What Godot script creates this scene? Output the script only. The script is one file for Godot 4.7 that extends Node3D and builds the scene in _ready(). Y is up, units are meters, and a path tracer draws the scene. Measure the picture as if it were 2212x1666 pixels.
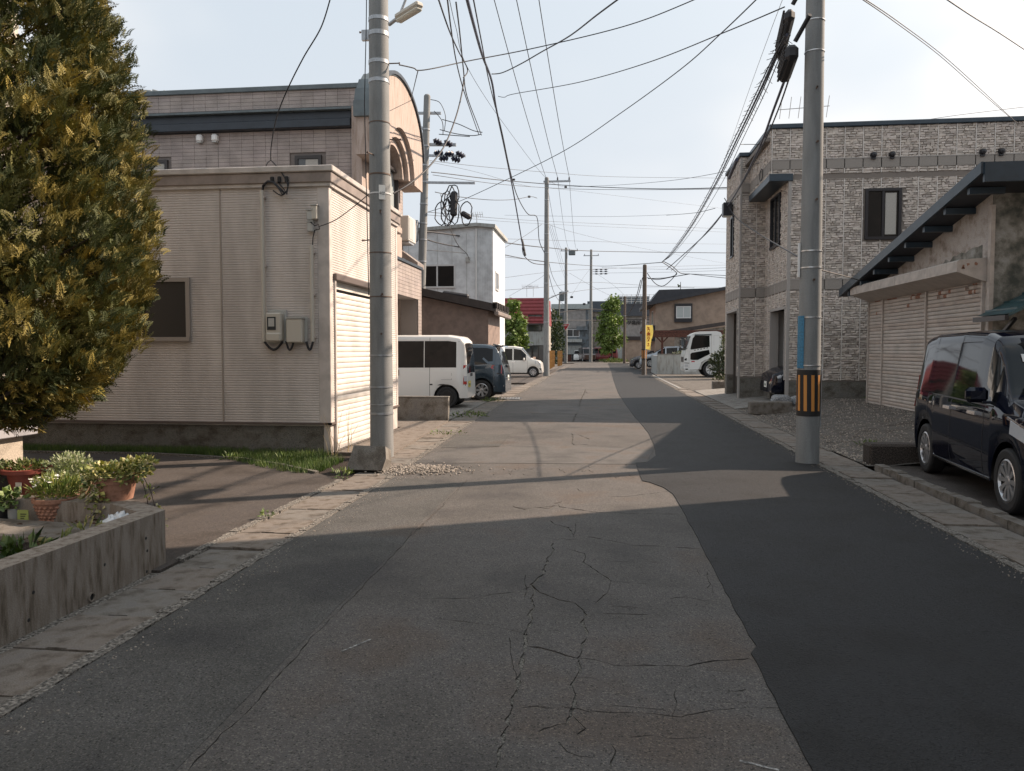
extends Node3D
# A narrow Japanese residential street in late afternoon. x right, y up, the street runs along -z; the eye is 1.52 m above the road.

const EYE := Vector3(0, 1.52, 0)
const FOCAL := 1661.0
var cam_basis := Basis()
var rng := RandomNumberGenerator.new()
var mats := {}
var tex := {}
var used := {}
var boxes := {}

# ---------------------------------------------------------------- measuring: a pixel of the photograph (2212 x 1666) gives a direction
func ray(u: float, v: float) -> Vector3:
	return cam_basis * Vector3((u - 1106.0) / FOCAL, -(v - 833.0) / FOCAL, -1.0)
func P(u: float, v: float, d: float) -> Vector3:   # where it meets the upright plane d metres up the street
	var r := ray(u, v)
	return EYE + r * (d / -r.z)
func G(u: float, v: float, h := 0.0) -> Vector3:   # where it meets the ground or a level surface h metres above it
	var r := ray(u, v)
	return EYE + r * ((h - EYE.y) / r.y)
func XP(u: float, v: float, x: float) -> Vector3:  # where it meets a wall that runs along the street
	var r := ray(u, v)
	return EYE + r * (x / r.x)
func rnd(a: float, b: float) -> float:
	return rng.randf_range(a, b)
func lin(r: float, g: float, b: float) -> Color:
	return Color(r, g, b).linear_to_srgb()

# ---------------------------------------------------------------- mesh collecting
class MB:
	var v := PackedVector3Array()
	var n := PackedVector3Array()
	var c := PackedColorArray()
	var col := Color(1, 1, 1)
	var tinted := false
	func tri(a: Vector3, b: Vector3, d: Vector3, out := Vector3.ZERO) -> void:
		var m := (b - a).cross(d - a)
		if m.length_squared() < 1e-16:
			return
		m = m.normalized()
		if out != Vector3.ZERO and m.dot(out) < 0:
			m = -m
			var t := b
			b = d
			d = t
		v.append_array([a, d, b])
		n.append_array([m, m, m])
		if tinted:
			c.append_array([col, col, col])
	func quad(a: Vector3, b: Vector3, d: Vector3, e: Vector3, out := Vector3.ZERO) -> void:
		tri(a, b, d, out)
		tri(a, d, e, out)
	func tri_n(a: Vector3, b: Vector3, d: Vector3, na: Vector3, nb: Vector3, nd: Vector3) -> void:
		if (b - a).cross(d - a).dot(na + nb + nd) < 0:
			v.append_array([a, b, d])
			n.append_array([na, nb, nd])
		else:
			v.append_array([a, d, b])
			n.append_array([na, nd, nb])
		if tinted:
			c.append_array([col, col, col])
	func box(at: Vector3, s: Vector3, bev := 0.0, b := Basis()) -> void:
		var h := s * 0.5
		bev = minf(bev, minf(h.x, minf(h.y, h.z)) * 0.9)
		var k := [Vector3(1, 0, 0), Vector3(0, 1, 0), Vector3(0, 0, 1)]
		for a in 3:
			var p: int = (a + 1) % 3
			var q: int = (a + 2) % 3
			for sg in [-1.0, 1.0]:
				var o: Vector3 = k[a] * h[a] * sg
				var e: Vector3 = k[p] * (h[p] - bev)
				var f: Vector3 = k[q] * (h[q] - bev)
				quad(at + b * (o - e - f), at + b * (o + e - f), at + b * (o + e + f), at + b * (o - e + f), b * o)
			if bev > 0:
				for s1 in [-1.0, 1.0]:
					for s2 in [-1.0, 1.0]:
						var l: Vector3 = k[a] * (h[a] - bev)
						var x1: Vector3 = k[p] * h[p] * s1 + k[q] * (h[q] - bev) * s2
						var x2: Vector3 = k[p] * (h[p] - bev) * s1 + k[q] * h[q] * s2
						quad(at + b * (x1 - l), at + b * (x1 + l), at + b * (x2 + l), at + b * (x2 - l), b * (x1 + x2))
		if bev > 0:
			for sx in [-1.0, 1.0]:
				for sy in [-1.0, 1.0]:
					for sz in [-1.0, 1.0]:
						var i := h - Vector3(bev, bev, bev)
						tri(at + b * Vector3(h.x * sx, i.y * sy, i.z * sz), at + b * Vector3(i.x * sx, h.y * sy, i.z * sz), at + b * Vector3(i.x * sx, i.y * sy, h.z * sz), b * Vector3(sx, sy, sz))
	func span(a: Vector3, b: Vector3, bev := 0.0) -> void:   # a box between two corners
		box((a + b) * 0.5, (b - a).abs(), bev)
	func beam(a: Vector3, b: Vector3, w: float, h: float, up := Vector3.UP) -> void:
		var d := (b - a).normalized()
		var s := d.cross(up).normalized()
		box((a + b) * 0.5, Vector3(w, h, a.distance_to(b)), 0.0, Basis(s, d.cross(s) * -1.0, -d))
	func tube(path: Array, r, sides := 8, caps := true) -> void:
		var rings := []
		var up := Vector3.UP
		for i in path.size():
			var d: Vector3 = (path[mini(i + 1, path.size() - 1)] - path[maxi(i - 1, 0)]).normalized()
			if absf(d.dot(up)) > 0.95:
				up = Vector3.RIGHT if absf(d.x) < 0.9 else Vector3.FORWARD
			var s := d.cross(up).normalized()
			up = s.cross(d).normalized()
			var ring := []
			var rad: float = r[i] if r is Array else r
			for k in sides:
				var a := TAU * k / sides
				ring.append([path[i] + (s * cos(a) + up * sin(a)) * rad, s * cos(a) + up * sin(a)])
			rings.append(ring)
		for i in path.size() - 1:
			for k in sides:
				var a = rings[i][k]
				var b = rings[i][(k + 1) % sides]
				var d = rings[i + 1][(k + 1) % sides]
				var e = rings[i + 1][k]
				tri_n(a[0], b[0], d[0], a[1], b[1], d[1])
				tri_n(a[0], d[0], e[0], a[1], d[1], e[1])
		if caps:
			for i in [0, path.size() - 1]:
				var o: Vector3 = path[i] - path[1 if i == 0 else i - 1]
				for k in sides - 2:
					tri(rings[i][0][0], rings[i][k + 1][0], rings[i][k + 2][0], o)
	func lathe(prof: Array, sides := 24, at := Vector3.ZERO, b := Basis()) -> void:   # profile of Vector2(radius, y); hard edges along it
		for i in prof.size() - 1:
			var p: Vector2 = prof[i]
			var q: Vector2 = prof[i + 1]
			var m := Vector2(q.y - p.y, -(q.x - p.x)).normalized()
			for k in sides:
				var a0 := TAU * k / sides
				var a1 := TAU * (k + 1) / sides
				var c0 := Vector3(cos(a0), 0, sin(a0))
				var c1 := Vector3(cos(a1), 0, sin(a1))
				var y0 := Vector3(0, p.y, 0)
				var y1 := Vector3(0, q.y, 0)
				var n0 := b * (c0 * m.x + Vector3(0, m.y, 0))
				var n1 := b * (c1 * m.x + Vector3(0, m.y, 0))
				var A := at + b * (c0 * p.x + y0)
				var B := at + b * (c1 * p.x + y0)
				var C := at + b * (c1 * q.x + y1)
				var D := at + b * (c0 * q.x + y1)
				if p.x > 1e-5:
					tri_n(A, B, C, n0, n1, n1)
				if q.x > 1e-5:
					tri_n(A, C, D, n0, n1, n0)
	func grid(rows: Array, flip := false) -> void:   # smooth sheet through rows of points
		var h := rows.size()
		var w: int = rows[0].size()
		var nn := []
		for i in h:
			var l := PackedVector3Array()
			for j in w:
				var du: Vector3 = rows[i][mini(j + 1, w - 1)] - rows[i][maxi(j - 1, 0)]
				var dv: Vector3 = rows[mini(i + 1, h - 1)][j] - rows[maxi(i - 1, 0)][j]
				var m := du.cross(dv)
				l.append((m.normalized() if m.length_squared() > 1e-14 else Vector3.UP) * (-1.0 if flip else 1.0))
			nn.append(l)
		for i in h - 1:
			for j in w - 1:
				tri_n(rows[i][j], rows[i][j + 1], rows[i + 1][j + 1], nn[i][j], nn[i][j + 1], nn[i + 1][j + 1])
				tri_n(rows[i][j], rows[i + 1][j + 1], rows[i + 1][j], nn[i][j], nn[i + 1][j + 1], nn[i + 1][j])
	func prism(poly: PackedVector2Array, t: Transform3D, depth: float) -> void:   # polygon in t's xy plane, extruded along t's z from 0 to depth
		var idx := Geometry2D.triangulate_polygon(poly)
		var mid := Vector2.ZERO
		for p in poly:
			mid += p / poly.size()
		for k in range(0, idx.size(), 3):
			for z in [0.0, depth]:
				tri(t * Vector3(poly[idx[k]].x, poly[idx[k]].y, z), t * Vector3(poly[idx[k + 1]].x, poly[idx[k + 1]].y, z), t * Vector3(poly[idx[k + 2]].x, poly[idx[k + 2]].y, z), t.basis.z * (-1.0 if z == 0.0 else 1.0) * signf(depth))
		var cw := -1.0 if Geometry2D.is_polygon_clockwise(poly) else 1.0
		for i in poly.size():
			var p := poly[i]
			var q := poly[(i + 1) % poly.size()]
			var o := Vector2(q.y - p.y, p.x - q.x) * cw
			quad(t * Vector3(p.x, p.y, 0), t * Vector3(q.x, q.y, 0), t * Vector3(q.x, q.y, depth), t * Vector3(p.x, p.y, depth), t.basis * Vector3(o.x, o.y, 0))
	func blade(a: Vector3, b: Vector3, w: Vector3) -> void:   # a leaf: a rhomb between a and b, half width w
		var m := a.lerp(b, 0.4)
		tri(a, m + w, b)
		tri(a, b, m - w)
	func mesh() -> ArrayMesh:
		var arr := []
		arr.resize(Mesh.ARRAY_MAX)
		arr[Mesh.ARRAY_VERTEX] = v
		arr[Mesh.ARRAY_NORMAL] = n
		if tinted:
			arr[Mesh.ARRAY_COLOR] = c
		var am := ArrayMesh.new()
		am.add_surface_from_arrays(Mesh.PRIMITIVE_TRIANGLES, arr)
		return am

# ---------------------------------------------------------------- things, parts, setting
func numbered(called: String) -> String:
	var k: int = used.get(called, -1) + 1
	used[called] = k
	return called if k == 0 else "%s_%03d" % [called, k]
func tag(o: Node3D, label: String, category: String, group := "", kind := "") -> Node3D:
	o.set_meta("label", label)
	o.set_meta("category", category)
	if group:
		o.set_meta("group", group)
	if kind:
		o.set_meta("kind", kind)
	return o
func thing(called: String, label: String, category: String, at := Vector3.ZERO, turn := 0.0, group := "") -> Node3D:
	var o := Node3D.new()
	o.name = numbered(called)
	add_child(o)
	o.position = at
	o.rotation.y = turn
	return tag(o, label, category, group)
func part(parent: Node3D, called: String, m: Mesh, mt: Material, at := Vector3.ZERO, b := Basis()) -> MeshInstance3D:
	var o := MeshInstance3D.new()
	o.name = numbered(called) if parent == self else called
	o.mesh = m
	o.material_override = mt
	parent.add_child(o, true)
	o.transform = Transform3D(b, at)
	return o
func piece(parent: Node3D, called: String, mb: MB, mt: Material) -> MeshInstance3D:
	return part(parent, called, mb.mesh(), mt)
func setting(called: String, mb: MB, mt: Material) -> MeshInstance3D:
	var o := part(self, called, mb.mesh(), mt)
	o.set_meta("kind", "structure")
	return o
func bx(parent: Node3D, called: String, a: Vector3, b: Vector3, mt: Material, bev := 0.0) -> MeshInstance3D:   # a box between two corners; alike boxes share a mesh
	var s := (b - a).abs()
	var key := "%.4f %.4f %.4f %.4f" % [s.x, s.y, s.z, bev]
	if not boxes.has(key):
		var m := MB.new()
		m.box(Vector3.ZERO, s, bev)
		boxes[key] = m.mesh()
	return part(parent, called, boxes[key], mt, (a + b) * 0.5)
func copies(parent: Node3D, called: String, m: Mesh, mt: Material, where: Array, cols: Array) -> MultiMeshInstance3D:
	var mm := MultiMesh.new()
	mm.transform_format = MultiMesh.TRANSFORM_3D
	mm.use_colors = true
	mm.mesh = m
	mm.instance_count = where.size()
	for i in where.size():
		mm.set_instance_transform(i, where[i])
		mm.set_instance_color(i, cols[i])
	var o := MultiMeshInstance3D.new()
	o.name = numbered(called) if parent == self else called
	o.multimesh = mm
	o.material_override = mt
	parent.add_child(o, true)
	o.set_meta("kind", "stuff")
	return o

# ---------------------------------------------------------------- materials
func noise_tex(called: String, freq: float, oct: int, stops: Array, kind := FastNoiseLite.TYPE_SIMPLEX_SMOOTH, size := 512) -> void:
	var f := FastNoiseLite.new()
	f.seed = called.hash() % 1000
	f.noise_type = kind
	f.frequency = freq
	f.fractal_octaves = oct
	f.fractal_gain = 0.6
	var t := NoiseTexture2D.new()
	t.width = size
	t.height = size
	t.seamless = true
	t.noise = f
	var g := Gradient.new()
	g.offsets = PackedFloat32Array(stops.map(func(s): return s[0]))
	g.colors = PackedColorArray(stops.map(func(s): return s[1] if s[1] is Color else Color(s[1], s[1], s[1])))
	t.color_ramp = g
	tex[called] = t
func aggregate_tex(called: String, base: float, stones: int, lo: float, hi: float, warm: float) -> void:   # grit of an asphalt or a concrete surface
	var s := 1024
	var im := Image.create(s, s, false, Image.FORMAT_RGB8)
	im.fill(Color(base, base, base))
	for k in stones:
		var v := rnd(lo, hi)
		var w := rng.randi_range(1, 5)
		var h := rng.randi_range(1, 5)
		var t := rnd(-warm, warm)
		im.fill_rect(Rect2i(rng.randi_range(0, s - 6), rng.randi_range(0, s - 6), w, h), Color(v + t, v, v - t))
	for k in int(stones * 0.16):   # the larger chippings
		var v := rnd(hi * 0.82, hi) if k % 3 else rnd(lo * 0.75, lo)
		var w := rng.randi_range(3, 8)
		im.fill_rect(Rect2i(rng.randi_range(0, s - 12), rng.randi_range(0, s - 12), w, rng.randi_range(3, 8)), Color(v, v, v * 0.98))
	im.generate_mipmaps()
	tex[called] = ImageTexture.create_from_image(im)
func mk(called: String, c: Color, rough: float, o := {}) -> StandardMaterial3D:
	var m := StandardMaterial3D.new()
	m.resource_name = called
	m.albedo_color = c.linear_to_srgb()
	m.roughness = rough
	m.metallic = o.get("metal", 0.0)
	m.metallic_specular = o.get("spec", 0.5)
	if o.has("t"):
		m.albedo_texture = tex[o.t]
	if o.has("t") or o.has("b"):
		m.uv1_triplanar = true
		m.uv1_world_triplanar = o.get("world", true)
		m.uv1_scale = o.get("s", Vector3.ONE)
	if o.has("b"):
		m.heightmap_enabled = true
		m.heightmap_texture = tex[o.b]
		m.heightmap_scale = o.get("bs", 0.5)
	if o.has("d"):
		m.detail_enabled = true
		m.detail_albedo = tex[o.d]
		m.detail_blend_mode = BaseMaterial3D.BLEND_MODE_MUL
		m.detail_uv_layer = BaseMaterial3D.DETAIL_UV_2
		m.uv2_triplanar = true
		m.uv2_world_triplanar = o.get("world", true)
		m.uv2_scale = o.get("ds", Vector3(0.2, 0.2, 0.2))
	if o.get("tint", false):
		m.vertex_color_use_as_albedo = true
	if o.has("coat"):
		m.clearcoat_enabled = true
		m.clearcoat = o.coat
		m.clearcoat_roughness = 0.02
	if o.has("back"):
		m.backlight_enabled = true
		m.backlight = o.back
	mats[called] = m
	return m
func V3(a: float) -> Vector3:
	return Vector3(a, a, a)
func make_materials() -> void:
	noise_tex("cloud", 0.008, 4, [[0.2, 0.88], [0.5, 0.95], [0.8, 1.0]])
	noise_tex("blotch", 0.012, 5, [[0.15, Color(0.74, 0.71, 0.68)], [0.38, Color(0.91, 0.895, 0.88)], [0.6, Color(1, 1, 1)], [0.85, Color(0.95, 0.95, 0.965)]])
	noise_tex("fine", 0.09, 3, [[0.2, 0.8], [0.8, 1.0]])
	noise_tex("streak", 0.02, 4, [[0.12, Color(0.8, 0.77, 0.74)], [0.35, Color(0.94, 0.93, 0.92)], [0.65, Color(1, 1, 1)]])
	noise_tex("streak_dark", 0.02, 4, [[0.12, Color(0.66, 0.63, 0.58)], [0.4, Color(0.9, 0.88, 0.86)], [0.7, Color(1, 1, 1)]])
	noise_tex("mossy", 0.012, 5, [[0.2, Color(0.5, 0.52, 0.5)], [0.45, Color(0.72, 0.71, 0.68)], [0.65, Color(0.9, 0.89, 0.87)], [0.85, Color(1, 1, 1)]])
	noise_tex("road_stain", 0.006, 5, [[0.15, Color(0.76, 0.76, 0.77)], [0.38, Color(0.91, 0.91, 0.9)], [0.6, Color(1, 1, 1)], [0.85, Color(0.97, 0.91, 0.86)]])
	noise_tex("rock", 0.03, 5, [[0.1, 0.3], [0.9, 1.0]])
	noise_tex("wood", 0.02, 4, [[0.2, Color(0.6, 0.55, 0.5)], [0.5, Color(0.85, 0.82, 0.8)], [0.8, Color(1, 1, 1)]])
	aggregate_tex("grit", 0.66, 42000, 0.45, 0.95, 0.03)
	aggregate_tex("grit_dark", 0.8, 42000, 0.55, 1.0, 0.01)
	var a := {"t": "grit", "s": V3(0.85), "b": "grit", "bs": 0.55, "d": "road_stain", "ds": V3(0.16)}
	mk("asphalt_old", Color(0.186, 0.168, 0.156), 0.8, a)
	mk("asphalt_edge", Color(0.165, 0.158, 0.15), 0.88, a)
	mk("asphalt_patch", Color(0.15, 0.14, 0.134), 0.85, {"t": "grit_dark", "s": V3(1.1), "b": "grit", "bs": 0.12, "d": "road_stain", "ds": V3(0.3)})
	mk("asphalt_new", Color(0.031, 0.0312, 0.034), 0.68, {"spec": 0.42, "t": "grit", "s": V3(0.8), "b": "grit", "bs": 1.3, "d": "blotch", "ds": V3(0.2)})
	mk("asphalt_drive", Color(0.135, 0.112, 0.099), 0.9, {"t": "grit", "s": V3(0.9), "b": "grit", "bs": 0.2, "d": "blotch", "ds": V3(0.17)})
	mk("asphalt_far", Color(0.19, 0.172, 0.16), 0.9, {"t": "grit_dark", "s": V3(0.6), "d": "road_stain", "ds": V3(0.05)})
	mk("crack_dirt", Color(0.3, 0.275, 0.235), 0.95, {"t": "rock", "s": V3(4.0)})
	mk("concrete", Color(0.34, 0.325, 0.3), 0.9, {"t": "grit_dark", "s": V3(1.0), "b": "fine", "bs": 0.15, "d": "blotch", "ds": V3(0.4)})
	mk("concrete_old", Color(0.21, 0.192, 0.17), 0.92, {"t": "fine", "s": V3(2.2), "b": "grit", "bs": 0.2, "d": "blotch", "ds": V3(0.7)})
	mk("gutter_concrete", Color(0.22, 0.19, 0.162), 0.92, {"t": "fine", "s": V3(2.2), "b": "grit", "bs": 0.2, "d": "blotch", "ds": V3(0.9)})
	mk("edging", Color(0.4, 0.365, 0.32), 0.95, {"t": "rock", "s": V3(2.2), "b": "rock", "bs": 1.6})
	mk("planter_concrete", Color(0.3, 0.265, 0.23), 0.92, {"t": "fine", "s": V3(2.5), "b": "fine", "bs": 0.2, "d": "streak_dark", "ds": Vector3(1.3, 0.22, 1.3)})
	mk("foundation", Color(0.26, 0.25, 0.225), 0.9, {"t": "grit_dark", "s": V3(0.8), "d": "blotch", "ds": Vector3(0.35, 0.5, 0.35)})
	mk("stucco_old", Color(0.55, 0.505, 0.47), 0.95, {"t": "fine", "s": V3(1.5), "b": "fine", "bs": 0.3, "d": "blotch", "ds": V3(0.42)})
	mk("stucco_mossy", Color(0.4, 0.4, 0.38), 0.95, {"t": "fine", "s": V3(1.5), "b": "fine", "bs": 0.3, "d": "mossy", "ds": V3(0.33)})
	mk("pole_concrete", Color(0.29, 0.3, 0.3), 0.8, {"t": "fine", "s": Vector3(3, 1.2, 3), "d": "cloud", "ds": Vector3(1.6, 0.25, 1.6)})
	mk("pole_wood", Color(0.16, 0.135, 0.115), 0.9, {"t": "wood", "s": Vector3(6, 0.4, 6)})
	mk("siding", Color(0.6, 0.55, 0.515), 0.6, {"t": "cloud", "s": Vector3(0.3, 0.1, 0.3)})
	mk("siding_trim", Color(0.56, 0.51, 0.475), 0.6, {"t": "cloud", "s": V3(0.6)})
	mk("eave_metal", Color(0.27, 0.225, 0.2), 0.5, {"t": "cloud", "s": V3(0.7)})
	mk("eave_light", Color(0.5, 0.46, 0.425), 0.45, {"t": "cloud", "s": V3(0.7)})
	mk("drip_metal", Color(0.11, 0.085, 0.075), 0.5)
	mk("slat_cream", Color(0.7, 0.66, 0.61), 0.5, {"t": "cloud", "s": V3(0.25)})
	mk("slat_cream_pale", Color(0.71, 0.67, 0.62), 0.5, {"t": "cloud", "s": V3(0.25)})
	mk("slat_tan", Color(0.49, 0.435, 0.39), 0.55, {"t": "cloud", "s": V3(0.3)})
	mk("slat_tan_worn", Color(0.46, 0.39, 0.34), 0.6, {"t": "cloud", "s": V3(0.4)})
	mk("rust", Color(0.3, 0.15, 0.1), 0.85, {"t": "blotch", "s": V3(3.0)})
	mk("box_tan", Color(0.47, 0.415, 0.37), 0.55, {"t": "cloud", "s": V3(0.7)})
	mk("frame_tan", Color(0.3, 0.265, 0.235), 0.4)
	mk("tile_taupe", Color(0.47, 0.4, 0.37), 0.55, {"t": "fine", "s": V3(1.0), "tint": true, "d": "cloud", "ds": V3(0.3)})
	mk("tile_joint", Color(0.17, 0.15, 0.14), 0.9)
	mk("tile_porch", Color(0.3, 0.22, 0.185), 0.5, {"t": "fine", "s": V3(1.0), "tint": true})
	mk("render_pink", Color(0.52, 0.43, 0.38), 0.85, {"t": "fine", "s": V3(1.2), "b": "fine", "bs": 0.1, "d": "streak", "ds": Vector3(0.7, 0.1, 0.7)})
	mk("metal_navy", Color(0.022, 0.03, 0.042), 0.4, {"t": "cloud", "s": V3(0.5)})
	mk("metal_slate", Color(0.11, 0.135, 0.145), 0.42, {"t": "cloud", "s": V3(0.5)})
	mk("metal_blue", Color(0.025, 0.045, 0.065), 0.38, {"t": "cloud", "s": V3(0.6)})
	mk("metal_teal", Color(0.03, 0.085, 0.1), 0.4, {"t": "cloud", "s": V3(0.7), "d": "blotch", "ds": V3(0.8)})
	mk("roof_brown", Color(0.05, 0.04, 0.037), 0.6, {"t": "cloud", "s": V3(0.7)})
	mk("stone_clad", Color(0.74, 0.665, 0.6), 0.85, {"tint": true, "t": "fine", "s": V3(2.0)})
	mk("clad_joint", Color(0.64, 0.6, 0.56), 0.85)
	mk("clad_ground", Color(0.44, 0.415, 0.39), 0.9, {"t": "fine", "s": V3(2.0)})
	mk("clad_gap_shade", Color(0.2, 0.175, 0.155), 0.95)  # wall behind the stones, the shade of the gaps put into its colour
	mk("clad_band", Color(0.34, 0.31, 0.28), 0.8, {"t": "fine", "s": Vector3(6, 0.5, 6)})
	mk("white_stone_clad", Color(0.62, 0.575, 0.5), 0.8, {"tint": true, "t": "fine", "s": V3(2.0)})
	mk("white_trim", Color(0.33, 0.33, 0.35), 0.5)
	mk("cream_plaster", Color(0.5, 0.44, 0.36), 0.9, {"t": "fine", "s": V3(1.0)})
	mk("white_steel", Color(0.74, 0.77, 0.79), 0.5, {"t": "cloud", "s": V3(0.4), })
	mk("brown_steel", Color(0.26, 0.195, 0.165), 0.6, {"t": "cloud", "s": V3(0.6)})
	mk("beige_far", Color(0.36, 0.275, 0.215), 0.85, {"t": "cloud", "s": V3(0.3)})
	mk("grey_far", Color(0.38, 0.395, 0.385), 0.85, {"t": "streak", "s": Vector3(0.5, 0.1, 0.5)})
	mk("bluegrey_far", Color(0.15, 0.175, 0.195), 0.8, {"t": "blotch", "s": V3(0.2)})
	mk("mauve_far", Color(0.31, 0.295, 0.285), 0.85, {"t": "cloud", "s": V3(0.3)})
	mk("cream_far", Color(0.42, 0.39, 0.34), 0.85, {"t": "blotch", "s": V3(0.3)})
	mk("roof_red", Color(0.26, 0.035, 0.04), 0.5, {"t": "cloud", "s": V3(0.5)})
	mk("roof_dark", Color(0.035, 0.037, 0.045), 0.6, {"t": "cloud", "s": V3(0.4)})
	mk("wood_red", Color(0.13, 0.05, 0.035), 0.8, {"t": "wood", "s": V3(1.0)})
	mk("wood_yellow", Color(0.52, 0.3, 0.1), 0.8, {"t": "wood", "s": Vector3(3, 0.5, 3)})
	mk("glass_dark", Color(0.008, 0.009, 0.01), 0.04, {"spec": 0.4})
	mk("glass_grey", Color(0.05, 0.055, 0.06), 0.12, {"spec": 0.6})
	mk("glass_wired", Color(0.018, 0.018, 0.019), 0.35, {"t": "fine", "s": V3(5.0)})
	mk("glass_pale", Color(0.42, 0.46, 0.46), 0.1)
	mk("curtain", Color(0.5, 0.48, 0.44), 0.9, {"t": "fine", "s": Vector3(8, 0.3, 8)})
	mk("alu_white", Color(0.6, 0.6, 0.6), 0.4)
	mk("alu_black", Color(0.012, 0.012, 0.016), 0.35)
	mk("alu_brown", Color(0.03, 0.024, 0.022), 0.4)
	mk("galvanised", Color(0.42, 0.44, 0.46), 0.45, {"metal": 0.6, "t": "cloud", "s": V3(2.0)})
	mk("steel_bright", Color(0.6, 0.6, 0.6), 0.35, {"metal": 0.7})
	mk("rusty_bolt", Color(0.12, 0.08, 0.06), 0.7)
	mk("plastic_grey", Color(0.42, 0.42, 0.4), 0.5)
	mk("plastic_cream", Color(0.5, 0.47, 0.41), 0.5)
	mk("plastic_white", Color(0.7, 0.7, 0.69), 0.45)
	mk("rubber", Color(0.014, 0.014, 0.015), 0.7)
	mk("cable", Color(0.018, 0.018, 0.022), 0.6)
	mk("cable_blue", Color(0.03, 0.032, 0.06), 0.5)
	mk("insulator", Color(0.03, 0.032, 0.05), 0.35)
	mk("soil", Color(0.075, 0.048, 0.034), 1.0, {"t": "rock", "s": V3(3.0), "b": "rock", "bs": 3.0})
	mk("gravel_ground", Color(0.25, 0.225, 0.2), 1.0, {"t": "grit", "s": V3(0.7), "b": "rock", "bs": 2.0, "d": "blotch", "ds": V3(0.35)})
	mk("pebble", Color(0.5, 0.46, 0.42), 0.9, {"tint": true, "t": "fine", "s": V3(4.0)})
	mk("terracotta", Color(0.36, 0.19, 0.13), 0.85, {"t": "blotch", "s": V3(3.0), "b": "fine", "bs": 0.2})
	mk("red_pot", Color(0.22, 0.055, 0.04), 0.6, {"t": "cloud", "s": V3(3.0)})
	mk("bowl_pot", Color(0.3, 0.21, 0.13), 0.8, {"t": "blotch", "s": V3(4.0)})
	mk("leaf", Color(1, 1, 1), 0.6, {"tint": true, "back": Color(0.55, 0.6, 0.3)})
	mk("needle", Color(1, 1, 1), 0.65, {"tint": true, "back": Color(0.24, 0.22, 0.08)})
	mk("bark_dark", Color(0.05, 0.038, 0.03), 0.95)
	mk("bark", Color(0.09, 0.065, 0.05), 0.95, {"t": "rock", "s": Vector3(5, 1.5, 5), "b": "rock", "bs": 2.0})
	mk("petal", Color(0.8, 0.78, 0.72), 0.6)
	mk("plastic_bag", Color(0.62, 0.65, 0.68), 0.4)
	mk("snow_white_stone", Color(0.62, 0.63, 0.64), 0.9, {"t": "rock", "s": V3(2.0), "b": "rock", "bs": 2.0})
	mk("paint_white", Color(0.74, 0.73, 0.7), 0.3, {"coat": 0.6})
	mk("paint_pearl", Color(0.72, 0.7, 0.655), 0.28, {"coat": 0.6})
	mk("paint_truck", Color(0.7, 0.72, 0.715), 0.35, {"coat": 0.4})
	mk("paint_navy", Color(0.004, 0.0055, 0.013), 0.35, {"spec": 0.0, "coat": 0.8})
	mk("paint_bluegrey", Color(0.045, 0.07, 0.095), 0.25, {"metal": 0.4, "coat": 1.0})
	mk("paint_red", Color(0.16, 0.012, 0.018), 0.3, {"coat": 0.8})
	mk("paint_brown", Color(0.06, 0.03, 0.022), 0.35, {"coat": 0.6})
	mk("paint_graphite", Color(0.03, 0.032, 0.04), 0.25, {"coat": 1.0})
	mk("paint_silver", Color(0.38, 0.42, 0.46), 0.3, {"metal": 0.4, "coat": 0.8})
	mk("trim_black", Color(0.012, 0.012, 0.013), 0.5)
	mk("chrome", Color(0.75, 0.75, 0.76), 0.12, {"metal": 1.0})
	mk("alloy", Color(0.5, 0.5, 0.51), 0.3, {"metal": 0.8})
	mk("lamp_red", Color(0.35, 0.01, 0.012), 0.15, {"coat": 1.0})
	mk("lamp_clear", Color(0.5, 0.52, 0.55), 0.1, {"coat": 1.0})
	mk("plate_yellow", Color(0.65, 0.5, 0.05), 0.5)
	mk("sign_red", Color(0.42, 0.015, 0.03), 0.5)
	mk("sign_white", Color(0.75, 0.74, 0.7), 0.5)
	mk("sign_black", Color(0.015, 0.013, 0.012), 0.6)
	mk("banner_yellow", Color(0.78, 0.66, 0.22), 0.8, {"back": Color(0.8, 0.7, 0.3)})
	mk("banner_red", Color(0.4, 0.06, 0.02), 0.8)
	mk("guard_black", Color(0.012, 0.011, 0.011), 0.7)
	mk("guard_orange", Color(0.55, 0.23, 0.05), 0.6)
	mk("sheet_blue", Color(0.03, 0.18, 0.32), 0.6, {"t": "blotch", "s": V3(5.0)})
	mk("lamp_glass", Color(0.6, 0.58, 0.5), 0.25)
	mk("road_paint", Color(0.5, 0.49, 0.47), 0.85, {"t": "rock", "s": V3(2.0)})
	mk("air_con", Color(0.55, 0.53, 0.49), 0.5)
	mk("straw", Color(0.3, 0.22, 0.12), 0.95, {"tint": true})

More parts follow.
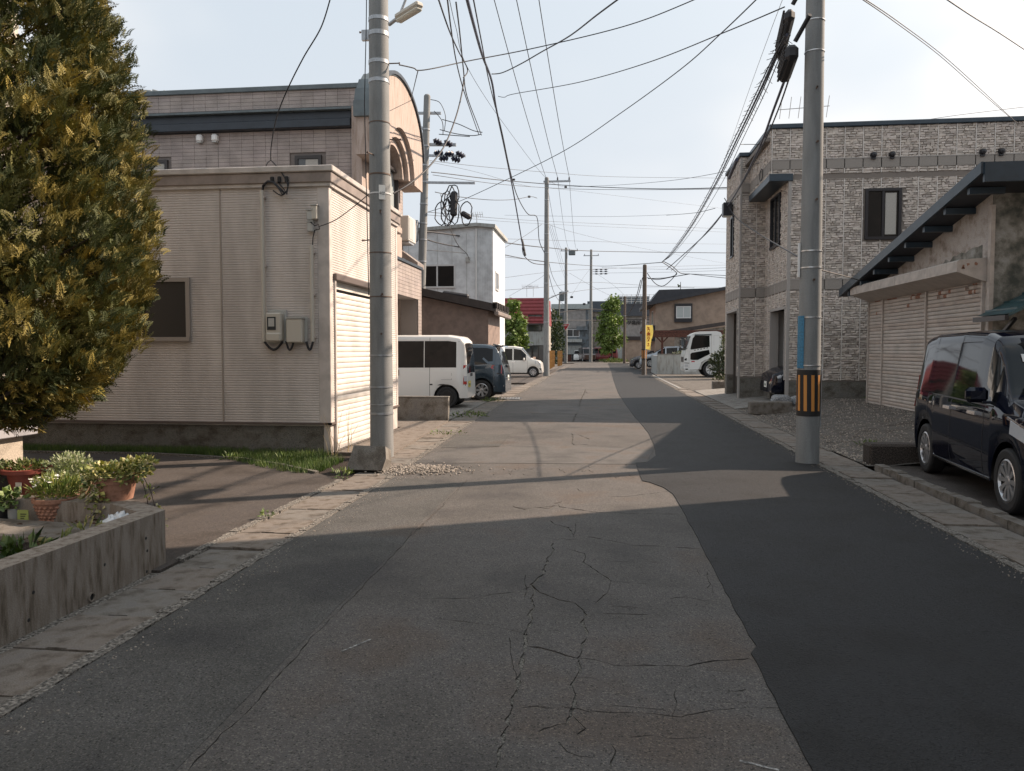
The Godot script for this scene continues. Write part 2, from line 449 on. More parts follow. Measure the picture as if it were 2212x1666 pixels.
# ---------------------------------------------------------------- the scene
func _ready() -> void:
	rng.seed = 20240607
	var yaw := deg_to_rad(6.66)
	cam_basis = Basis(Vector3.UP, yaw) * Basis(Vector3.RIGHT, deg_to_rad(-2.62))
	var cam := Camera3D.new()
	cam.name = "camera"
	cam.fov = rad_to_deg(2.0 * atan(833.0 / FOCAL))
	cam.near = 0.05
	cam.far = 2000.0
	add_child(cam)
	cam.transform = Transform3D(cam_basis, EYE)
	cam.current = true
	var env := Environment.new()
	env.background_mode = Environment.BG_SKY
	env.sky = Sky.new()
	env.sky.sky_material = sky_dome()
	env.tonemap_mode = Environment.TONE_MAPPER_LINEAR
	env.tonemap_exposure = 1.74
	env.sdfgi_enabled = true
	env.ssao_enabled = true
	env.ssil_enabled = true
	var we := WorldEnvironment.new()
	we.name = "environment"
	we.environment = env
	add_child(we)
	var sun := DirectionalLight3D.new()
	sun.name = "sun"
	sun.light_energy = 1.6
	sun.light_color = Color(1.0, 0.905, 0.815)
	sun.light_angular_distance = 0.55
	sun.shadow_enabled = true
	add_child(sun)
	sun.look_at_from_position(SUN * 10.0, Vector3.ZERO)
	make_materials()
	ground_and_road()
	gutters()
	garage()
	tile_house()
	white_house()
	clad_building()
	old_shed()
	house_beyond_the_van()
	left_background()
	right_background()
	far_end()
	planter_and_pots()
	conifer()
	weeds_and_grass()
	vehicles()
	poles()
	wires()
	small_things()

const SUN := Vector3(0.7255, 0.5807, -0.3697)

func sky_dome() -> PanoramaSkyMaterial:
	var w := 512
	var h := 256
	var im := Image.create(w, h, false, Image.FORMAT_RGBF)
	var f := FastNoiseLite.new()
	f.seed = 5
	f.frequency = 1.1
	f.fractal_octaves = 5
	var s := SUN.normalized()
	for y in h:
		var el := PI * (0.5 - (y + 0.5) / h)
		for x in w:
			var az := TAU * (x + 0.5) / w
			var d := Vector3(sin(az) * cos(el), sin(el), -cos(az) * cos(el))
			var up := clampf(d.y, 0.0, 1.0)
			var c := Vector3(0.458, 0.476, 0.503).lerp(Vector3(0.338, 0.408, 0.476), pow(up, 0.7))
			var q := Vector3(d.x, maxf(d.y, 0.0) * 2.2 + 0.3, d.z)
			var cl := smoothstep(-0.15, 0.45, f.get_noise_3dv(q * 1.3)) * smoothstep(0.0, 0.25, up)
			c = c.lerp(Vector3(0.575, 0.57, 0.57), cl * 0.95)
			var ang := acos(clampf(d.dot(s), -1.0, 1.0))
			c += Vector3(0.42, 0.38, 0.33) * exp(-pow(ang / 0.62, 2.0)) * smoothstep(-0.02, 0.12, d.y)
			im.set_pixel(x, y, Color(c.x, c.y, c.z))
	var p := PanoramaSkyMaterial.new()
	p.panorama = ImageTexture.create_from_image(im)
	return p

# ---------------------------------------------------------------- ground, road, cracks
func road_left(z: float) -> float:
	var k := [[8.0, -2.45], [-8.5, -2.46], [-15.0, -2.69], [-25.0, -2.84], [-46.0, -2.95], [-92.0, -3.2]]
	for i in k.size() - 1:
		if z >= k[i + 1][0]:
			return lerpf(k[i][1], k[i + 1][1], (k[i][0] - z) / (k[i][0] - k[i + 1][0]))
	return -3.2
func flat(poly: PackedVector2Array, y: float, mb: MB, lip := 0.0) -> void:   # a level sheet from (x, z) points, with an edge of that depth
	var idx := Geometry2D.triangulate_polygon(poly)
	for k in range(0, idx.size(), 3):
		mb.tri(Vector3(poly[idx[k]].x, y, poly[idx[k]].y), Vector3(poly[idx[k + 1]].x, y, poly[idx[k + 1]].y), Vector3(poly[idx[k + 2]].x, y, poly[idx[k + 2]].y), Vector3.UP)
	if lip > 0:
		var cw := 1.0 if Geometry2D.is_polygon_clockwise(poly) else -1.0
		for i in poly.size():
			var a := poly[i]
			var b := poly[(i + 1) % poly.size()]
			var o := Vector2(b.y - a.y, a.x - b.x) * -cw
			mb.quad(Vector3(a.x, y, a.y), Vector3(b.x, y, b.y), Vector3(b.x, y - lip, b.y), Vector3(a.x, y - lip, a.y), Vector3(o.x, 0, o.y))
func px_path(pts: Array, ox: float, oy: float, s: float) -> PackedVector2Array:   # photograph points on the road, as (x, z)
	var r := PackedVector2Array()
	for p in pts:
		var g := G(ox + p[0] * s, oy + p[1] * s)
		r.append(Vector2(g.x, g.z))
	return r
func crack_poly(path: PackedVector2Array, w: float, jit: float) -> PackedVector2Array:   # a ragged outline round a path
	var fine := PackedVector2Array()
	for i in path.size() - 1:
		var n := maxi(1, int(path[i].distance_to(path[i + 1]) / 0.03))
		for k in n:
			fine.append(path[i].lerp(path[i + 1], float(k) / n))
	fine.append(path[path.size() - 1])
	var l := PackedVector2Array()
	var r := PackedVector2Array()
	var wob := FastNoiseLite.new()
	wob.seed = rng.randi() % 1000
	wob.frequency = 0.11
	wob.fractal_octaves = 4
	for i in fine.size():
		var d := (fine[mini(i + 1, fine.size() - 1)] - fine[maxi(i - 1, 0)]).normalized()
		var s := Vector2(-d.y, d.x)
		var p := fine[i] + s * (wob.get_noise_1d(i) * jit * 2.2 + rnd(-jit, jit) * 0.35)
		var hw := w * clampf(0.7 + wob.get_noise_1d(i * 2.0 + 500.0) * 1.3, 0.2, 1.6) * rnd(0.75, 1.2) * (0.25 if i == 0 or i == fine.size() - 1 else 1.0)
		l.append(p + s * hw)
		r.append(p - s * hw)
	r.reverse()
	l.append_array(r)
	return l
func ground_and_road() -> void:
	var m := MB.new()
	m.quad(Vector3(-500, -0.09, 60), Vector3(500, -0.09, 60), Vector3(500, -0.09, -900), Vector3(-500, -0.09, -900), Vector3.UP)
	setting("ground", m, mats.asphalt_far)
	# cracks, read off the photograph; each is cut through the old surface as a groove
	var A := [345.6, 1080.1, 0.625]
	var B := [777.7, 820.9, 0.3125]
	var list := [
		[A, 0.016, 0.012, [[1165, 935], [1190, 830], [1215, 730], [1240, 600], [1262, 500], [1265, 465], [1285, 400], [1290, 330], [1285, 290], [1320, 260], [1330, 230], [1350, 190], [1360, 150]]],
		[A, 0.007, 0.006, [[1285, 300], [1220, 320], [1150, 325], [1080, 340], [930, 340]]],
		[A, 0.009, 0.006, [[1285, 292], [1310, 320], [1380, 345], [1430, 355], [1465, 385], [1530, 393], [1690, 397]]],
		[A, 0.014, 0.01, [[1465, 385], [1460, 430], [1475, 480], [1465, 520], [1440, 545], [1400, 535], [1330, 515], [1266, 508]]],
		[A, 0.011, 0.008, [[1440, 545], [1500, 550], [1570, 570], [1700, 573], [1820, 575], [1900, 560], [2040, 548]]],
		[A, 0.012, 0.012, [[1450, 552], [1440, 600], [1432, 650], [1445, 710], [1425, 745], [1400, 770], [1370, 775], [1300, 795]]],
		[A, 0.006, 0.006, [[1380, 835], [1410, 870], [1450, 885], [1500, 890]]],
		[A, 0.006, 0.006, [[1425, 745], [1470, 790], [1440, 812]]],
		[A, 0.006, 0.005, [[1480, 730], [1580, 735], [1700, 740], [1800, 750], [1900, 730], [2000, 720], [2140, 720]]],
		[A, 0.01, 0.008, [[1345, 70], [1370, 85], [1410, 95], [1430, 120], [1500, 130], [1600, 150], [1640, 158], [1720, 160], [1880, 170]]],
		[A, 0.007, 0.007, [[1400, 165], [1470, 185], [1465, 215], [1500, 240], [1540, 265], [1560, 280], [1690, 290]]],
		[A, 0.006, 0.007, [[1560, 281], [1545, 320], [1500, 360]]],
		[A, 0.006, 0.005, [[1640, 375], [1780, 380]]],
		[A, 0.006, 0.005, [[1570, 213], [1740, 215]]],
		[A, 0.006, 0.006, [[935, 407], [1050, 420], [1150, 435], [1262, 462]]],
		[A, 0.01, 0.006, [[1210, 25], [1270, 30], [1360, 20], [1440, 32], [1500, 42], [1700, 48], [1815, 50]]],
		[A, 0.006, 0.008, [[90, 945], [140, 890], [320, 710], [560, 440], [760, 240], [880, 110], [1000, 0]]],
		[B, 0.007, 0.008, [[400, 1045], [520, 920], [650, 780], [742, 690]]],
		[B, 0.02, 0.012, [[780, 625], [800, 640], [825, 646]]],
		[B, 0.012, 0.01, [[1330, 855], [1372, 850], [1392, 838]]],
		[B, 0.012, 0.01, [[1360, 858], [1380, 880], [1450, 885], [1530, 905]]],
		[B, 0.01, 0.01, [[1055, 870], [1100, 890], [1165, 900]]],
		[B, 0.01, 0.008, [[1220, 880], [1300, 890], [1355, 862]]],
		[B, 0.02, 0.012, [[1465, 372], [1500, 378], [1545, 392], [1588, 412]]],
		[B, 0.02, 0.012, [[1465, 372], [1470, 400], [1462, 430], [1480, 450], [1540, 447], [1620, 455]]],
		[B, 0.03, 0.02, [[1470, 290], [1492, 240], [1512, 180], [1530, 130], [1548, 95], [1560, 62]]],
		[B, 0.02, 0.012, [[1505, 242], [1540, 238], [1590, 246]]],
		[B, 0.02, 0.012, [[1512, 185], [1560, 178], [1600, 172]]],
		[B, 0.025, 0.015, [[1553, 78], [1575, 95], [1625, 96]]],
		[B, 0.02, 0.015, [[1475, 288], [1520, 284], [1560, 288]]],
		[B, 0.012, 0.008, [[1185, 236], [1300, 236], [1500, 240]]],
		[B, 0.012, 0.008, [[1815, 540], [1830, 575], [1845, 600]]],
		[B, 0.008, 0.008, [[1500, 750], [1515, 765], [1540, 770]]],
		[B, 0.008, 0.008, [[1000, 800], [1060, 805]]],
		[B, 0.008, 0.006, [[1700, 810], [1850, 805], [2150, 768]]],
	]
	for k in 26:   # the crazed strip along the cross joint
		var u := rnd(760, 1880)
		var v := rnd(592, 680)
		list.append([B, 0.007, 0.008, [[u, v], [u + rnd(10, 26), v + rnd(6, 16)], [u + rnd(30, 60), v + rnd(-8, 20)]]])
	for k in 46:   # hairline cracks between the larger ones
		var u := rnd(1150, 2050)
		var v := rnd(60, 900)
		var s := 0.4 + v / 600.0
		var pts := [[u, v]]
		var along_x := rng.randf() < 0.7
		for i in rng.randi_range(2, 5):
			u += s * (rnd(15, 45) if along_x else rnd(-14, 14))
			v += s * (rnd(-7, 8) if along_x else rnd(12, 30))
			pts.append([minf(u, 1990.0 + v * 0.1), v])
		list.append([A, 0.0045, 0.008, pts])
	var cracks := []
	for c in list:
		var poly := crack_poly(px_path(c[3], c[0][0], c[0][1], c[0][2]), c[1] * 0.62, c[2])
		var bb := Rect2(poly[0], Vector2.ZERO)
		for p in poly:
			bb = bb.expand(p)
		cracks.append([poly, bb])
	var road := MB.new()
	var z := -0.9
	while z > -31.0:
		var z1 := z - 0.4
		for i in 9:
			var xa := lerpf(road_left(z), 0.92, i / 9.0)
			var xb := lerpf(road_left(z), 0.92, (i + 1) / 9.0)
			var xc := lerpf(road_left(z1), 0.92, i / 9.0)
			var xd := lerpf(road_left(z1), 0.92, (i + 1) / 9.0)
			var polys := [PackedVector2Array([Vector2(xa, z), Vector2(xb, z), Vector2(xd, z1), Vector2(xc, z1)])]
			var cell := Rect2(minf(xa, xc), z1, maxf(xb, xd) - minf(xa, xc), 0.4)
			for c in cracks:
				if c[1].intersects(cell):
					var next := []
					for p in polys:
						var cut := Geometry2D.clip_polygons(p, c[0])
						if cut.any(func(q): return Geometry2D.is_polygon_clockwise(q)):
							next.append(p)
						else:
							next.append_array(cut)
					polys = next
			for p in polys:
				flat(p, 0.0, road)
		z = z1
	var k2 := [[8.0, -0.9], [-31.3, -46.0], [-46.0, -92.0]]
	for s in k2:
		flat(PackedVector2Array([Vector2(road_left(s[0]), s[0]), Vector2(0.92, s[0]), Vector2(0.92, s[1]), Vector2(road_left(s[1]), s[1])]), 0.0, road)
	flat(PackedVector2Array([Vector2(0.92, 8), Vector2(2.84, 8), Vector2(2.84, -92), Vector2(0.92, -92)]), 0.0, road)
	setting("road", road, mats.asphalt_old)
	var bed := MB.new()
	flat(PackedVector2Array([Vector2(road_left(-0.5), -0.5), Vector2(1.0, -0.5), Vector2(1.0, -32), Vector2(road_left(-32.0), -32), Vector2(road_left(-25.0), -25), Vector2(road_left(-15.0), -15), Vector2(road_left(-8.5), -8.5)]), -0.008, bed)
	setting("road_bed", bed, mats.crack_dirt)
	var walls := MB.new()
	for c in cracks:
		var p: PackedVector2Array = c[0]
		for i in p.size():
			var a := p[i]
			var b := p[(i + 1) % p.size()]
			walls.quad(Vector3(a.x, -0.0005, a.y), Vector3(b.x, -0.0005, b.y), Vector3(b.x, -0.008, b.y), Vector3(a.x, -0.008, a.y))
	setting("road_crack_edges", walls, mats.asphalt_old)
	# the strip beside the gutter was laid at another time, and a worn square between the cracks was filled
	var strip := MB.new()
	var sp := PackedVector2Array([Vector2(road_left(4.0) + 0.01, 4.0)])
	for i in 14:
		sp.append(Vector2(-1.44 - 0.012 * i + rnd(-0.012, 0.012), 4.0 - i * 0.97))
	sp.append(Vector2(-2.0, -8.8))
	sp.append(Vector2(road_left(-8.9) + 0.01, -8.9))
	flat(sp, 0.002, strip, 0.002)
	setting("road_strip", strip, mats.asphalt_edge)
	# newer, darker asphalt along one side, its edge wandering as it was cut
	var e := PackedVector2Array([Vector2(2.84, 8), Vector2(0.77, 8)])
	for p in [[0.77, -2.8], [0.755, -3.9], [0.8, -4.0], [0.785, -4.15], [0.78, -5.9], [0.765, -7.3], [0.75, -8.2], [0.68, -8.6], [0.56, -8.9], [0.47, -9.0], [0.46, -10.4], [0.6, -10.45], [0.78, -11.2], [0.83, -12.4], [0.86, -14.3], [0.8, -16.5], [0.75, -17.8], [0.66, -22.0], [0.58, -27.4], [0.6, -40.0], [0.7, -60.0], [0.7, -92.0]]:
		e.append(Vector2(p[0] + rnd(-0.006, 0.006), p[1]))
	var ragged := PackedVector2Array()
	for i in e.size() - 1:
		var n := maxi(1, int(e[i].distance_to(e[i + 1]) / 0.12)) if i > 0 and e[i].y > -30.0 else 1
		for k in n:
			ragged.append(e[i].lerp(e[i + 1], float(k) / n) + Vector2(rnd(-0.005, 0.005) if k > 0 else 0.0, 0))
	ragged.append(e[e.size() - 1])
	e = ragged
	e.append(Vector2(2.84, -92))
	var dark := MB.new()
	flat(e, 0.007, dark, 0.007)
	setting("road_new_asphalt", dark, mats.asphalt_new)
	# the smooth cross patch and two older square patches
	var pm := MB.new()
	flat(PackedVector2Array([Vector2(-2.5, -10.1), Vector2(-1.2, -10.22), Vector2(0.3, -10.3), Vector2(0.455, -10.33), Vector2(0.455, -10.44), Vector2(0.6, -10.5), Vector2(0.8, -11.9), Vector2(-0.6, -12.15), Vector2(-1.6, -12.0), Vector2(-2.2, -11.8), Vector2(-2.5, -11.2)]), 0.004, pm, 0.004)
	setting("road_patch", pm, mats.asphalt_patch)
	pm = MB.new()
	flat(px_path([[690, 380], [1040, 376], [960, 468], [560, 470]], B[0], B[1], B[2]), 0.004, pm, 0.004)
	setting("road_patch", pm, mats.asphalt_edge)
	pm = MB.new()
	flat(px_path([[1225, 178], [1520, 180], [1500, 236], [1185, 234]], B[0], B[1], B[2]), 0.004, pm, 0.004)
	setting("road_patch", pm, mats.asphalt_patch)
	# strip of asphalt between the joint and the gutter, then driveways
	var d := MB.new()
	flat(PackedVector2Array([Vector2(-3.04, -4.95), Vector2(-3.3, -4.95), Vector2(-3.6, -5.5), Vector2(-14, -5.5), Vector2(-14, -10.35), Vector2(-8.9, -10.5), Vector2(-6.6, -10.55), Vector2(-5.0, -10.2), Vector2(-4.2, -9.7), Vector2(-3.45, -9.1), Vector2(-3.04, -8.7)]), -0.005, d, 0.03)
	setting("driveway", d, mats.asphalt_drive)
	d = MB.new()
	flat(PackedVector2Array([Vector2(-3.02, -10.9), Vector2(-3.9, -10.9), Vector2(-3.9, -16.1), Vector2(-3.25, -16.1)]), 0.02, d, 0.05)
	flat(PackedVector2Array([Vector2(-3.9, -14.7), Vector2(-6.5, -14.7), Vector2(-6.5, -16.1), Vector2(-3.9, -16.1)]), 0.02, d, 0.05)
	setting("garage_apron", d, mats.gutter_concrete)
	d = MB.new()
	flat(PackedVector2Array([Vector2(-3.3, -16.36), Vector2(-9, -16.36), Vector2(-9, -25.5), Vector2(-3.36, -25.5)]), 0.015, d, 0.05)
	setting("parking_pad", d, mats.concrete)
	d = MB.new()
	flat(PackedVector2Array([Vector2(-3.4, -36), Vector2(-14, -36), Vector2(-14, -60), Vector2(-3.55, -60)]), -0.01, d, 0.05)
	setting("parking_lot", d, mats.asphalt_drive)
	d = MB.new()
	flat(PackedVector2Array([Vector2(-2.95, 3.0), Vector2(-3.3, 3.0), Vector2(-3.3, -5.3), Vector2(-2.95, -5.3)]), -0.025, d)
	setting("planter_footing", d, mats.edging)
	# far crossing: the street it meets
	d = MB.new()
	flat(PackedVector2Array([Vector2(-120, -92), Vector2(120, -92), Vector2(120, -103), Vector2(-120, -103)]), 0.0, d, 0.05)
	setting("cross_street", d, mats.asphalt_far)
	# rough ground that climbs from the gutter to the buildings on the other side
	var fn := FastNoiseLite.new()
	fn.seed = 3
	fn.frequency = 0.9
	var rows := []
	for i in 40:
		var row := PackedVector3Array()
		for j in 34:
			var px := lerpf(3.5, 13.0, pow(j / 33.0, 1.6))
			var pz := lerpf(-10.6, -21.2, i / 39.0)
			var rise := 0.28 * smoothstep(3.5, 6.2, px)
			row.append(Vector3(px, -0.01 + rise + fn.get_noise_2d(px * 1.5, pz * 1.5) * 0.03 * smoothstep(3.5, 3.9, px), pz))
		rows.append(row)
	var gm := MB.new()
	gm.grid(rows)
	setting("gravel_lot", gm, mats.gravel_ground)
	d = MB.new()
	flat(PackedVector2Array([Vector2(3.6, 4), Vector2(6.2, 4), Vector2(6.2, -10.7), Vector2(3.6, -10.7)]), -0.005, d, 0.05)
	setting("parking_strip", d, mats.asphalt_drive)
	# concrete forecourt of the stone-clad building
	d = MB.new()
	var fr := [Vector3(3.42, 0.02, -20.3), Vector3(3.42, 0.02, -29.3), Vector3(5.2, 0.17, -29.3), Vector3(5.2, 0.17, -20.5), Vector3(4.2, 0.11, -20.3)]
	d.tri(fr[0], fr[1], fr[2], Vector3.UP)
	d.tri(fr[0], fr[2], fr[3], Vector3.UP)
	d.tri(fr[0], fr[3], fr[4], Vector3.UP)
	for i in 5:
		d.quad(fr[i], fr[(i + 1) % 5], fr[(i + 1) % 5] - Vector3(0, 0.2, 0), fr[i] - Vector3(0, 0.2, 0))
	setting("forecourt", d, mats.concrete)
	d = MB.new()
	flat(PackedVector2Array([Vector2(3.3, -30), Vector2(20, -30), Vector2(20, -50.0), Vector2(3.3, -50.0)]), 0.004, d, 0.05)
	setting("truck_yard", d, mats.gravel_ground)
	d = MB.new()
	for q in [[[1330, 1005], [1378, 1000], [1520, 1030], [1505, 1036]]]:
		pass
	flat(PackedVector2Array([Vector2(3.05, -31), Vector2(3.17, -31), Vector2(3.17, -48), Vector2(3.05, -48)]), 0.012, d, 0.02)
	setting("road_edge_line", d, mats.road_paint)

func gutters() -> void:
	var slab := MB.new()   # one cover slab, half a metre long, with the lifting notch at one end
	slab.prism(PackedVector2Array([Vector2(-0.235, -0.245), Vector2(-0.06, -0.245), Vector2(-0.055, -0.228), Vector2(0.055, -0.228), Vector2(0.06, -0.245), Vector2(0.235, -0.245), Vector2(0.235, 0.247), Vector2(-0.235, 0.247)]), Transform3D(Basis(Vector3(1, 0, 0), Vector3(0, 0, -1), Vector3(0, 1, 0)), Vector3(0, -0.08, 0)), 0.08)
	var sm := slab.mesh()
	for side in [-1, 1]:
		var bed := MB.new()
		for i in 46:
			var za := 2.0 - i
			var xa := (road_left(za) - 0.30 if side < 0 else 3.21)
			var xb := (road_left(za - 1.0) - 0.30 if side < 0 else 3.21)
			bed.quad(Vector3(xa - 0.27, -0.05, za), Vector3(xa + 0.27, -0.05, za), Vector3(xb + 0.27, -0.05, za - 1), Vector3(xb - 0.27, -0.05, za - 1), Vector3.UP)
		var o := setting("gutter" if side < 0 else "gutter_opposite", bed, mats.rubber)
		for i in 92:
			var z := -0.3 - i * 0.5
			if side > 0 and z > -0.5:
				continue
			var x: float = road_left(z) - 0.30 if side < 0 else 3.21
			var p := part(o, "slab", sm, mats.gutter_concrete if (i * 7) % 5 > 1 else mats.concrete_old, Vector3(x, rnd(-0.012, 0.004), z), Basis(Vector3.UP, rnd(-0.012, 0.012)) * Basis(Vector3.BACK, rnd(-0.012, 0.012)) * Basis(Vector3.RIGHT, rnd(-0.01, 0.01)))
			p.scale.y = 1.0
		# rough concrete edging on the road side of the slabs, and a thin one behind them
		var em := MB.new()
		var zz := 2.0
		while zz > -46.0:
			var z1 := zz - 0.12
			for q in [[0.005, 0.085, 0.006], [0.545, 0.62, 0.008]]:
				if side > 0 and q[0] > 0.5 and zz > -12.0:
					continue
				if side < 0 and q[0] > 0.5 and (zz > -5.2 or zz < -8.6):
					continue
				var xa: float = road_left(zz) - q[0] if side < 0 else 2.86 + q[0]
				var xb: float = road_left(zz) - q[1] - rnd(-0.012, 0.012) if side < 0 else 2.86 + q[1] + rnd(-0.012, 0.012)
				em.span(Vector3(xa + rnd(-0.012, 0.012), -0.05, zz), Vector3(xb, q[2] + rnd(-0.006, 0.004), z1 - 0.003))
			zz = z1
		setting("gutter_edging" if side < 0 else "gutter_edging_opposite", em, mats.edging)
	# grating across the gutter beside the parked minivan
	var gr := thing("gutter_grating", "galvanised steel grating set across the gutter beside the blue minivan", "grating", G(1085, 862) + Vector3(0.0, 0, 0))
	for i in 12:
		bx(gr, "bar", Vector3(-0.5 + i * 0.09, 0.0, -0.28), Vector3(-0.46 + i * 0.09, 0.03, 0.28), mats.galvanised)
	bx(gr, "rail", Vector3(-0.52, 0.0, -0.31), Vector3(0.58, 0.034, -0.283), mats.galvanised)
	bx(gr, "rail", Vector3(-0.52, 0.0, 0.283), Vector3(0.58, 0.034, 0.31), mats.galvanised)

# ---------------------------------------------------------------- wall builders: a wall frame has x along the wall, y up, z outwards
func wall(o: Vector3, along: Vector3) -> Transform3D:
	along = along.normalized()
	return Transform3D(Basis(along, Vector3.UP, along.cross(Vector3.UP)), o)
func wbox(mb: MB, w: Transform3D, u0: float, u1: float, y0: float, y1: float, z0: float, z1: float, bev := 0.0) -> void:
	mb.box(w * Vector3((u0 + u1) / 2, (y0 + y1) / 2, (z0 + z1) / 2), Vector3(absf(u1 - u0), absf(y1 - y0), absf(z1 - z0)), bev, w.basis)
func wpart(parent: Node3D, called: String, mt: Material, w: Transform3D, u0: float, u1: float, y0: float, y1: float, z0: float, z1: float, bev := 0.0) -> MeshInstance3D:
	var s := Vector3(absf(u1 - u0), absf(y1 - y0), absf(z1 - z0))
	var key := "%.4f %.4f %.4f %.4f" % [s.x, s.y, s.z, bev]
	if not boxes.has(key):
		var m := MB.new()
		m.box(Vector3.ZERO, s, bev)
		boxes[key] = m.mesh()
	return part(parent, called, boxes[key], mt, w * Vector3((u0 + u1) / 2, (y0 + y1) / 2, (z0 + z1) / 2), w.basis)
func panes(rect: Rect2, holes: Array) -> Array:   # a wall rectangle less its openings, as rectangles
	var r := [rect]
	for h in holes:
		var next := []
		for q in r:
			if not q.intersects(h):
				next.append(q)
				continue
			var i: Rect2 = q.intersection(h)
			if i.position.y > q.position.y:
				next.append(Rect2(q.position.x, q.position.y, q.size.x, i.position.y - q.position.y))
			if i.end.y < q.end.y:
				next.append(Rect2(q.position.x, i.end.y, q.size.x, q.end.y - i.end.y))
			if i.position.x > q.position.x:
				next.append(Rect2(q.position.x, i.position.y, i.position.x - q.position.x, i.size.y))
			if i.end.x < q.end.x:
				next.append(Rect2(i.end.x, i.position.y, q.end.x - i.end.x, i.size.y))
		r = next
	return r
func ribbed(mb: MB, w: Transform3D, rects: Array, pitch: float, deep: float, y_from: float) -> void:   # siding pressed into level ribs
	for r in rects:
		var y: float = y_from + floorf((r.position.y - y_from) / pitch) * pitch
		while y < r.end.y:
			var k := [[0.0, 0.0], [0.12, deep], [0.62, deep * 0.85], [0.8, 0.0], [1.0, 0.0]]
			for i in 4:
				var a := clampf(y + k[i][0] * pitch, r.position.y, r.end.y)
				var b := clampf(y + k[i + 1][0] * pitch, r.position.y, r.end.y)
				if b - a > 1e-5:
					mb.quad(w * Vector3(r.position.x, a, k[i][1]), w * Vector3(r.end.x, a, k[i][1]), w * Vector3(r.end.x, b, k[i + 1][1]), w * Vector3(r.position.x, b, k[i + 1][1]), w.basis.z)
			y += pitch
func slat_mesh(length: float, pitch: float) -> Mesh:   # a shutter slat: bowed, with the interlock below it
	var m := MB.new()
	m.prism(PackedVector2Array([Vector2(0, 0), Vector2(0.010, pitch * 0.06), Vector2(0.016, pitch * 0.3), Vector2(0.016, pitch * 0.65), Vector2(0.009, pitch * 0.9), Vector2(0.0, pitch * 0.95), Vector2(-0.006, pitch * 0.95), Vector2(-0.006, 0)]), Transform3D(Basis(Vector3(0, 0, 1), Vector3.UP, Vector3(-1, 0, 0)), Vector3(length / 2, 0, 0)), length)
	return m.mesh()
func slats(parent: Node3D, called: String, w: Transform3D, u0: float, u1: float, y0: float, y1: float, pitch: float, mt: Array) -> void:
	var sm := slat_mesh(u1 - u0, pitch)
	var n := int((y1 - y0) / pitch)
	for i in n:
		part(parent, called, sm, mt[(i * 5 + i / 3) % mt.size()], w * Vector3((u0 + u1) / 2, y0 + i * pitch, rnd(-0.002, 0.002)), w.basis)
func tiles(mb: MB, w: Transform3D, rect: Rect2, holes: Array, tw: float, th: float, gap: float, deep: float, tones: Array, stagger := 0.0, rough := 0.0) -> void:   # raised pieces with recessed joints
	mb.tinted = true
	var row := 0
	var y := rect.position.y
	while y < rect.end.y - 0.02:
		var y1 := minf(y + th, rect.end.y)
		var u := rect.position.x - (stagger * tw if row % 2 else 0.0)
		while u < rect.end.x - 0.02:
			var wd := tw * (1.0 + rnd(-rough, rough) * 0.5)
			var a := maxf(u, rect.position.x)
			var b := minf(u + wd, rect.end.x)
			u += wd
			if b - a < 0.02:
				continue
			var mid := Rect2(a + 0.005, y + 0.005, b - a - 0.01, y1 - y - 0.01)
			if holes.any(func(h): return h.intersects(mid)):
				continue
			var t: float = tones[rng.randi() % tones.size()]
			mb.col = Color(t, t * rnd(0.985, 1.005), t * rnd(0.97, 1.0))
			var g := gap * 0.5
			var c := []
			var s := []
			for q in [[a + g, y + g], [b - g, y + g], [b - g, y1 - g], [a + g, y1 - g]]:
				c.append(w * Vector3(q[0] + rnd(-1, 1) * rough * 0.018, q[1] + rnd(-1, 1) * rough * 0.016, deep * (1.0 + rnd(-rough, rough) * 0.7)))
				s.append(w * Vector3(q[0] - signf(q[0] - (a + b) / 2) * -0.002, q[1], 0.0))
			mb.quad(c[0], c[1], c[2], c[3], w.basis.z)
			for i in 4:
				mb.quad(s[i], s[(i + 1) % 4], c[(i + 1) % 4], c[i], (s[i] + s[(i + 1) % 4]) / 2 - (c[0] + c[2]) / 2)
		y += th
		row += 1
func shell(mb: MB, w: Transform3D, rect: Rect2, holes: Array, thick: float, z := 0.0) -> void:   # the wall itself, open at its openings
	for r in panes(rect, holes):
		wbox(mb, w, r.position.x, r.end.x, r.position.y, r.end.y, z - thick, z)
func window(parent: Node3D, w: Transform3D, r: Rect2, frame: Material, pane: Material, fw := 0.05, bars := 1, proud := 0.03, back := -0.06) -> MeshInstance3D:
	var m := MB.new()
	var a := r.position
	var b := r.end
	wbox(m, w, a.x, b.x, b.y - fw, b.y, back, proud)
	wbox(m, w, a.x, b.x, a.y, a.y + fw, back, proud + 0.02)
	wbox(m, w, a.x, a.x + fw, a.y + fw, b.y - fw, back, proud)
	wbox(m, w, b.x - fw, b.x, a.y + fw, b.y - fw, back, proud)
	for i in bars:
		var x := lerpf(a.x, b.x, (i + 1.0) / (bars + 1.0))
		wbox(m, w, x - fw * 0.45, x + fw * 0.45, a.y + fw, b.y - fw, back + 0.01, proud - 0.012)
	var o := piece(parent, "window", m, frame)
	for i in bars + 1:
		var xa := lerpf(a.x, b.x, float(i) / (bars + 1)) + fw * 0.5
		var xb := lerpf(a.x, b.x, float(i + 1) / (bars + 1)) - fw * 0.5
		wpart(o, "pane", pane, w, xa, xb, a.y + fw * 0.8, b.y - fw * 0.8, 0.002, 0.014 if i % 2 else 0.008)
	return o

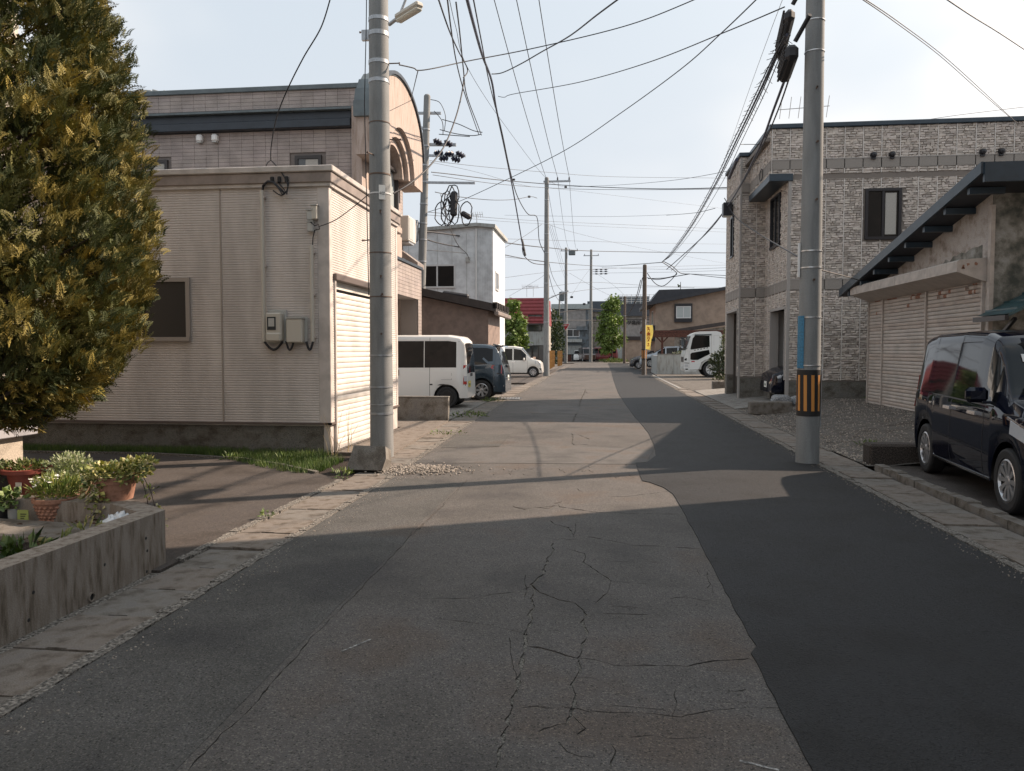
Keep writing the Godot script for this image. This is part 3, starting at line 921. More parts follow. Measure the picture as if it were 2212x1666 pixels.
# ---------------------------------------------------------------- garage with the roller shutter
func garage() -> void:
	var X1 := -3.96
	var Z0 := -10.9
	var Z1 := -14.63
	var X0 := -9.4
	var g := thing("garage", "flat-roofed garage with cream ribbed siding and a pale roller shutter facing the street", "garage", Vector3.ZERO)
	var f := wall(Vector3(X0, 0, Z0), Vector3.RIGHT)          # faces the camera; u from 0 to 5.44
	var s := wall(Vector3(X1, 0, Z0), Vector3.FORWARD)        # faces the street; u from 0 to 3.73
	var W := X1 - X0
	var D := Z0 - Z1
	var wf := Rect2(P(300, 737, 10.9).x - X0, P(417, 737, 10.9).y, P(417, 737, 10.9).x - P(300, 600, 10.9).x, P(417, 600, 10.9).y - P(417, 737, 10.9).y)
	var m := MB.new()
	ribbed(m, f, panes(Rect2(0, 0.45, W - 0.17, 3.5), [wf]), 0.0365, 0.0065, 0.45)
	piece(g, "siding", m, mats.siding)
	m = MB.new()
	var door := Rect2(0.17, 0.02, 2.75, 2.62)
	ribbed(m, s, panes(Rect2(0.1, 0.45, D - 0.2, 3.5), [door]), 0.0365, 0.0065, 0.45)
	piece(g, "siding", m, mats.siding)
	m = MB.new()
	wbox(m, f, 0, W - 0.02, 0.4, 4.02, -0.12, -0.012)
	shell(m, s, Rect2(0.02, 0.0, D, 4.02), [door], 0.1, -0.012)
	wbox(m, s, D - 0.02, D, 0, 4.02, -W, -0.02)
	piece(g, "wall", m, mats.siding_trim)
	m = MB.new()
	wbox(m, f, W - 0.17, W + 0.012, 0.45, 3.96, -0.1, 0.014, 0.006)
	wbox(m, s, -0.01, 0.1, 0.452, 3.958, -0.1, 0.0135, 0.006)
	piece(g, "corner_trim", m, mats.siding_trim)
	m = MB.new()
	wbox(m, s, D - 0.1, D + 0.01, 0.45, 3.958, -0.1, 0.0135, 0.006)
	piece(g, "corner_trim", m, mats.siding_trim)
	m = MB.new()
	wbox(m, f, 0, W - 0.035, -0.1, 0.43, -0.16, -0.03)
	wbox(m, s, 0.032, 0.17, -0.1, 0.43, -0.034, -0.031)
	piece(g, "foundation", m, mats.foundation)
	wpart(g, "foundation", mats.foundation, s, 2.92, D, -0.1, 0.43, -0.2, -0.032)
	m = MB.new()
	wbox(m, f, 0, W + 0.03, 0.425, 0.455, -0.05, 0.035)
	wbox(m, s, -0.035, 0.17, 0.424, 0.454, -0.06, 0.032)
	piece(g, "drip_edge", m, mats.drip_metal)
	wpart(g, "drip_edge", mats.drip_metal, s, 2.92, D + 0.02, 0.424, 0.454, -0.06, 0.032)
	# roof edge: dark band below, pale capping above
	m = MB.new()
	wbox(m, f, -0.05, W + 0.07, 3.95, 4.1, -0.1, 0.07, 0.01)
	wbox(m, s, -0.066, D + 0.05, 3.951, 4.099, -0.1, 0.069, 0.01)
	piece(g, "fascia", m, mats.eave_metal)
	m = MB.new()
	wbox(m, f, -0.05, W + 0.1, 4.1, 4.19, -0.3, 0.1, 0.012)
	wbox(m, s, 0.0, D + 0.08, 4.101, 4.189, -W, 0.099, 0.012)
	wbox(m, f, 0, W, 3.9, 3.952, -0.05, 0.045)
	wbox(m, s, -0.04, D, 3.901, 3.951, -0.05, 0.044)
	piece(g, "roof_capping", m, mats.eave_light)
	wpart(g, "panel_joint", mats.frame_tan, f, W - 1.67, W - 1.645, 0.45, 3.95, 0.0, 0.011)
	# small wired-glass window
	window(g, f, wf, mats.frame_tan, mats.glass_wired, 0.06, 0, 0.05, -0.1)
	# shutter
	var sh := Node3D.new()
	sh.name = "shutter"
	g.add_child(sh)
	slats(sh, "slat", s, 0.22, 2.87, 0.1, 2.45, 0.082, [mats.slat_cream, mats.slat_cream_pale, mats.slat_cream])
	wpart(sh, "bottom_rail", mats.slat_cream_pale, s, 0.22, 2.87, 0.02, 0.1, -0.03, 0.01, 0.008)
	wpart(sh, "hood", mats.drip_metal, s, 0.15, 2.95, 2.56, 2.66, -0.08, 0.06, 0.01)
	wpart(sh, "header_plate", mats.slat_cream_pale, s, 0.22, 2.87, 2.45, 2.56, -0.1, -0.05)
	for u in [0.17, 2.87]:
		wpart(sh, "guide_rail", mats.siding_trim, s, u, u + 0.05, 0.02, 2.56, -0.06, 0.03)
	# wiring on the front wall
	var mt := thing("electricity_meter", "cream electricity meter box with a glass front on the garage wall", "meter", P(598, 706, 10.86))
	bx(mt, "back_plate", Vector3(-0.14, -0.25, -0.03), Vector3(0.15, 0.25, 0.0), mats.plastic_grey, 0.01)
	bx(mt, "case", Vector3(-0.12, -0.2, 0.0), Vector3(0.12, 0.2, 0.13), mats.plastic_cream, 0.02)
	bx(mt, "glass", Vector3(-0.09, -0.05, 0.131), Vector3(0.04, 0.14, 0.137), mats.glass_grey)
	bx(mt, "dial_plate", Vector3(-0.07, 0.0, 0.1375), Vector3(0.02, 0.12, 0.139), mats.plastic_grey)
	bx(mt, "terminal_cover", Vector3(-0.115, -0.22, 0.002), Vector3(0.115, -0.09, 0.15), mats.plastic_cream, 0.02)
	var jb := thing("breaker_box", "plain square cream breaker box beside the electricity meter", "box", P(643, 714, 10.86))
	bx(jb, "back_plate", Vector3(-0.11, -0.19, -0.03), Vector3(0.15, 0.2, 0.0), mats.plastic_grey, 0.01)
	bx(jb, "case", Vector3(-0.13, -0.18, 0.0), Vector3(0.11, 0.17, 0.12), mats.plastic_cream, 0.015)
	bx(jb, "lid", Vector3(-0.14, 0.17, 0.0), Vector3(0.12, 0.19, 0.13), mats.plastic_grey)
	for k in 2:
		var top: Vector3 = [P(567, 412, 10.85), P(674, 530, 10.85)][k]
		var bot: Vector3 = [P(576, 738, 10.85), P(680, 738, 10.85)][k]
		bot.x = top.x
		var c := thing("conduit", ["tall plastic conduit running up the garage wall from the meter", "short plastic conduit beside the garage corner below two small boxes"][k], "conduit", top)
		var t := MB.new()
		t.tube([Vector3(0, 0, 0.02), bot - top + Vector3(0, 0, 0.02)], 0.028, 10)
		piece(c, "pipe", t, mats.plastic_cream)
		for i in 3:
			var y: float = lerpf(-0.1, (bot - top).y * 0.95, i / 2.0)
			bx(c, "clip", Vector3(-0.04, y - 0.015, -0.05), Vector3(0.04, y + 0.015, 0.03), mats.siding_trim)
		t = MB.new()
		var arc := []
		var to: Vector3 = [P(611, 738, 10.8), P(662, 738, 10.8)][k] - top
		for i in 9:
			var q: float = i / 8.0
			arc.append((bot - top).lerp(to, q) + Vector3(0, -0.12 * sin(PI * q), 0.01))
		t.tube(arc, 0.018, 8)
		piece(c, "flexible_tail", t, mats.cable)
		if k == 0:   # the weather bend at the top
			t = MB.new()
			t.tube([Vector3(0, 0, 0), Vector3(0.02, 0.07, 0.02), Vector3(0.1, 0.12, 0.05), Vector3(0.2, 0.1, 0.06), Vector3(0.28, 0.02, 0.06), Vector3(0.36, -0.06, 0.05)], 0.018, 8)
			t.tube([Vector3(0.16, 0.12, 0.04), Vector3(0.26, 0.05, 0.1), Vector3(0.34, -0.08, 0.1), Vector3(0.4, -0.02, 0.05)], 0.009, 6)
			t.tube([Vector3(0.24, 0.12, 0.02), Vector3(0.36, 0.0, 0.08), Vector3(0.4, -0.08, 0.08), Vector3(0.42, 0.1, 0.05)], 0.009, 6)
			piece(c, "weather_bend", t, mats.cable)
			for i in 3:
				bx(c, "connector", Vector3(0.14 + i * 0.11, 0.1, 0.02), Vector3(0.19 + i * 0.11, 0.19, 0.06), mats.rubber, 0.01)
	var link := MB.new()
	var la := []
	for i in 9:
		la.append(P(618, 737, 10.8).lerp(P(635, 737, 10.8), i / 8.0) + Vector3(0, -0.13 * sin(PI * i / 8.0), 0.01))
	link.tube(la, 0.016, 8)
	tag(piece(self, "cable_loop", link, mats.cable), "black cable loop hanging between the meter and the breaker box", "cable")
	for k in 3:
		var at: Vector3 = [P(671, 466, 10.86), P(681, 460, 10.86), P(672, 491, 10.86)][k]
		var b := thing("junction_box", ["small grey junction box high on the garage wall beside a cream one", "narrow cream junction box high beside the garage corner", "lower grey junction box where the telephone wire meets the garage"][k], "box", at)
		bx(b, "case", Vector3(-0.045, -0.07 if k != 1 else -0.1, -0.02), Vector3(0.045, 0.07 if k != 1 else 0.1, 0.06), mats.plastic_cream if k == 1 else mats.plastic_grey, 0.012)
		bx(b, "cap", Vector3(-0.05, 0.07 if k != 1 else 0.1, -0.02), Vector3(0.05, 0.085 if k != 1 else 0.115, 0.07), mats.plastic_grey)
	var tw := MB.new()
	tw.tube([P(671, 480, 10.8), P(680, 488, 10.76), P(688, 484, 10.76), P(690, 495, 10.78), P(680, 497, 10.8), P(676, 512, 10.82), P(675, 530, 10.84)], 0.008, 6)
	tag(piece(self, "drop_cable", tw, mats.cable), "thin looped cable joining the small boxes at the garage corner", "cable")

# ---------------------------------------------------------------- the taupe tiled house with the arched gable
func tile_house() -> void:
	var h := thing("tiled_house", "taupe tiled two-storey house with a navy band and an arched gable facing the street", "house")
	var Z0 := -19.35
	var X0 := -16.5
	var X1 := -5.9
	var f := wall(Vector3(X0, 0, Z0), Vector3.RIGHT)
	var s := wall(Vector3(X1, 0, Z0), Vector3.FORWARD)
	var W := X1 - X0
	var m := MB.new()
	var w1 := Rect2(P(308, 375, 19.35).x - X0, 5.4, 0.72, 1.14)
	var w2 := Rect2(P(638, 365, 19.35).x - X0, 5.4, 0.71, 1.14)
	wbox(m, f, 0, W, 2.95, 8.2, -3.2, -0.02)
	wbox(m, f, 0, W - 1.8, -0.1, 2.95, -3.2, -0.02)
	piece(h, "wall", m, mats.tile_joint)
	for q in [[f, Rect2(0, 5.1, W, 2.1), [w1, w2]], [f, Rect2(0, 7.76, W, 0.47), []], [s, Rect2(0, 5.1, 3.1, 3.12), []]]:
		m = MB.new()
		tiles(m, q[0], q[1], q[2], 0.325, 0.095, 0.007, 0.016, [0.94, 0.97, 1.0, 1.0, 0.98])
		piece(h, "wall_tiles", m, mats.tile_taupe).set_meta("kind", "stuff")
	for u in [3.2, 6.5, 10.2]:
		wpart(h, "expansion_joint", mats.tile_joint, f, u, u + 0.016, 5.1, 7.2, 0.0, 0.019)
	# navy metal band: two boxed courses, a sloping ledge and the parapet cap
	wpart(h, "navy_band", mats.metal_navy, f, 0, W - 0.45, 7.2, 7.4, 0.0, 0.24, 0.012)
	wpart(h, "navy_band", mats.metal_navy, f, 0, W - 0.45, 7.405, 7.6, 0.0, 0.17, 0.012)
	m = MB.new()
	m.prism(PackedVector2Array([Vector2(0.0, 7.6), Vector2(0.32, 7.6), Vector2(0.32, 7.65), Vector2(0.0, 7.76)]), Transform3D(Basis(Vector3(0, 0, 1), Vector3.UP, Vector3(-1, 0, 0)), Vector3(X1 - 0.4, 0, Z0)), W - 0.4)
	piece(h, "ledge", m, mats.metal_slate)
	m = MB.new()
	wbox(m, f, -0.1, W + 0.07, 8.2, 8.32, -0.4, 0.08, 0.01)
	wbox(m, s, 0.02, 3.25, 8.201, 8.318, -W, 0.075, 0.01)
	piece(h, "parapet_cap", m, mats.metal_slate)
	for w in [w1, w2]:
		window(h, f, w, mats.alu_brown, mats.glass_grey, 0.08, 0, 0.04)
		wpart(h, "curtain", mats.curtain, f, w.position.x + 0.28, w.end.x - 0.1, w.position.y + 0.1, w.end.y - 0.1, 0.009, 0.011)
	for u in [P(435, 300, 19.35).x - X0, P(468, 300, 19.35).x - X0]:
		var v := wpart(h, "vent_hood", mats.plastic_white, f, u - 0.08, u + 0.08, 6.95, 7.14, 0.014, 0.17, 0.035)
		wpart(v, "mouth", mats.plastic_grey, Transform3D(Basis(), Vector3.ZERO), -0.06, 0.06, -0.12, -0.094, -0.05, 0.06)
	# the second barrel roof at the back
	var bx0 := P(303, 180, 22.2).x
	m = MB.new()
	var arcs := []
	for k in 17:
		var a := PI * k / 16.0
		arcs.append(Vector2(cos(a) * 1.95, sin(a) * 0.9))
	m.prism(PackedVector2Array(arcs), Transform3D(Basis(), Vector3(bx0, 8.47, -25.2)), 3.0)
	m.span(Vector3(bx0 - 1.9, 8.0, -25.1), Vector3(bx0 + 1.9, 8.48, -22.25))
	piece(h, "barrel_roof", m, mats.metal_slate)
	m = MB.new()
	for k in 16:
		var a := PI * (k + 0.5) / 16.0
		m.box(Vector3(bx0 + cos(a) * 1.87, 8.47 + sin(a) * 0.84, -22.19), Vector3(0.34, 0.16, 0.06), 0.01, Basis(Vector3.BACK, a + PI / 2))
	piece(h, "barrel_roof_edge", m, mats.grey_far)
	# arched gable towards the street
	var c := -19.74
	var ga := thing("arched_bay", "pink rendered arched bay with a round-headed window on the tiled house", "bay")
	ga.position = Vector3(-5.7, 0, c)
	var face := PackedVector2Array([Vector2(2.2, 6.07)])
	for k in 25:
		var a := PI * k / 24.0
		face.append(Vector2(cos(a) * 2.2, 6.94 + sin(a) * 1.48))
	face.append(Vector2(-2.2, 6.07))
	face.append(Vector2(-1.26, 6.07))
	for k in 17:
		var a := PI - PI * k / 16.0
		face.append(Vector2(cos(a) * 1.26, 6.16 + sin(a) * 1.08))
	face.append(Vector2(1.26, 6.07))
	var sideways := Transform3D(Basis(Vector3(0, 0, -1), Vector3.UP, Vector3(1, 0, 0)), Vector3.ZERO)
	m = MB.new()
	m.prism(face, sideways, 0.54)
	piece(ga, "gable_wall", m, mats.render_pink)
	for q in [[1.26, 1.08, 1.03, 0.85, 0.43], [1.01, 0.83, 0.85, 0.67, 0.31]]:   # stepped mouldings of the arch
		var ring := PackedVector2Array()
		for k in 17:
			var a := PI * k / 16.0
			ring.append(Vector2(cos(a) * q[0], 6.16 + sin(a) * q[1]))
		for k in 17:
			var a := PI - PI * k / 16.0
			ring.append(Vector2(cos(a) * q[2], 6.16 + sin(a) * q[3]))
		m = MB.new()
		m.prism(ring, sideways, q[4])
		piece(ga, "arch_moulding", m, mats.render_pink)
	m = MB.new()   # metal roof skin of the bay, in lapped courses
	for k in 14:
		var a0 := PI * k / 14.0
		var a1 := PI * (k + 1) / 14.0
		var p0 := Vector2(cos(a0) * 2.22, 6.94 + sin(a0) * 1.5)
		var p1 := Vector2(cos(a1) * 2.22, 6.94 + sin(a1) * 1.5)
		m.prism(PackedVector2Array([p0, p1, p1 + Vector2(cos(a1), sin(a1)) * 0.03, p0 + Vector2(cos(a0), sin(a0)) * 0.08]), Transform3D(sideways.basis, Vector3(-0.04, 0, 0)), 0.59)
	piece(ga, "roof_skin", m, mats.metal_slate)
	m = MB.new()
	for k in 24:
		var q0 := Vector2.from_angle(PI * k / 24.0)
		var q1 := Vector2.from_angle(PI * (k + 1) / 24.0)
		var o := Vector2(0, 6.94)
		m.prism(PackedVector2Array([q0 * Vector2(2.24, 1.53) + o, q1 * Vector2(2.24, 1.53) + o, q1 * Vector2(2.32, 1.61) + o, q0 * Vector2(2.32, 1.61) + o]), Transform3D(sideways.basis, Vector3(0.46, 0, 0)), 0.13)
	piece(ga, "roof_edge", m, mats.metal_navy)
	bx(ga, "side_flashing", Vector3(-0.02, 6.92, 2.2), Vector3(0.55, 7.02, 2.3), mats.metal_slate)
	# window of the bay, below and inside the arch
	var bw := wall(Vector3(-5.67, 0, c + 1.22), Vector3.FORWARD)
	m = MB.new()
	wbox(m, bw, -0.6, 2.9, 4.7, 7.3, -0.25, -0.01)
	wbox(m, bw, -0.6, 2.9, 3.82, 4.7, -0.3, 0.03)
	piece(h, "bay_apron", m, mats.render_pink)
	window(h, bw, Rect2(0.0, 4.91, 2.26, 1.48), mats.alu_brown, mats.glass_pale, 0.08, 1, 0.12)
	wpart(h, "window_sill", mats.render_pink, bw, -0.13, 2.3, 4.7, 4.88, -0.2, 0.2, 0.02)
	var ac := thing("air_conditioner", "white air conditioner unit hung on the tiled house wall past the arched bay", "air conditioner", Vector3(-5.75, 5.05, -22.25))
	bx(ac, "case", Vector3(-0.1, -0.36, -0.45), Vector3(0.2, 0.36, 0.4), mats.air_con, 0.02)
	bx(ac, "grille", Vector3(0.2, -0.3, -0.1), Vector3(0.21, 0.3, 0.36), mats.plastic_grey)
	bx(ac, "bracket", Vector3(-0.3, -0.42, -0.3), Vector3(0.18, -0.37, 0.3), mats.galvanised)
	# carport under the house: a tiled parapet over the opening, a tiled post behind the van
	var ps := wall(Vector3(-5.16, 0, -18.94), Vector3.FORWARD)
	wpart(h, "parapet", mats.tile_joint, ps, 0, 2.76, 2.95, 3.82, -0.75, -0.013)
	wpart(h, "carport_post", mats.tile_joint, ps, 2.36, 2.76, 0, 2.95, -0.5, -0.013)
	m = MB.new()
	tiles(m, ps, Rect2(0, 2.95, 2.76, 0.87), [], 0.325, 0.095, 0.007, 0.013, [0.95, 1.0, 0.98])
	tiles(m, ps, Rect2(2.36, 0, 0.4, 2.95), [], 0.325, 0.095, 0.007, 0.013, [0.95, 1.0, 0.98])
	piece(h, "parapet_tiles", m, mats.tile_taupe).set_meta("kind", "stuff")
	m = MB.new()
	tiles(m, wall(Vector3(-7.7, 0, -21.45), Vector3.RIGHT), Rect2(0, 0, 2.04, 2.95), [], 0.325, 0.095, 0.007, 0.012, [0.9, 1.0, 0.95])
	piece(h, "carport_inner_tiles", m, mats.tile_taupe).set_meta("kind", "stuff")
	bx(h, "carport_inner_wall", Vector3(-7.7, 0, -21.7), Vector3(-5.67, 2.95, -21.462), mats.render_pink)
	bx(h, "carport_ceiling", Vector3(-7.7, 2.96, -21.45), Vector3(-5.2, 3.06, -18.96), mats.render_pink)
	wpart(h, "parapet_cap", mats.metal_navy, ps, -0.03, 2.82, 3.82, 3.89, -0.8, 0.05)
	m = MB.new()   # little roof past the bay
	m.prism(PackedVector2Array([Vector2(0, 4.5), Vector2(0.62, 4.05), Vector2(0.62, 3.92), Vector2(0, 4.3)]), Transform3D(Basis(), Vector3(-5.9, 0, -22.6)), 0.8)
	piece(h, "small_roof", m, mats.eave_metal)

# ---------------------------------------------------------------- the pale house at the edge, behind the conifer
func white_house() -> void:
	var h := thing("white_house", "pale house with rough stone-pattern siding behind the golden conifer", "house")
	var w := wall(Vector3(-6.9, 0, -1.0), Vector3.FORWARD)
	var m := MB.new()
	wbox(m, w, -4, 7.54, 0.62, 6.5, -5, -0.014)
	piece(h, "wall", m, mats.cream_plaster)
	m = MB.new()
	tiles(m, w, Rect2(0, 0.66, 7.55, 5.5), [], 0.34, 0.085, 0.008, 0.02, [0.93, 0.97, 1.0, 1.0], 0.5, 0.9)
	piece(h, "siding_stones", m, mats.white_stone_clad).set_meta("kind", "stuff")
	m = MB.new()
	wbox(m, w, -4, 7.62, 0.5, 0.64, -5, 0.07, 0.01)
	piece(h, "drip_ledge", m, mats.white_trim)
	m = MB.new()
	wbox(m, w, -4, 7.48, -0.1, 0.5, -5, -0.03)
	piece(h, "foundation", m, mats.cream_plaster)
	m = MB.new()
	wbox(m, w, -4.3, 7.9, 6.2, 6.4, -5.3, 0.45)
	piece(h, "roof", m, mats.roof_dark)

# ---------------------------------------------------------------- stone-clad building
func clad_face(h: Node3D, w: Transform3D, rect: Rect2, holes: Array, pale := false) -> void:
	# panels in upright columns with a narrow joint between them, two plain bands, rough stones in between
	var bands := [Rect2(-50, 3.11, 100, 0.26), Rect2(-50, 6.23, 100, 0.24)]
	var m := MB.new()
	var tones := [0.8, 0.88, 0.95, 1.0, 0.92] if pale else [0.62, 0.74, 0.84, 0.93, 1.0, 0.9]
	var u := rect.position.x
	var joints := MB.new()
	while u < rect.end.x - 0.05:
		var e := minf(u + 0.455, rect.end.x)
		for jr in panes(Rect2(u - 0.01, rect.position.y, 0.02, rect.size.y), holes):
			wbox(joints, w, jr.position.x, jr.end.x, jr.position.y, jr.end.y, 0.0, 0.022)
		var hs := holes.duplicate()
		hs.append_array(bands)
		tiles(m, w, Rect2(u + 0.012, rect.position.y, e - u - 0.024, rect.size.y), hs, 0.135, 0.062, 0.014, 0.018, tones, 0.4, 1.0)
		u = e
	piece(h, "panel_joints", joints, mats.clad_joint).set_meta("kind", "stuff")
	piece(h, "stone_cladding", m, mats.stone_clad).set_meta("kind", "stuff")
	for b in bands:
		if b.position.y < rect.position.y or b.end.y > rect.end.y:
			continue
		for r in panes(Rect2(rect.position.x, b.position.y, rect.size.x, b.size.y), holes):
			wpart(h, "band", mats.clad_band, w, r.position.x, r.end.x, r.position.y, r.end.y, 0.0, 0.022)
			wpart(h, "band_edge", mats.clad_ground, w, r.position.x, r.end.x, r.end.y, r.end.y + 0.022, 0.0, 0.03)
func clad_building() -> void:
	var h := thing("stone_clad_building", "flat-roofed two-storey building clad in grey stone-pattern panels with a navy roof edge", "building")
	var XL := 4.85
	var XU := 4.39
	var XB := 4.11
	var ZF := -21.0
	var ZB := -23.85
	var TOP := 7.3
	var f := wall(Vector3(XL, 0, ZF), Vector3.RIGHT)
	var fu := wall(Vector3(XU, 0, ZF), Vector3.RIGHT)
	var s := wall(Vector3(XL, 0, ZB), Vector3.BACK)
	var su := wall(Vector3(XU, 0, ZB), Vector3.BACK)
	var b := wall(Vector3(XB, 0, ZB), Vector3.RIGHT)
	var bs := wall(Vector3(XB, 0, -26.4), Vector3.BACK)
	var win := Rect2(P(1867, 517, 21).x - XL, 4.38, 0.89, 1.31)
	var door := Rect2(0.9, 0.0, 1.75, 2.62)
	var sw := Rect2(0.75, 4.4, 1.15, 1.45)
	var porch := Rect2(0.35, 0.0, 1.95, 2.72)
	var tall := Rect2(0.9, 4.45, 0.5, 1.3)
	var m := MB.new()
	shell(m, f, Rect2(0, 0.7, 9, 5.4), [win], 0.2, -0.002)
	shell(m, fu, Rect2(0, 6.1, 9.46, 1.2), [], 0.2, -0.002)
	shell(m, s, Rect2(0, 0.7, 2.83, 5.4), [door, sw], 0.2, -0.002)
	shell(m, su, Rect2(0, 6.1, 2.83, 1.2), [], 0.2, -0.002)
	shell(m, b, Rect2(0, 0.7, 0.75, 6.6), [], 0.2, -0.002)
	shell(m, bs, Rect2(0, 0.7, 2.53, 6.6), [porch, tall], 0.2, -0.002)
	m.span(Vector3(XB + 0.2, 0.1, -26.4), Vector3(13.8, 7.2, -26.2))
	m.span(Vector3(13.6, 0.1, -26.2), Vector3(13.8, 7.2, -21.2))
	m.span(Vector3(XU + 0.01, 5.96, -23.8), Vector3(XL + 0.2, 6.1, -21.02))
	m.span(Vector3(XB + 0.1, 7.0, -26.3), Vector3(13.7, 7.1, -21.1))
	piece(h, "wall", m, mats.clad_gap_shade)
	clad_face(h, f, Rect2(0, 0.73, 8.9, 5.23), [win])
	clad_face(h, fu, Rect2(0, 6.1, 9.36, 1.18), [])
	clad_face(h, s, Rect2(0, 0.73, 2.82, 5.23), [door, sw], true)
	clad_face(h, su, Rect2(0, 6.1, 2.82, 1.18), [], true)
	clad_face(h, b, Rect2(0, 0.73, 0.74, 6.55), [])
	clad_face(h, bs, Rect2(0, 0.73, 2.52, 6.55), [porch, tall], true)
	m = MB.new()
	for q in [[f, Rect2(0, -0.1, 9, 0.8), []], [s, Rect2(0, -0.1, 2.83, 0.8), [door]], [b, Rect2(0, -0.1, 0.75, 0.8), []], [bs, Rect2(0, -0.1, 2.53, 0.8), [porch]]]:
		shell(m, q[0], q[1], q[2], 0.22, 0.01)
	piece(h, "foundation", m, mats.foundation)
	# garage and porch recesses
	m = MB.new()
	m.span(Vector3(5.06, 0.1, -23.2), Vector3(10.5, 2.75, -23.35))
	m.span(Vector3(5.06, 2.65, -23.2), Vector3(10.5, 2.8, -21.22))
	m.span(Vector3(10.5, 0.1, -23.2), Vector3(10.65, 2.75, -21.22))
	m.span(Vector3(5.06, 0.12, -23.2), Vector3(10.5, 0.16, -21.22))
	piece(h, "garage_interior", m, mats.clad_joint)
	m = MB.new()
	m.span(Vector3(5.3, 0.1, -26.2), Vector3(5.45, 2.9, -23.9))
	m.span(Vector3(4.32, 2.74, -26.2), Vector3(5.3, 2.88, -23.9))
	piece(h, "porch_interior", m, mats.clad_joint)
	for q in [[s, door], [bs, porch]]:
		m = MB.new()
		var r: Rect2 = q[1]
		wbox(m, q[0], r.position.x - 0.05, r.position.x + 0.02, 0.73, r.end.y, -0.2, 0.035)
		wbox(m, q[0], r.end.x - 0.02, r.end.x + 0.05, 0.73, r.end.y, -0.2, 0.035)
		wbox(m, q[0], r.position.x - 0.05, r.end.x + 0.05, r.end.y, r.end.y + 0.07, -0.2, 0.036)
		piece(h, "opening_trim", m, mats.clad_ground)
	m = MB.new()
	for q in [[f, 0.0], [b, 0.0], [s, 2.85]]:
		wbox(m, q[0], q[1] - 0.025, q[1] + 0.025, 0.0, 5.95 if q[0] != b else 7.25, -0.05, 0.03)
	piece(h, "corner_trim", m, mats.clad_ground)
	# roof edge
	m = MB.new()
	wbox(m, fu, -0.08, 9.6, TOP - 0.02, TOP + 0.1, -0.25, 0.08, 0.015)
	wbox(m, su, 0.0, 2.9, TOP - 0.019, TOP + 0.099, -0.25, 0.079, 0.015)
	wbox(m, b, -0.08, 0.3, TOP - 0.018, TOP + 0.098, -0.25, 0.08, 0.015)
	wbox(m, bs, -0.05, 2.6, TOP - 0.017, TOP + 0.097, -0.25, 0.079, 0.015)
	piece(h, "roof_edge", m, mats.metal_blue)
	# metal trim under the overhanging corner
	m = MB.new()
	wbox(m, fu, -0.07, 0.53, 5.93, 6.12, -0.15, 0.06, 0.01)
	wbox(m, su, 0.05, 2.88, 5.931, 6.119, -0.4, 0.06, 0.01)
	piece(h, "overhang_trim", m, mats.metal_blue)
	window(h, f, win, mats.alu_black, mats.glass_dark, 0.07, 1, 0.05)
	wpart(h, "blind", mats.curtain, f, win.position.x + 0.5, win.end.x - 0.12, win.position.y + 0.13, win.end.y - 0.12, 0.015, 0.018)
	window(h, s, sw, mats.alu_black, mats.glass_dark, 0.06, 1, 0.05)
	window(h, bs, tall, mats.alu_black, mats.glass_dark, 0.05, 0, 0.04)
	for u in [1886, 1926, 2121, 2161]:
		var x := P(u, 337, 21).x - XL
		var v := MB.new()
		v.lathe([Vector2(0, 0.15), Vector2(0.06, 0.13), Vector2(0.078, 0.06), Vector2(0.078, 0.0)], 14, f * Vector3(x, 6.54, 0.0), Basis(Vector3(1, 0, 0), Vector3(0, 0, 1), Vector3(0, -1, 0)))
		wbox(v, f, x - 0.05, x + 0.05, 6.43, 6.5, 0.0, 0.07)
		piece(h, "vent_cap", v, mats.alu_black)
	var lb := thing("wall_lamp", "black box lamp projecting from the street face of the stone-clad building", "lamp", Vector3(XB, 5.95, -25.15))
	bx(lb, "shade", Vector3(-0.34, -0.2, -0.16), Vector3(-0.06, 0.22, 0.16), mats.alu_black, 0.02)
	bx(lb, "arm", Vector3(-0.06, 0.1, -0.03), Vector3(0.04, 0.16, 0.03), mats.alu_black)
	bx(lb, "diffuser", Vector3(-0.32, -0.215, -0.14), Vector3(-0.08, -0.2, 0.14), mats.lamp_glass)
	# bracket and coil for the service wire
	var k := MB.new()
	for i in 20:
		pass
	var ring := []
	for i in 17:
		var a := TAU * i / 16.0
		ring.append(Vector3(XU - 0.05, 6.35 + sin(a) * 0.16, -22.1 + cos(a) * 0.2))
	k.tube(ring, 0.012, 6, false)
	tag(piece(self, "wire_coil", k, mats.cable), "coil of black service wire on the overhanging corner of the stone-clad building", "wire")
	# low concrete block, white stones and planter box in front
	var lw := thing("low_block_wall", "low dark concrete block wall in front of the stone-clad building's garage", "wall", G(1660, 892, 0.05))
	bx(lw, "block", Vector3(-0.42, -0.05, -0.3), Vector3(0.55, 0.26, 0.0), mats.concrete_old, 0.02)
	for q in [[1686, 867, 0.26, 0.17, "broad white painted boulder beside the low block wall"], [1727, 866, 0.24, 0.15, "white painted boulder half hidden by the striped utility pole"]]:
		var st := MB.new()
		st.tinted = false
		var c := G(q[0], q[1] + 12, 0.1)
		var rows := []
		for i in 11:
			var th := PI * i / 10.0
			var row := PackedVector3Array()
			for j in 17:
				var ph := TAU * (j % 16) / 16.0
				var n := 1.0 + 0.16 * sin(ph * 3.0 + q[0]) * sin(th * 2.0) + 0.08 * cos(ph * 5.0 + i)
				row.append(Vector3(pow(absf(sin(th)), 0.6) * cos(ph) * q[2] * n, cos(th) * q[3] * (1.0 + 0.06 * sin(ph * 4.0)) + q[3] * 0.8, pow(absf(sin(th)), 0.6) * sin(ph) * q[2] * 0.8 * n))
			rows.append(row)
		st.grid(rows, true)
		var o := piece(self, "painted_boulder", st, mats.snow_white_stone)
		o.position = c
		tag(o, q[4], "boulder")
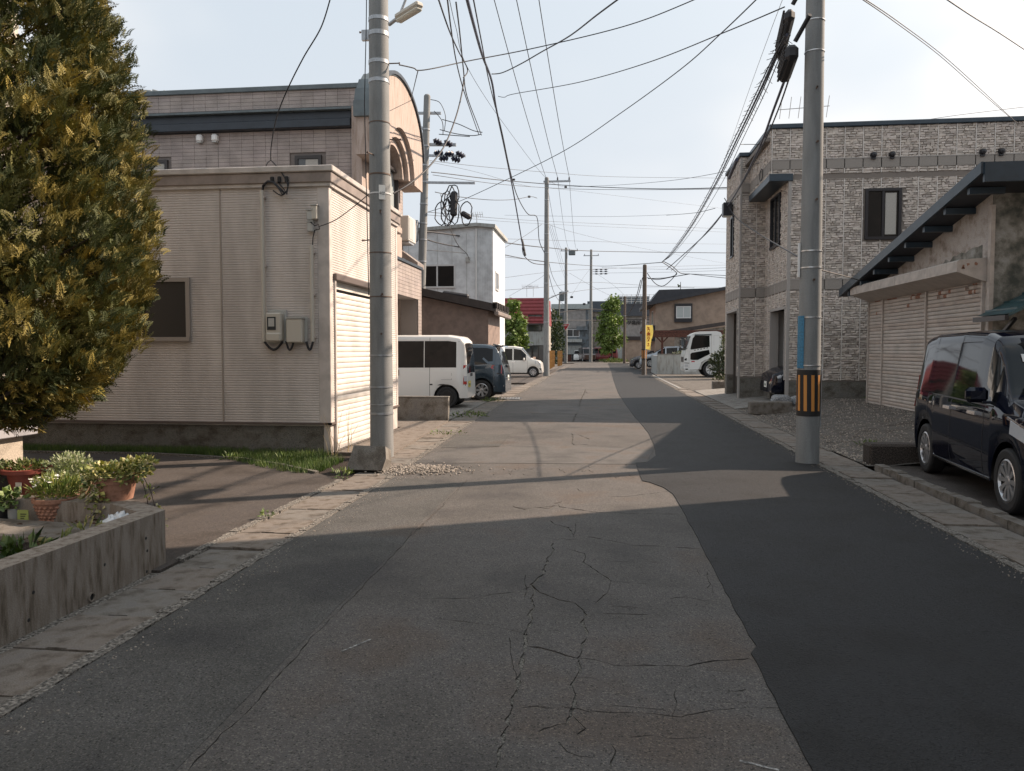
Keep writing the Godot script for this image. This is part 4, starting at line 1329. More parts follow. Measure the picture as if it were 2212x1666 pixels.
	var pb := thing("planter_box", "brown planter box with low plants at the stone-clad building's porch", "planter", G(1556, 838, 0.08))
	bx(pb, "trough", Vector3(-0.3, -0.05, -0.2), Vector3(0.5, 0.25, 0.2), mats.concrete_old, 0.02)
	leaf_heap(pb, "plants", Vector3(0.05, 0.3, 0), Vector3(0.35, 0.12, 0.18), 90, 0.1, [Color(0.05, 0.06, 0.02), Color(0.09, 0.07, 0.03), Color(0.04, 0.05, 0.02)])

# ---------------------------------------------------------------- old shed with three tan shutters
func old_shed() -> void:
	var h := thing("old_shed", "old stucco shed with rusty tan roller shutters and a sloping navy roof", "shed")
	var X := 6.35
	var Y := 0.22
	var ZN := -13.55
	var ZF := -19.3
	var s := wall(Vector3(X, 0, ZF), Vector3.BACK)    # faces the street; u from 0 (far) to 5.75 (near)
	var n := wall(Vector3(X, 0, ZN), Vector3.RIGHT)   # faces the camera
	var D := ZN - ZF
	var m := MB.new()
	var prof := PackedVector2Array([Vector2(0, 2.78), Vector2(D, 2.78), Vector2(D, 4.2), Vector2(0, 3.05)])
	m.prism(prof, Transform3D(s.basis, s * Vector3(0, 0, -0.2)), 0.2)
	wbox(m, s, D - 0.2, D - 0.002, Y - 0.3, 2.78, -0.2, 0.0)
	wbox(m, s, 0.0, 0.06, Y - 0.3, 2.78, -0.2, 0.0)
	wbox(m, s, 0.05, D - 0.2, Y, 2.8, -0.6, -0.4)
	piece(h, "street_wall", m, mats.stucco_old)
	# where the render has fallen off above the shutter box
	m = MB.new()
	var flake := PackedVector2Array()
	var edge := []
	for i in 15:
		var u := lerpf(3.3, 5.45, i / 14.0)
		edge.append(Vector2(u, 3.1 + 0.16 * i / 14.0 + rnd(-0.05, 0.06)))
	flake.append(Vector2(3.3, 3.02))
	for q in edge:
		flake.append(q)
	flake.append(Vector2(5.45, 3.02))
	m.prism(flake, Transform3D(s.basis, s * Vector3(0, 0, 0.0)), 0.004)
	piece(h, "bare_render_patch", m, mats.stucco_mossy)
	m = MB.new()
	wbox(m, n, 0.0, 7.0, Y - 0.3, 4.2, -0.2, 0.001)
	m.span(Vector3(X + 0.2, Y - 0.3, ZF), Vector3(13.3, 3.0, ZF + 0.2))
	m.span(Vector3(13.1, Y - 0.3, ZN - 0.2), Vector3(13.3, 3.2, ZF + 0.2))
	piece(h, "gable_wall", m, mats.stucco_mossy)
	wpart(h, "corner_board", mats.box_tan, n, -0.03, 0.035, Y - 0.2, 3.9, -0.05, 0.035)
	# shutter hood
	m = MB.new()
	m.prism(PackedVector2Array([Vector2(0.0, 3.06), Vector2(0.44, 3.03), Vector2(0.48, 3.0), Vector2(0.48, 2.83), Vector2(0.08, 2.68), Vector2(0.0, 2.66)]), Transform3D(Basis(Vector3(-1, 0, 0), Vector3.UP, Vector3(0, 0, -1)), Vector3(X, 0, -13.66)), 5.55)
	piece(h, "shutter_hood", m, mats.box_tan)
	for i in 7:
		wpart(h, "hood_seam", mats.frame_tan, s, 0.55 + i * 0.78, 0.556 + i * 0.78, 2.84, 3.02, 0.478, 0.4825)
	m = MB.new()
	for i in 5:
		var c := Vector3(X - 0.3 + rnd(-0.1, 0.12), 2.92 + rnd(-0.03, 0.05), -13.657)
		var poly := PackedVector2Array()
		for k in 7:
			poly.append(Vector2(cos(TAU * k / 7.0), sin(TAU * k / 7.0)) * rnd(0.012, 0.035))
		m.prism(poly, Transform3D(Basis(), c), 0.002)
	piece(h, "rust_spot", m, mats.rust)
	# three shutters
	var cuts := [[0.07, 0.93], [0.99, 3.28], [3.34, 5.53]]
	for c in cuts:
		var sh := Node3D.new()
		sh.name = "shutter"
		h.add_child(sh, true)
		slats(sh, "slat", s, c[0], c[1], Y + 0.02, 2.76, 0.075, [mats.slat_tan, mats.slat_tan, mats.slat_tan_worn])
	for u in [0.02, 0.94, 3.285, 5.535]:
		wpart(h, "shutter_post", mats.box_tan, s, u, u + 0.05, Y - 0.05, 2.72, -0.02, 0.05)
	var rs := [slat_mesh(0.06, 0.075), slat_mesh(0.13, 0.075), slat_mesh(0.22, 0.075)]
	for q in [[1.35, 0.28, 5], [2.75, 0.5, 8], [3.9, 0.5, 7], [5.1, 0.45, 8], [0.5, 0.2, 3]]:
		for i in q[2] * 4:
			var row := int(35 - absf(rng.randfn(0.0, 2.6)))
			part(h, "rust_stain", rs[rng.randi() % 3], mats.rust if i % 2 else mats.slat_tan_worn, s * Vector3(q[0] + rng.randfn(0.0, q[1] * 0.4), Y + 0.02 + row * 0.075, 0.0012 + 0.0004 * (i % 3)), s.basis)
	# roof: one slope, high over the wall that faces the camera
	m = MB.new()
	var rp := PackedVector2Array([Vector2(0, 4.24), Vector2(0, 4.4), Vector2(7.0, 3.0), Vector2(7.0, 2.84)])
	m.prism(rp, Transform3D(Basis(Vector3(0, 0, -1), Vector3.UP, Vector3(1, 0, 0)), Vector3(5.84, 0, -12.8)), 8.0)
	piece(h, "roof", m, mats.roof_dark)
	m = MB.new()
	var bp := PackedVector2Array([Vector2(-0.03, 4.25), Vector2(-0.03, 4.43), Vector2(7.05, 3.02), Vector2(7.05, 2.84)])
	m.prism(bp, Transform3D(Basis(Vector3(0, 0, -1), Vector3.UP, Vector3(1, 0, 0)), Vector3(5.8, 0, -12.8)), 0.045)
	piece(h, "barge_board", m, mats.metal_blue)
	bx(h, "high_fascia", Vector3(5.845, 4.12, -12.8), Vector3(13.9, 4.42, -12.74), mats.metal_blue)
	for i in 8:
		var z := -13.3 - i * 0.86
		var y := 4.24 - (z + 12.8) * -0.2
		bx(h, "rafter", Vector3(5.86, y - 0.11, z - 0.045), Vector3(6.4, y - 0.005, z + 0.045), mats.metal_blue)
	# teal entrance canopy on the near wall
	var c := thing("entrance_canopy", "small teal metal canopy on the mossy wall of the old shed", "canopy", Vector3(7.55, 0, ZN))
	m = MB.new()
	for sd in [-1.0, 1.0]:
		m.quad(Vector3(1.4 * sd, 2.08, 1.0), Vector3(0, 2.8, 0.85), Vector3(0, 2.8, 0), Vector3(1.4 * sd, 2.08, 0), Vector3(sd, 1, 0))
		m.quad(Vector3(1.4 * sd, 2.03, 1.0), Vector3(0, 2.75, 0.85), Vector3(0, 2.75, 0), Vector3(1.4 * sd, 2.03, 0), Vector3(-sd, -1, 0))
		m.quad(Vector3(1.4 * sd, 2.03, 1.0), Vector3(0, 2.75, 0.85), Vector3(0, 2.8, 0.85), Vector3(1.4 * sd, 2.08, 1.0), Vector3(0, 0, 1))
	piece(c, "roof_sheet", m, mats.metal_teal)
	for sd in [-1.0, 1.0]:
		for i in 5:
			var t := (i + 0.5) / 5.0
			m = MB.new()
			m.beam(Vector3(1.4 * sd * t, lerpf(2.8, 2.08, t) + 0.012, 0.0), Vector3(1.4 * sd * t, lerpf(2.8, 2.08, t) + 0.012, lerpf(0.85, 1.0, t)), 0.02, 0.03)
			piece(c, "seam", m, mats.metal_teal)
	bx(c, "gutter", Vector3(-1.46, 1.98, 0.0), Vector3(-1.4, 2.06, 1.02), mats.alu_black)
	for x in [-1.15, 0.9]:
		m = MB.new()
		m.beam(Vector3(x, 1.6, 0.0), Vector3(x, 2.02, 0.7), 0.05, 0.05)
		piece(c, "bracket", m, mats.alu_black)
	wpart(h, "door", mats.alu_black, n, 0.95, 1.75, 0.3, 2.1, 0.0, 0.03)

# ---------------------------------------------------------------- the house beside the van, outside the picture; its shadow covers the near road
func house_beyond_the_van() -> void:
	var h := thing("shading_house", "two-storey grey house beside the dark van whose shadow covers the road", "house", Vector3(6.05, 0, -10.3))
	bx(h, "wall", Vector3(0, 0, 0), Vector3(8, 8.1, 20.0), mats.mauve_far)
	bx(h, "roof", Vector3(-0.05, 8.1, -0.05), Vector3(8.1, 8.3, 20.1), mats.roof_dark)
	var w := wall(Vector3(6.05, 0, -10.3), Vector3.BACK)
	w.origin -= h.position
	for u in [1.5, 5.0, 9.0]:
		for y in [0.9, 4.1]:
			window(h, w, Rect2(u, y, 1.7, 1.2), mats.alu_white, mats.glass_dark, 0.05, 1)

# ---------------------------------------------------------------- plants
func leaf_heap(parent: Node3D, called: String, c: Vector3, r: Vector3, n: int, size: float, cols: Array, up := 0.6, wide := 0.28) -> MultiMeshInstance3D:   # leaves through a mound
	var key := "leaf_%.2f" % wide
	if not boxes.has(key):
		var m := MB.new()
		m.tinted = true
		var a := Vector3(0, 0, 0)
		var mid := Vector3(0, 0.12, 0.5)
		var tip := Vector3(0, 0.0, 1.0)
		m.tri(a, mid + Vector3(wide, -0.06, 0), mid)
		m.tri(a, mid, mid + Vector3(-wide, -0.06, 0))
		m.tri(mid, mid + Vector3(wide, -0.06, 0), tip)
		m.tri(mid, tip, mid + Vector3(-wide, -0.06, 0))
		boxes[key] = m.mesh()
	var where := []
	var tint := []
	for i in n:
		var d := Vector3(rng.randfn(), rng.randfn(), rng.randfn()).normalized()
		var p := c + d * r * pow(rng.randf(), 0.4)
		var dir := (d + Vector3(0, up, 0) + Vector3(rng.randfn(), rng.randfn(), rng.randfn()) * 0.5).normalized()
		var b := Basis.looking_at(-dir, Vector3.UP if absf(dir.y) < 0.95 else Vector3.RIGHT) * Basis(Vector3.BACK, rnd(-1.2, 1.2))
		where.append(Transform3D(b.scaled_local(V3(size * rnd(0.6, 1.25))), p))
		var k: Color = cols[rng.randi() % cols.size()]
		tint.append(k * rnd(0.75, 1.25))
	return copies(parent, called, boxes[key], mats.leaf, where, tint)
func spray_mesh() -> Mesh:   # a flat, feathered spray of a scale-leaved conifer, one unit long
	var m := MB.new()
	m.tinted = true
	var stem := []
	for i in 7:
		stem.append(Vector3(0.05 * sin(i * 0.8), 0.02 * i * (6 - i) / 3.0, i / 6.5))
	for i in 6:
		m.blade(stem[i], stem[i + 1] + Vector3(0, 0, 0.05), Vector3(0.022, 0, 0))
		for sd in [-1.0, 1.0]:
			var l: float = 0.42 * (1.0 - i / 7.5)
			var tip: Vector3 = stem[i] + Vector3(sd * l * 0.75, 0.03, l * 0.8)
			m.blade(stem[i], tip, Vector3(0.045, 0.012, 0.03 * sd))
			if i < 5:
				var q: Vector3 = stem[i].lerp(tip, 0.45)
				m.blade(q, q + Vector3(sd * l * 0.12, 0.02, l * 0.52), Vector3(0.038, 0.01, 0))
				m.blade(q, q + Vector3(sd * l * 0.5, 0.0, l * 0.1), Vector3(0.008, 0.01, 0.038))
	return m.mesh()
func conifer() -> void:
	var base := Vector3(-5.6, 0.0, -6.3)
	var t := thing("conifer_tree", "tall golden arborvitae tree with feathery sprays beside the planter", "tree", base)
	var m := MB.new()
	m.tube([Vector3(0, 0, 0), Vector3(0.05, 1.2, 0.02), Vector3(0, 2.6, 0), Vector3(-0.04, 4.0, 0.05), Vector3(0, 5.6, 0)], [0.13, 0.11, 0.08, 0.05, 0.015], 10)
	piece(t, "trunk", m, mats.bark)
	var prof := [[0.92, 0.4], [1.05, 0.8], [1.22, 1.12], [1.42, 1.33], [1.9, 1.47], [2.5, 1.56], [3.2, 1.5], [3.87, 1.41], [4.45, 1.27], [5.1, 1.0], [5.8, 0.55], [6.3, 0.06]]
	var rad := func(y: float) -> float:
		for i in prof.size() - 1:
			if y <= prof[i + 1][0]:
				return lerpf(prof[i][1], prof[i + 1][1], clampf((y - prof[i][0]) / (prof[i + 1][0] - prof[i][0]), 0, 1))
		return 0.03
	var sm := spray_mesh()
	var where := []
	var tint := []
	m = MB.new()
	for k in 3400:   # clumps over the crown, each a fan of sprays
		var y := lerpf(0.9, 6.0, pow(rng.randf(), 1.25))
		var a := rnd(0, TAU)
		var fill := k % 3 == 0
		var r: float = rad.call(y) * (rnd(0.5, 0.82) if fill else rnd(0.78, 0.97))
		var c := Vector3(cos(a) * r, y, sin(a) * r)
		var out := Vector3(cos(a) * 0.75, 0.9 + rnd(-0.4, 0.5), sin(a) * 0.75).normalized()
		if y < 1.3:
			out = Vector3(cos(a), rnd(-0.35, 0.4), sin(a)).normalized()
		var gold := rng.randf()
		var hue := Color(0.1, 0.105, 0.026).lerp(Color(0.3, 0.235, 0.055), (gold - 0.5) * 2.0) if gold > 0.5 else Color(0.042, 0.058, 0.018).lerp(Color(0.09, 0.1, 0.025), gold * 2.0)
		if k % 17 == 0:
			m.tube([Vector3(0, y - r * 0.45, 0), c * Vector3(0.5, 1, 0.5) - Vector3(0, r * 0.2, 0), c], [0.02, 0.012, 0.005], 5, false)
		for j in 11:
			var d := (out + Vector3(rng.randfn(), rng.randfn() * 0.8, rng.randfn()) * 0.42).normalized()
			var b := Basis.looking_at(-d, Vector3.UP if absf(d.y) < 0.95 else Vector3.RIGHT) * Basis(Vector3.BACK, rnd(0.5, 2.6))
			where.append(Transform3D(b.scaled_local(V3(rnd(0.085, 0.165) * (1.7 if fill else 1.0))), c + Vector3(rnd(-1, 1), rnd(-1, 1), rnd(-1, 1)) * 0.085))
			tint.append(hue * rnd(0.75, 1.3))
	# a bare lower bough reaching towards the street
	m.tube([Vector3(-0.1, 0.7, 0.1), Vector3(0.15, 0.88, 0.3), Vector3(0.45, 1.02, 0.45), Vector3(0.8, 1.2, 0.5)], [0.05, 0.04, 0.03, 0.012], 7)
	for k in 90:
		var p := Vector3(rnd(-0.8, 0.9), rnd(0.85, 1.25), rnd(-0.3, 1.0))
		m.tube([p, p + Vector3(rnd(-0.15, 0.2), rnd(-0.1, 0.12), rnd(-0.1, 0.15))], [0.006, 0.003], 4, false)
	piece(t, "limbs", m, mats.bark_dark)
	copies(t, "crown", sm, mats.needle, where, tint)
func street_tree(called: String, label: String, at: Vector3, h: float, w: float, n: int, size: float, low := 0.25) -> void:
	var t := thing(called, label, "tree", at)
	var m := MB.new()
	m.tube([Vector3.ZERO, Vector3(0.04, h * 0.3, 0.02), Vector3(-0.03, h * 0.65, 0), Vector3(0, h * 0.95, 0)], [0.1, 0.08, 0.05, 0.01], 8)
	piece(t, "trunk", m, mats.bark)
	var where := []
	var tint := []
	m = MB.new()
	m.tinted = true
	for k in 5:
		var a := TAU * k / 5.0 + 0.3
		m.blade(Vector3.ZERO, Vector3(cos(a), 0.25 * sin(k * 2.0), sin(a)) * 0.9, Vector3(-sin(a), 0.2, cos(a)) * 0.3)
	var lm := m.mesh()
	m = MB.new()
	for k in 46:
		var f := rng.randf()
		var y := lerpf(h * low, h * 0.97, f)
		var rr := w * 0.5 * pow(sin(PI * clampf(f * 0.83 + 0.15, 0, 1)), 0.75) * rnd(0.55, 1.05)
		var a := rnd(0, TAU)
		var c := Vector3(cos(a) * rr, y, sin(a) * rr)
		m.tube([Vector3(0, y - rr * 0.5, 0), c], [0.025, 0.006], 4, false)
		var k0 := Color(0.11, 0.17, 0.036).lerp(Color(0.18, 0.25, 0.06), rng.randf())
		for j in int(n / 46.0):
			where.append(Transform3D(Basis(Vector3(rng.randfn(), rng.randfn(), rng.randfn()).normalized(), rnd(0, TAU)).scaled_local(V3(size * rnd(0.6, 1.2))), c + Vector3(rng.randfn(), rng.randfn(), rng.randfn()) * w * 0.085))
			tint.append(k0 * rnd(0.7, 1.25))
	piece(t, "limbs", m, mats.bark)
	copies(t, "crown", lm, mats.leaf, where, tint)
func pot_mesh(prof: Array) -> MB:
	var m := MB.new()
	m.lathe(prof, 28)
	return m
func planter_and_pots() -> void:
	var Hh := 0.38
	var A := Vector3(-3.1, 0, -5.13)                       # street corner of the low wall
	var Bp := G(288, 1080, Hh)
	Bp.y = 0
	var C := Vector3(-6.6, 0, Bp.z - 0.25)
	var p := thing("planter", "long raised planter with weathered concrete walls at the street corner", "planter")
	var m := MB.new()
	var tops := [[Vector3(-3.1, 0, 3.0), A], [A, Bp], [Bp, C]]
	var inner := [[Vector3(-3.26, 0, 3.0), A + Vector3(-0.16, 0, 0.08)], [A + Vector3(-0.16, 0, 0.08), Bp + Vector3(-0.08, 0, 0.16)], [Bp + Vector3(-0.08, 0, 0.16), C + Vector3(0, 0, 0.16)]]
	for i in 3:
		var a: Vector3 = tops[i][0]
		var b: Vector3 = tops[i][1]
		var c: Vector3 = inner[i][1]
		var d: Vector3 = inner[i][0]
		var y := Vector3(0, Hh, 0)
		var lowr := Vector3(0, -0.05, 0)
		var bv := Vector3(0, 0.012, 0)
		m.quad(a + y, b + y, c + y, d + y, Vector3.UP)
		m.quad(a + lowr, b + lowr, b + y - bv * 0, a + y - bv * 0, (a + b - c - d))
		m.quad(d + lowr, c + lowr, c + y, d + y, (c + d - a - b))
	m.quad(A + Vector3(0, -0.05, 0), Vector3(-3.26, -0.05, -5.05), Vector3(-3.26, Hh, -5.05), A + Vector3(0, Hh, 0))
	piece(p, "wall", m, mats.planter_concrete)
	# weep pipe and form-tie holes: flat black discs paint the shade inside them
	var wh := XP(196, 1290, -3.1)
	var hole := MB.new()
	hole.lathe([Vector2(0.03, -0.02), Vector2(0.03, 0.012), Vector2(0.022, 0.012), Vector2(0.022, -0.02)], 16, wh, Basis(Vector3(0, 1, 0), Vector3(1, 0, 0), Vector3(0, 0, -1)))
	piece(p, "weep_pipe", hole, mats.planter_concrete)
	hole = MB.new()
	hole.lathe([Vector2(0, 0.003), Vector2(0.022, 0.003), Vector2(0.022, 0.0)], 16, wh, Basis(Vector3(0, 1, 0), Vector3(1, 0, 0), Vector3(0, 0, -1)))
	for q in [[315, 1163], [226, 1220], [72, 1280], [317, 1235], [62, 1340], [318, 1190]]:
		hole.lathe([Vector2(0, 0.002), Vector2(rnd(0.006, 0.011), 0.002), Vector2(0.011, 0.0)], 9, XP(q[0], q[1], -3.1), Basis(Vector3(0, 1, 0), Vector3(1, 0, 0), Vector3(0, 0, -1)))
	piece(p, "hole_shade_discs", hole, mats.rubber)
	# soil
	m = MB.new()
	var fn := FastNoiseLite.new()
	fn.frequency = 2.2
	var rows := []
	for i in 40:
		var row := PackedVector3Array()
		for j in 26:
			var x := lerpf(-7.0, -3.2, j / 25.0)
			var z := lerpf(2.5, -5.9, i / 39.0)
			var y := 0.2 + fn.get_noise_2d(x, z) * 0.05
			if z < -5.0 and x > A.x - 0.2 + (Bp.x - A.x) * ((z - A.z) / (Bp.z - A.z)):
				y = -0.04
			if z < Bp.z:
				y = -0.04
			row.append(Vector3(x, y, z))
		rows.append(row)
	m.grid(rows)
	piece(p, "soil", m, mats.soil)
	# litter of dry leaves on the soil
	var where := []
	var tint := []
	m = MB.new()
	m.tinted = true
	m.blade(Vector3(-0.5, 0, 0), Vector3(0.5, 0.06, 0), Vector3(0, 0.03, 0.3))
	for k in 1100:
		var x := rnd(-5.2, -3.3)
		var z := rnd(-5.5, -3.6)
		if z < -5.0 and x > A.x - 0.3 + (Bp.x - A.x) * ((z - A.z) / (Bp.z - A.z)):
			continue
		where.append(Transform3D(Basis(Vector3.UP, rnd(0, TAU)) * Basis(Vector3.RIGHT, rnd(-0.6, 0.6)).scaled(V3(rnd(0.02, 0.055))), Vector3(x, 0.225 + fn.get_noise_2d(x, z) * 0.05 + rnd(0, 0.02), z)))
		tint.append([Color(0.12, 0.055, 0.03), Color(0.2, 0.12, 0.06), Color(0.08, 0.04, 0.025), Color(0.26, 0.17, 0.08)][k % 4] * rnd(0.6, 1.2))
	copies(p, "leaf_litter", m.mesh(), mats.straw, where, tint)
	# pots
	var basket := thing("flower_pot", "terracotta basket-weave pot full of white daisies", "flower pot", G(122, 1127, 0.2))
	basket.scale = V3(1.12)
	piece(basket, "pot", pot_mesh([Vector2(0, 0), Vector2(0.09, 0), Vector2(0.112, 0.06), Vector2(0.128, 0.13), Vector2(0.132, 0.14), Vector2(0.145, 0.145), Vector2(0.148, 0.17), Vector2(0.13, 0.172), Vector2(0.12, 0.15), Vector2(0, 0.15)]), mats.terracotta)
	var wv := MB.new()
	for r in 5:
		for k in 22:
			var a := TAU * (k + (r % 2) * 0.5) / 22.0
			var rr: float = 0.098 + r * 0.0075
			wv.box(Vector3(cos(a) * rr, 0.025 + r * 0.023, sin(a) * rr), Vector3(0.016, 0.018, 0.026), 0.006, Basis(Vector3.UP, -a))
	var weave := piece(basket, "basket_weave", wv, mats.terracotta)
	weave.set_meta("kind", "stuff")
	leaf_heap(basket, "stems", Vector3(0, 0.22, 0), Vector3(0.15, 0.08, 0.15), 700, 0.07, [Color(0.2, 0.24, 0.05), Color(0.14, 0.2, 0.05), Color(0.26, 0.26, 0.07)], 1.6, 0.06)
	var fl := MB.new()
	for k in 9:
		var a := TAU * k / 9.0
		fl.blade(Vector3.ZERO, Vector3(cos(a), 0.1, sin(a)) * 0.016, Vector3(-sin(a), 0, cos(a)) * 0.005)
	var fw := []
	var ft := []
	for k in 30:
		var a := rnd(0, TAU)
		var r := rnd(0.03, 0.18)
		fw.append(Transform3D(Basis(Vector3(rng.randfn(), rng.randfn(), rng.randfn()).normalized(), rnd(0, 0.7)).scaled(V3(rnd(0.8, 1.2))), Vector3(cos(a) * r, 0.33 - r * 0.25 + rnd(-0.03, 0.02), sin(a) * r)))
		ft.append(Color(1, 1, 1))
	copies(basket, "daisies", fl.mesh(), mats.petal, fw, ft)
	var red := thing("flower_pot", "dark red round pot with a wide rim and creeping green plant", "flower pot", G(60, 1082, 0.2))
	piece(red, "pot", pot_mesh([Vector2(0, 0), Vector2(0.11, 0), Vector2(0.155, 0.25), Vector2(0.2, 0.255), Vector2(0.205, 0.29), Vector2(0.185, 0.295), Vector2(0.16, 0.265), Vector2(0, 0.265)]), mats.red_pot)
	leaf_heap(red, "plant", Vector3(-0.02, 0.3, 0), Vector3(0.18, 0.05, 0.17), 420, 0.042, [Color(0.08, 0.12, 0.03), Color(0.12, 0.15, 0.04), Color(0.16, 0.16, 0.05)], 0.7, 0.2)
	bx(red, "tag", Vector3(0.02, 0.1, 0.16), Vector3(0.075, 0.19, 0.163), mats.plastic_cream)
	var bowl := thing("flower_pot", "carved brown bowl with a round silvery green shrub", "flower pot", G(152, 1080, 0.2))
	piece(bowl, "pot", pot_mesh([Vector2(0, 0), Vector2(0.08, 0), Vector2(0.13, 0.04), Vector2(0.19, 0.14), Vector2(0.205, 0.2), Vector2(0.185, 0.2), Vector2(0.16, 0.16), Vector2(0, 0.16)]), mats.bowl_pot)
	var ribs := MB.new()
	for k in 16:
		var a := TAU * k / 16.0
		ribs.tube([Vector3(cos(a) * 0.09, 0.01, sin(a) * 0.09), Vector3(cos(a + 0.1) * 0.14, 0.045, sin(a + 0.1) * 0.14), Vector3(cos(a + 0.2) * 0.197, 0.14, sin(a + 0.2) * 0.197), Vector3(cos(a + 0.25) * 0.208, 0.195, sin(a + 0.25) * 0.208)], 0.008, 5)
	piece(bowl, "carved_ribs", ribs, mats.bowl_pot)
	leaf_heap(bowl, "shrub", Vector3(0, 0.26, 0), Vector3(0.2, 0.15, 0.2), 1500, 0.045, [Color(0.3, 0.33, 0.2), Color(0.22, 0.27, 0.13), Color(0.36, 0.37, 0.24)], 0.5, 0.22)
	var trail := thing("flower_pot", "terracotta pot with variegated ivy trailing over its rim", "flower pot", G(252, 1083, 0.36) + Vector3(0, 0.02, 0))
	piece(trail, "pot", pot_mesh([Vector2(0, 0), Vector2(0.115, 0), Vector2(0.142, 0.13), Vector2(0.155, 0.132), Vector2(0.16, 0.175), Vector2(0.14, 0.178), Vector2(0.13, 0.15), Vector2(0, 0.15)]), mats.terracotta)
	var ivy := [Color(0.3, 0.28, 0.08), Color(0.2, 0.22, 0.06), Color(0.36, 0.33, 0.14), Color(0.1, 0.13, 0.04), Color(0.42, 0.38, 0.2)]
	leaf_heap(trail, "ivy", Vector3(0, 0.2, 0), Vector3(0.26, 0.07, 0.2), 900, 0.042, ivy, 0.4, 0.34)
	leaf_heap(trail, "ivy", Vector3(0.18, 0.27, 0), Vector3(0.14, 0.05, 0.1), 240, 0.042, ivy, 0.5, 0.34)
	leaf_heap(trail, "ivy", Vector3(-0.08, 0.08, 0.16), Vector3(0.07, 0.14, 0.05), 130, 0.045, ivy, -0.4, 0.34)
	leaf_heap(trail, "ivy", Vector3(-0.02, -0.06, 0.17), Vector3(0.08, 0.1, 0.04), 70, 0.04, ivy, -0.8, 0.34)
	var vine := MB.new()
	var vp := [Vector3(0.15, 0.2, 0.05), Vector3(0.26, 0.2, 0.07), Vector3(0.33, 0.08, 0.08), Vector3(0.38, -0.06, 0.1), Vector3(0.44, -0.14, 0.12)]
	vine.tube(vp, 0.003, 5)
	vine.tube([Vector3(0.15, 0.2, 0.05), Vector3(0.25, 0.16, 0.06), Vector3(0.3, 0.02, 0.08), Vector3(0.33, -0.16, 0.09)], 0.003, 5)
	piece(trail, "vine", vine, mats.bark)
	for q in vp:
		leaf_heap(trail, "ivy", q, V3(0.04), 14, 0.04, ivy, -0.2, 0.34)
	var grey := thing("flower_pot", "dark grey pot with ivy at the edge of the planter", "flower pot", G(20, 1080, 0.2))
	piece(grey, "pot", pot_mesh([Vector2(0, 0), Vector2(0.1, 0), Vector2(0.15, 0.24), Vector2(0.13, 0.24), Vector2(0, 0.2)]), mats.trim_black)
	leaf_heap(grey, "ivy", Vector3(-0.06, 0.26, 0.05), Vector3(0.17, 0.09, 0.15), 360, 0.044, [Color(0.12, 0.16, 0.07), Color(0.2, 0.22, 0.11), Color(0.07, 0.1, 0.04)], 0.4, 0.34)
	for q in [[30, 1128, "seedling in a clear plastic cup beside the daisy pot"], [6, 1130, "seedling in a dark plastic cup at the planter's inner end"]]:
		var cup := thing("seedling_pot", q[2], "flower pot", G(q[0], q[1], 0.2))
		piece(cup, "cup", pot_mesh([Vector2(0, 0), Vector2(0.04, 0), Vector2(0.055, 0.11), Vector2(0.05, 0.11), Vector2(0, 0.09)]), mats.plastic_grey if q[0] > 10 else mats.trim_black)
		leaf_heap(cup, "leaves", Vector3(0, 0.17, 0), Vector3(0.1, 0.06, 0.09), 90, 0.06, [Color(0.14, 0.2, 0.06), Color(0.22, 0.28, 0.1), Color(0.1, 0.15, 0.05)], 0.4, 0.34)
	var card := thing("plant_label", "small green printed plant label standing in the planter", "label", G(50, 1136, 0.2))
	bx(card, "card", Vector3(-0.045, 0.03, -0.002), Vector3(0.045, 0.12, 0.002), mk("label_green", Color(0.25, 0.3, 0.08), 0.6))
	bx(card, "stake", Vector3(-0.008, -0.03, -0.004), Vector3(0.008, 0.03, -0.0025), mats.plastic_white)
	for k in 3:
		bx(card, "print", Vector3(-0.02, 0.085 - k * 0.016, 0.002), Vector3(0.03 - k * 0.01, 0.092 - k * 0.016, 0.0028), mats.sign_black)
	# leafy plants along the inside of the wall, a slab, a plastic bag
	for q in [[45, 1205, 0.15, 0.07, 60, 0.12, "dark broad-leaved plant growing inside the planter wall"], [130, 1172, 0.1, 0.04, 26, 0.08, "low pale-leaved plant leaning over the planter wall"], [185, 1158, 0.13, 0.05, 36, 0.1, "spreading fern-like plant beside the plastic bag"], [2, 1225, 0.15, 0.07, 50, 0.12, "dark leafy clump at the foot of the conifer"]]:
		var pl := thing("leafy_plant", q[6], "plant", G(q[0], q[1], 0.22))
		leaf_heap(pl, "leaves", Vector3(0, 0.01, 0), Vector3(q[2], q[3], q[2]), q[4], q[5], [Color(0.05, 0.085, 0.02), Color(0.08, 0.12, 0.03), Color(0.03, 0.055, 0.015)] if q[3] > 0.06 else [Color(0.16, 0.18, 0.05), Color(0.1, 0.13, 0.035), Color(0.24, 0.22, 0.09)], 0.3, 0.22)
	var sl := MB.new()
	sl.box(Vector3.ZERO, Vector3(1.3, 0.06, 0.42), 0.015, Basis(Vector3.UP, -0.12))
	var so := piece(self, "stepping_slab", sl, mats.concrete_old)
	so.position = G(85, 1150, 0.22)
	tag(so, "flat concrete slab lying on the soil of the planter", "slab")
	var bag := MB.new()
	var br := []
	var bn := FastNoiseLite.new()
	bn.frequency = 1.6
	for i in 15:
		var row := PackedVector3Array()
		for j in 21:
			var u := lerpf(-0.17, 0.17, j / 20.0)
			var v := lerpf(-0.1, 0.1, i / 14.0)
			var e := 1.0 - pow(absf(u) / 0.17, 3.0)
			var e2 := 1.0 - pow(absf(v) / 0.1, 3.0)
			row.append(Vector3(u + bn.get_noise_2d(u * 20, v * 20 + 9) * 0.03, 0.008 + maxf(0.0, e * e2) * (0.055 + 0.1 * absf(bn.get_noise_2d(u * 12, v * 14))) + bn.get_noise_2d(u * 40, v * 40) * 0.012, v * (1.0 + 0.5 * bn.get_noise_2d(u * 9, 3.0))))
